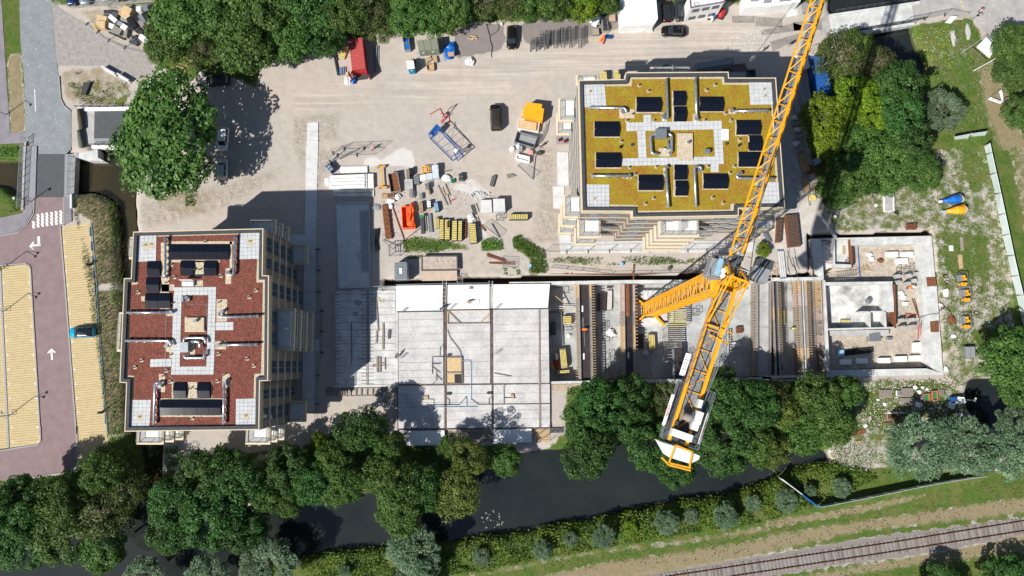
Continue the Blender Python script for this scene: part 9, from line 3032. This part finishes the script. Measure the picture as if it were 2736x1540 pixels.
# long white hoarding on the right, leaning panels
hp=[(3,0,2135,1345),(3,1,2150,0),(3,1,2212,150),(3,1,2262,320),(3,1,2290,500),(3,1,2330,720),(3,1,2375,900),(3,1,2420,1105),(3,1,2470,1300),(3,1,2520,1470),(3,2,2538,220),(3,2,2620,560)]
e=thing("hoarding","long white panelled hoarding along the right meadow","",t2(3,1,2270,300)+(0,))
base=[(2208,10),(2225,100),(2268,295),(2312,490),(2355,690),(2398,890),(2440,1095),(2485,1292),(2530,1480),(2575,1680),(2620,1880)]
topl=[(2150,30),(2172,118),(2212,310),(2262,505),(2292,705),(2332,905),(2378,1105),(2418,1302),(2465,1490),(2510,1690),(2560,1890)]
def Y(x,y,z):
 return T(3,1,x,y,z)
for k in range(len(base)-1):
 a,b_=Y(*base[k],2.0),Y(*base[k+1],2.0)
 a2,b2=Y(*topl[k],.0),Y(*topl[k+1],.0)
 a=V_((a.x,a.y,2.0));b_=V_((b_.x,b_.y,2.0))
 s_=(b_-a).normalized()*.06
 mb=MB().add([a+s_,b_-s_,b2-s_,a2+s_,a+s_+V_((.05,0,.03)),b_-s_+V_((.05,0,.03)),b2-s_+V_((.05,0,.0)),a2+s_+V_((.05,0,0))],[(0,1,2,3),(7,6,5,4),(0,4,5,1),(1,5,6,2),(2,6,7,3),(3,7,4,0)])
 tri_fix(mb.bd("hoarding_panel",mat("hoarding_white",(.60,.68,.68),.6,.06,1.0),e))
 BM(a+V_((.08,0,0)),a+V_((.08,0,-2.0)),.1).bd("post","wgr",e)
e=thing("hoarding","short white hoarding return at the top of the meadow corner","",t2(3,0,1900,1320)+(0,))
for(x0,y0),(x1,y1)in(((2185,1275),(2020,1300)),((2020,1300),(1860,1330))):
 a,b_=T(3,0,x0,y0,2.0),T(3,0,x1,y1,2.0)
 a2,b2=T(3,0,x0-25,y0+40,0),T(3,0,x1+5,y1+25,0)
 mb=MB().add([a,b_,b2,a2,a+V_((0,.05,0)),b_+V_((0,.05,0)),b2+V_((0,.05,0)),a2+V_((0,.05,0))],[(0,1,2,3),(7,6,5,4),(0,4,5,1),(1,5,6,2),(2,6,7,3),(3,7,4,0)])
 tri_fix(mb.bd("hoarding_panel",MATS["hoarding_white"],e))
 # blue and white fence over the bank
e=thing("hoarding","blue and white sheeted fence running along the railway verge","fence",t2(3,3,540,770)+(0,))
fp=[(540,768),(700,738),(860,705),(1020,675),(1180,642),(1340,608),(1500,575),(1660,545),(1820,518),(1980,492),(2110,480)]
for(x0,y0),(x1,y1)in zip(fp[:-1],fp[1:]):
 a,b_=T(3,3,x0,y0),T(3,3,x1,y1)
 n_=V_((-(b_-a).y,(b_-a).x,0)).normalized()
 a=V_((a.x,a.y,.05));b_=V_((b_.x,b_.y,.05));s_=(b_-a).normalized()*.03
 at_,bt_=a+n_*.22+V_((0,0,2.0)),b_+n_*.22+V_((0,0,2.0))
 mb=MB().add([a+s_,b_-s_,bt_-s_,at_+s_,a+s_-n_*.04,b_-s_-n_*.04,bt_-s_-n_*.04,at_+s_-n_*.04],[(0,1,2,3),(7,6,5,4),(0,4,5,1),(1,5,6,2),(2,6,7,3),(3,7,4,0)])
 tri_fix(mb.bd("hoarding_panel",MATS["hoarding_white"],e))
for(x0,y0),(x1,y1),m_ in(((155,492),(350,640),"owh"),((350,640),(520,770),"tbl")):
 a,b_=T(3,3,x0,y0),T(3,3,x1,y1)
 tri_fix(BM((a.x,a.y,1.0),(b_.x,b_.y,1.0),.06,1.9).bd("hoarding_panel",M[m_],e))
one("bent_pole","bent dark branch pole over the canal beside the fence end","pole",TB([T(3,3,x,y,z)for x,y,z in[(160,475,.2),(200,440,1.0),(238,390,1.6)]],.05,5),M["bark"])
one("white_post","white and red survey pole beside the river trees","pole",BM(T(3,0,622,512,.8),T(3,0,750,398,.8),.08),M["white"])
# notice boards in the meadow
e=thing("notice_frame","large white striped notice board on a steel frame in the meadow","notice board",t2(3,0,2150,500)+(0,))
for k in range(5):
 t0,t1=k/5+.01,(k+1)/5-.01
 q_=quad(3,0,[(2175,360),(2265,455),(2205,565),(2078,455)],2.0)
 pp=[bil(q_,t0,0),bil(q_,t1,0),bil(q_,t1,1),bil(q_,t0,1)]
 pp=[lerp2(q_[0],q_[3],t0),lerp2(q_[0],q_[3],t1),lerp2(q_[1],q_[2],t1),lerp2(q_[1],q_[2],t0)]
 ppt("board_strip",pp,1.9,2.0,"white",e)
for a,b_,z0,z1 in(((2170,345),(1920,525),2.0,.1),((2260,570),(2045,690),2.0,.1),((2035,462),(2172,588),1.2,1.2),((2170,345),(2280,450),2.1,2.1)):
 BM(T(3,0,*a,z0),T(3,0,*b_,z1),.09).bd("frame_tube","steel",e)
e=thing("notice_frame","small triangular white sign in the meadow","sign",t2(3,0,2260,980)+(0,))
sg=ppt("sign_board",quad(3,0,[(2215,940),(2330,985),(2310,1006),(2188,965)],.8),.7,.8,"white",e)
ppt("sign_board",quad(3,0,[(2298,885),(2325,870),(2345,985),(2330,990)],.8),.7,.8,"white",e)
BM(T(3,0,2188,965,.7),T(3,0,2310,870,1.0),.07).bd("frame_tube","steel",e)
a,b_=T(3,0,2215,952,.81),T(3,0,2318,992,.81)
ux=(b_-a).normalized();txp("HET PARK",.34,(a+b_)/2+V_((0,0,.02)),ux,V_((-ux.y,ux.x,0)),"dark",sg)
e=thing("notice_frame","white sign lying on the path fence at the upper right","sign",t2(3,0,1830,195)+(0,))
ppt("sign_board",quad(3,0,[(1842,155),(1895,162),(1830,228),(1772,220)],1.0),.9,1.0,"white",e)
for k in range(4):
 a,b_=T(3,0,1835-k*16,172+k*14,1.02),T(3,0,1872-k*16,176+k*14,1.02)
 BM(a,b_,.05,.02).bd("print_line","grey",e)
for x,y,l_ in((1855,370,"left"),(2000,320,"right")):
 blob=MB().blob(tuple(T(3,0,x,y,.15)),1.0,(.4,1.55,.25),4 if l_=="left" else 9,.4,10,6)
 one("boulder",l_+" long pale boulder in the meadow grass","boulder",blob,M["concrete"])
ym=MB()
for x,y in((1930,22),(1948,65),(1965,98),(1985,142)):
 p=[T(3,0,x+dx,y+dy)for dx,dy in((-14,12),(0,-12),(14,12))]
 ym.add([(a.x,a.y,Z1+.004)for a in p],[(0,2,1)])
struct("road_markings",ym,M["ypl"])
# street lamps
def lamp(pos,head,head2,label,h=4.2,ring=False):
 a=T(*pos);
 e=thing("street_lamp",label,"street lamp",(a.x,a.y,Z1))
 z=h
 hp_=T(*head,h)
 TB([(a.x,a.y,Z1),(a.x,a.y,h-.3),(a.x,a.y,h)],[.08,.06,.05],8).bd("pole","grey",e)
 TB([(a.x,a.y,h),((a.x+hp_.x)/2,(a.y+hp_.y)/2,h+.1),(hp_.x,hp_.y,h)],.04,6).bd("arm","grey",e)
 d_=CY_((hp_.x,hp_.y),.24,h-.1,h+.08,14,.16).bd("lamp_head","owh"if not ring else M["grey"],e)
 if head2:
  hp2=T(*head2,h)
  TB([(a.x,a.y,h),(hp2.x,hp2.y,h)],.04,6).bd("arm","grey",e)
  CY_((hp2.x,hp2.y),.24,h-.1,h+.08,14,.16).bd("lamp_head","grey",e)
  TB([(a.x+.45*cos(t),a.y+.45*sin(t),.9)for t in[k*math.pi/8 for k in range(17)]],.04,4,cap=False).bd("bike_hoop","steel",e)
lamp((0,1,305,580),(0,1,132,542),None,"street lamp with a white head beside the road bridge")
lamp((0,0,60,1115),(0,0,-60,1070),None,"street lamp at the far left whose shadow crosses the sandy strip")
lamp((0,1,25,1232),(0,1,-70,1205),(0,1,-95,1240),"upper double street lamp between the yellow parking bays",5.0,True)
lamp((0,2,45,262),(0,2,-60,240),(0,2,-90,275),"middle double street lamp between the yellow parking bays",5.0,True)
lamp((0,2,100,1270),(0,2,10,1245),(0,2,-20,1290),"lower double street lamp between the yellow parking bays",5.0,True)
for(c,r,x,y,lab)in((0,1,832,1180,"upper charging post at the yellow bays"),(0,2,948,1245,"lower charging post at the yellow bays")):
 bq("charging_post",lab,"charging post",c,r,[(x-9,y-10),(x+9,y-10),(x+9,y+10),(x-9,y+10)],Z1,1.3,"dark")
for k,(a,b_)in en((((980,640),(1108,712)),((1130,710),(1245,780)))):
 q_=[T(0,0,*a,1.0),T(0,0,*b_,1.0)]
 one("concrete_barrier",["left","right"][k]+" of the two concrete barriers beside the sandy forecourt","barrier",BM((q_[0].x,q_[0].y,.5),(q_[1].x,q_[1].y,.5),.28,1.0).beam((q_[0].x,q_[0].y,.1),(q_[1].x,q_[1].y,.1),.6,.2),M["clt"])
bq("planter","dark angular metal planter standing on the sand","",0,0,[(805,802),(878,790),(830,915),(786,900)],.0,.5,"dark",bev=.03)
one("bench","small wooden v shaped bench by the forecourt","",BM(T(0,0,700,705,.4),T(0,0,730,722,.4),.12).beam(T(0,0,730,722,.4),T(0,0,765,698,.4),.12),M["wgr"])
# garden border with blue green edging beside bays
one("edging","thin pale green edging rail beside the reeds","",BM(T(0,1,885,785,.12),T(0,1,942,1450,.12),.06,.12).beam(T(0,2,935,70,.12),T(0,2,1042,1440,.12),.06,.12),M["lbl"])
# rubbish heap: crates, sheets, bags each their own
RH=[
((985,172),48,24,10,.9,"ply","tan board crate at the heap's upper left","crate"),((972,235),45,34,5,1.2,"ply","large tan board crate at the heap's left end","crate"),((1225,95),45,34,28,1.3,"ply","tan crate at the heap's top","crate"),((1215,150),42,26,28,1.2,"ply","second tan crate below the top one","crate"),
((1170,120),22,22,10,.9,"wood","orange brown box at the heap's top left","box"),((1275,220),26,62,-34,1.2,"black","long black bin lying across the heap","bin"),((1470,95),28,48,-30,1.3,"black","black bin at the heap's upper right","bin"),((1410,160),24,46,-30,1.2,"black","black lid strip right of the grey tables","bin"),
((1385,175),34,44,-32,1.0,"steel","grey table top in the heap's middle right","table"),((1410,75),30,34,-30,1.0,"steel","grey cabinet at the heap's top right","cabinet"),((1200,262),30,26,35,.9,"white","white sheet in the middle of the heap","sheet"),((1090,180),44,22,40,.8,"white","white crumpled sheet in the heap's left part","sheet"),
((1395,372),52,26,30,.8,"white","large white board at the heap's lower right","sheet"),((1130,290),44,30,30,.8,"wgr","pale brown box near the black tubes","box"),((1310,270),30,30,35,.9,"dark","dark green box in the middle of the heap","box"),((1370,240),46,24,35,.8,"wgr","pinkish cushion slab in the heap","slab"),
((1205,175),36,28,20,.9,"grey","mottled grey bundle at the heap's centre","bundle"),((1215,315),18,40,10,.7,"wgr","upright pale sheet below the white one","sheet"),((1355,305),34,22,35,.8,"dark","dark cabinet with white stripes in the heap","cabinet"),((1300,365),30,20,20,.6,"steel","white slatted rack low in the heap","rack"),
((1045,115),46,16,5,.6,"grey","grey slatted pallet at the heap's upper edge","pallet"),((1410,260),26,26,30,.9,"dark","dark box beside the grey tables","box"),((1440,230),30,22,30,.9,"wgr","brown box near the trees in the heap","box"),((1340,85),24,24,0,.8,"owh","grey white chair pile at the heap's top","chair pile"),
((1110,140),30,26,20,.7,"dst","dark metal piece near the heap's upper left","scrap"),((1480,280),30,24,30,.8,"owh","white frame under the tree's edge","frame"),((1075,250),34,22,20,.7,"owh","grey cloth pile left of the white sheet","cloth"),((1290,410),40,18,20,.6,"dst","dark machine part at the heap's lower tip","machine part"),
((1500,190),24,40,-30,.9,"grey","grey bin half under the tree","bin"),((1160,230),28,20,30,.8,"grey","small grey crate in the heap","crate")]
for(x,y),hw_,hh_,an,h,m_,lab,cat in RH:
 a=rad(an)
 pts=[(x+sx*hw_*cos(a)-sy*hh_*sin(a),y+sx*hw_*sin(a)+sy*hh_*cos(a))for sx,sy in((-1,-1),(1,-1),(1,1),(-1,1))]
 bq(cat.replace(" ","_"),lab,cat,0,0,pts,.02,h,m_,bev=.03,dt=('rows',4,"dark")if "slatted" in lab or "stripes" in lab else None)
for k in range(4):
 one("black_tube",["topmost","second","third","lowest"][k]+" of the dark tubes at the rubbish heap's lower side","tube",TB([T(0,0,1045+k*4,288+k*9,.2+.0),T(0,0,1215-k*2,365+k*7,.2)],.08 if k<3 else .12,7),M["steel" if k<2 else "black"])
one("yellow_slide","yellow curved plastic piece at the heap's left tip","plastic piece",TB([T(0,0,x,y,.3)for x,y in[(915,245),(928,290),(950,295)]],.22,6),M["ypl"])
mb=MB()
for k in range(26):
 a=T(0,0,ru(1600,1830),ru(540,650),.2);b_=a+V_((ru(.6,1.6),ru(-1.2,-.4),.05));mb.beam(a,b_,.06)
one("timber_heap","heap of thin laths under the thin twiggy tree","",mb,M["wood"])
blobt("white_waste","white and yellow waste beside the shaded black car","waste",0,0,1960,730,36,30,.6,"owh",0,130)
mb=MB()
for k in range(12):
 a=T(0,0,ru(1870,1960),ru(600,690),.4);b_=a+V_((ru(-.7,.7),ru(-.7,.7),.2));mb.beam(a,b_,.07)
one("scrap_pile","pile of broken frames above the shaded black car","scrap",mb,DS)
# petals and litter on the road: countless small white spots
def litter(name,runs,n,size,m,z,seed):
 r=np.random.default_rng(seed)
 poly=xy(MP(runs));x0,x1=min(p[0]for p in poly),max(p[0]for p in poly);y0,y1=min(p[1]for p in poly),max(p[1]for p in poly)
 X=r.uniform(x0,x1,n);Y_=r.uniform(y0,y1,n);ok=in_poly(X,Y_,poly);X,Y_=X[ok],Y_[ok]
 k=len(X);s_=size*r.uniform(.4,1.3,k);a=r.uniform(0,3.14,k)
 cx_,sx_=np.cos(a)*s_,np.sin(a)*s_
 V=np.stack([np.stack([X-cx_,Y_-sx_,np.full(k,z)],1),np.stack([X+sx_*.6,Y_-cx_*.6,np.full(k,z)],1),np.stack([X+cx_,Y_+sx_,np.full(k,z)],1),np.stack([X-sx_*.6,Y_+cx_*.6,np.full(k,z)],1)],1).reshape(-1,3)
 o=objf(name,np_mesh(name,V,np.arange(len(V)).reshape(-1,4),M[m]));o["kind"]="stuff"
litter("road_chippings",[(0,0,[(250,840),(590,860),(690,1090),(690,1450),(250,1450)])],600,.06,"owh",Z1+.008,1)
litter("road_chippings",[(0,0,[(190,0),(500,0),(545,560),(570,840),(245,840),(210,500)])],120,.10,"owh",Z1+.008,2)
litter("road_chippings",[(0,0,[(500,60),(900,300),(850,620),(560,600)])],500,.07,"grey",Z1-.008,3)
litter("white_chips",[(2,0,[(2150,270),(2500,300),(2450,480),(2250,530),(2080,480)])],420,.09,"white",.09,4)
litter("lily_pads",[(1,3,[(2140,900),(2400,790),(2400,980),(2220,1020)])],34,.2,"olive",WATER_Z+.02,5)
litter("meadow_flowers",[(3,0,[(1400,300),(2030,190),(2250,600),(2100,1400),(1850,1400),(1550,600)])],900,.06,"white",.34,6)
litter("meadow_flowers",[(3,0,[(1400,290),(1800,250),(1850,700),(1550,560)])],500,.06,"hivisy",.32,7)
litter("deck_scraps",[(1,2,[(790,60),(1365,40),(1365,970),(790,980)])],120,.07,"dark",DZ+.03,8)
litter("ground_scraps",[(1,1,[(1200,240),(2200,240),(2200,980),(1250,980)])],900,.09,"wgr",.06,9)
litter("ground_scraps",[(3,2,[(1050,930),(1800,900),(1950,1100),(1900,1400),(900,1400)])],700,.14,"owh",.08,10)
litter("ground_scraps",[(3,2,[(1050,930),(1800,900),(1950,1100),(1900,1400),(900,1400)])],500,.16,"rust",.08,11)
litter("ground_scraps",[(3,1,[(600,980),(1600,980),(1600,1420),(620,1300)])],120,.1,"wood",-1.7,12)
litter("pit_scraps",[(2,2,[(390,40),(2380,0),(2380,880),(390,920)])],700,.11,"wgr",-2.96,13)
litter("pit_scraps",[(3,2,[(80,0),(560,0),(600,860),(90,880)])],300,.11,"wood",-2.96,14)
litter("spoil_chips",[(3,3,[(640,180),(760,120),(1200,250),(1000,430),(760,400)])],900,.12,"cwh",.08,15)
litter("spoil_chips",[(3,3,[(640,180),(760,120),(1200,250),(1000,430),(760,400)])],500,.1,"pinkply",.09,16)
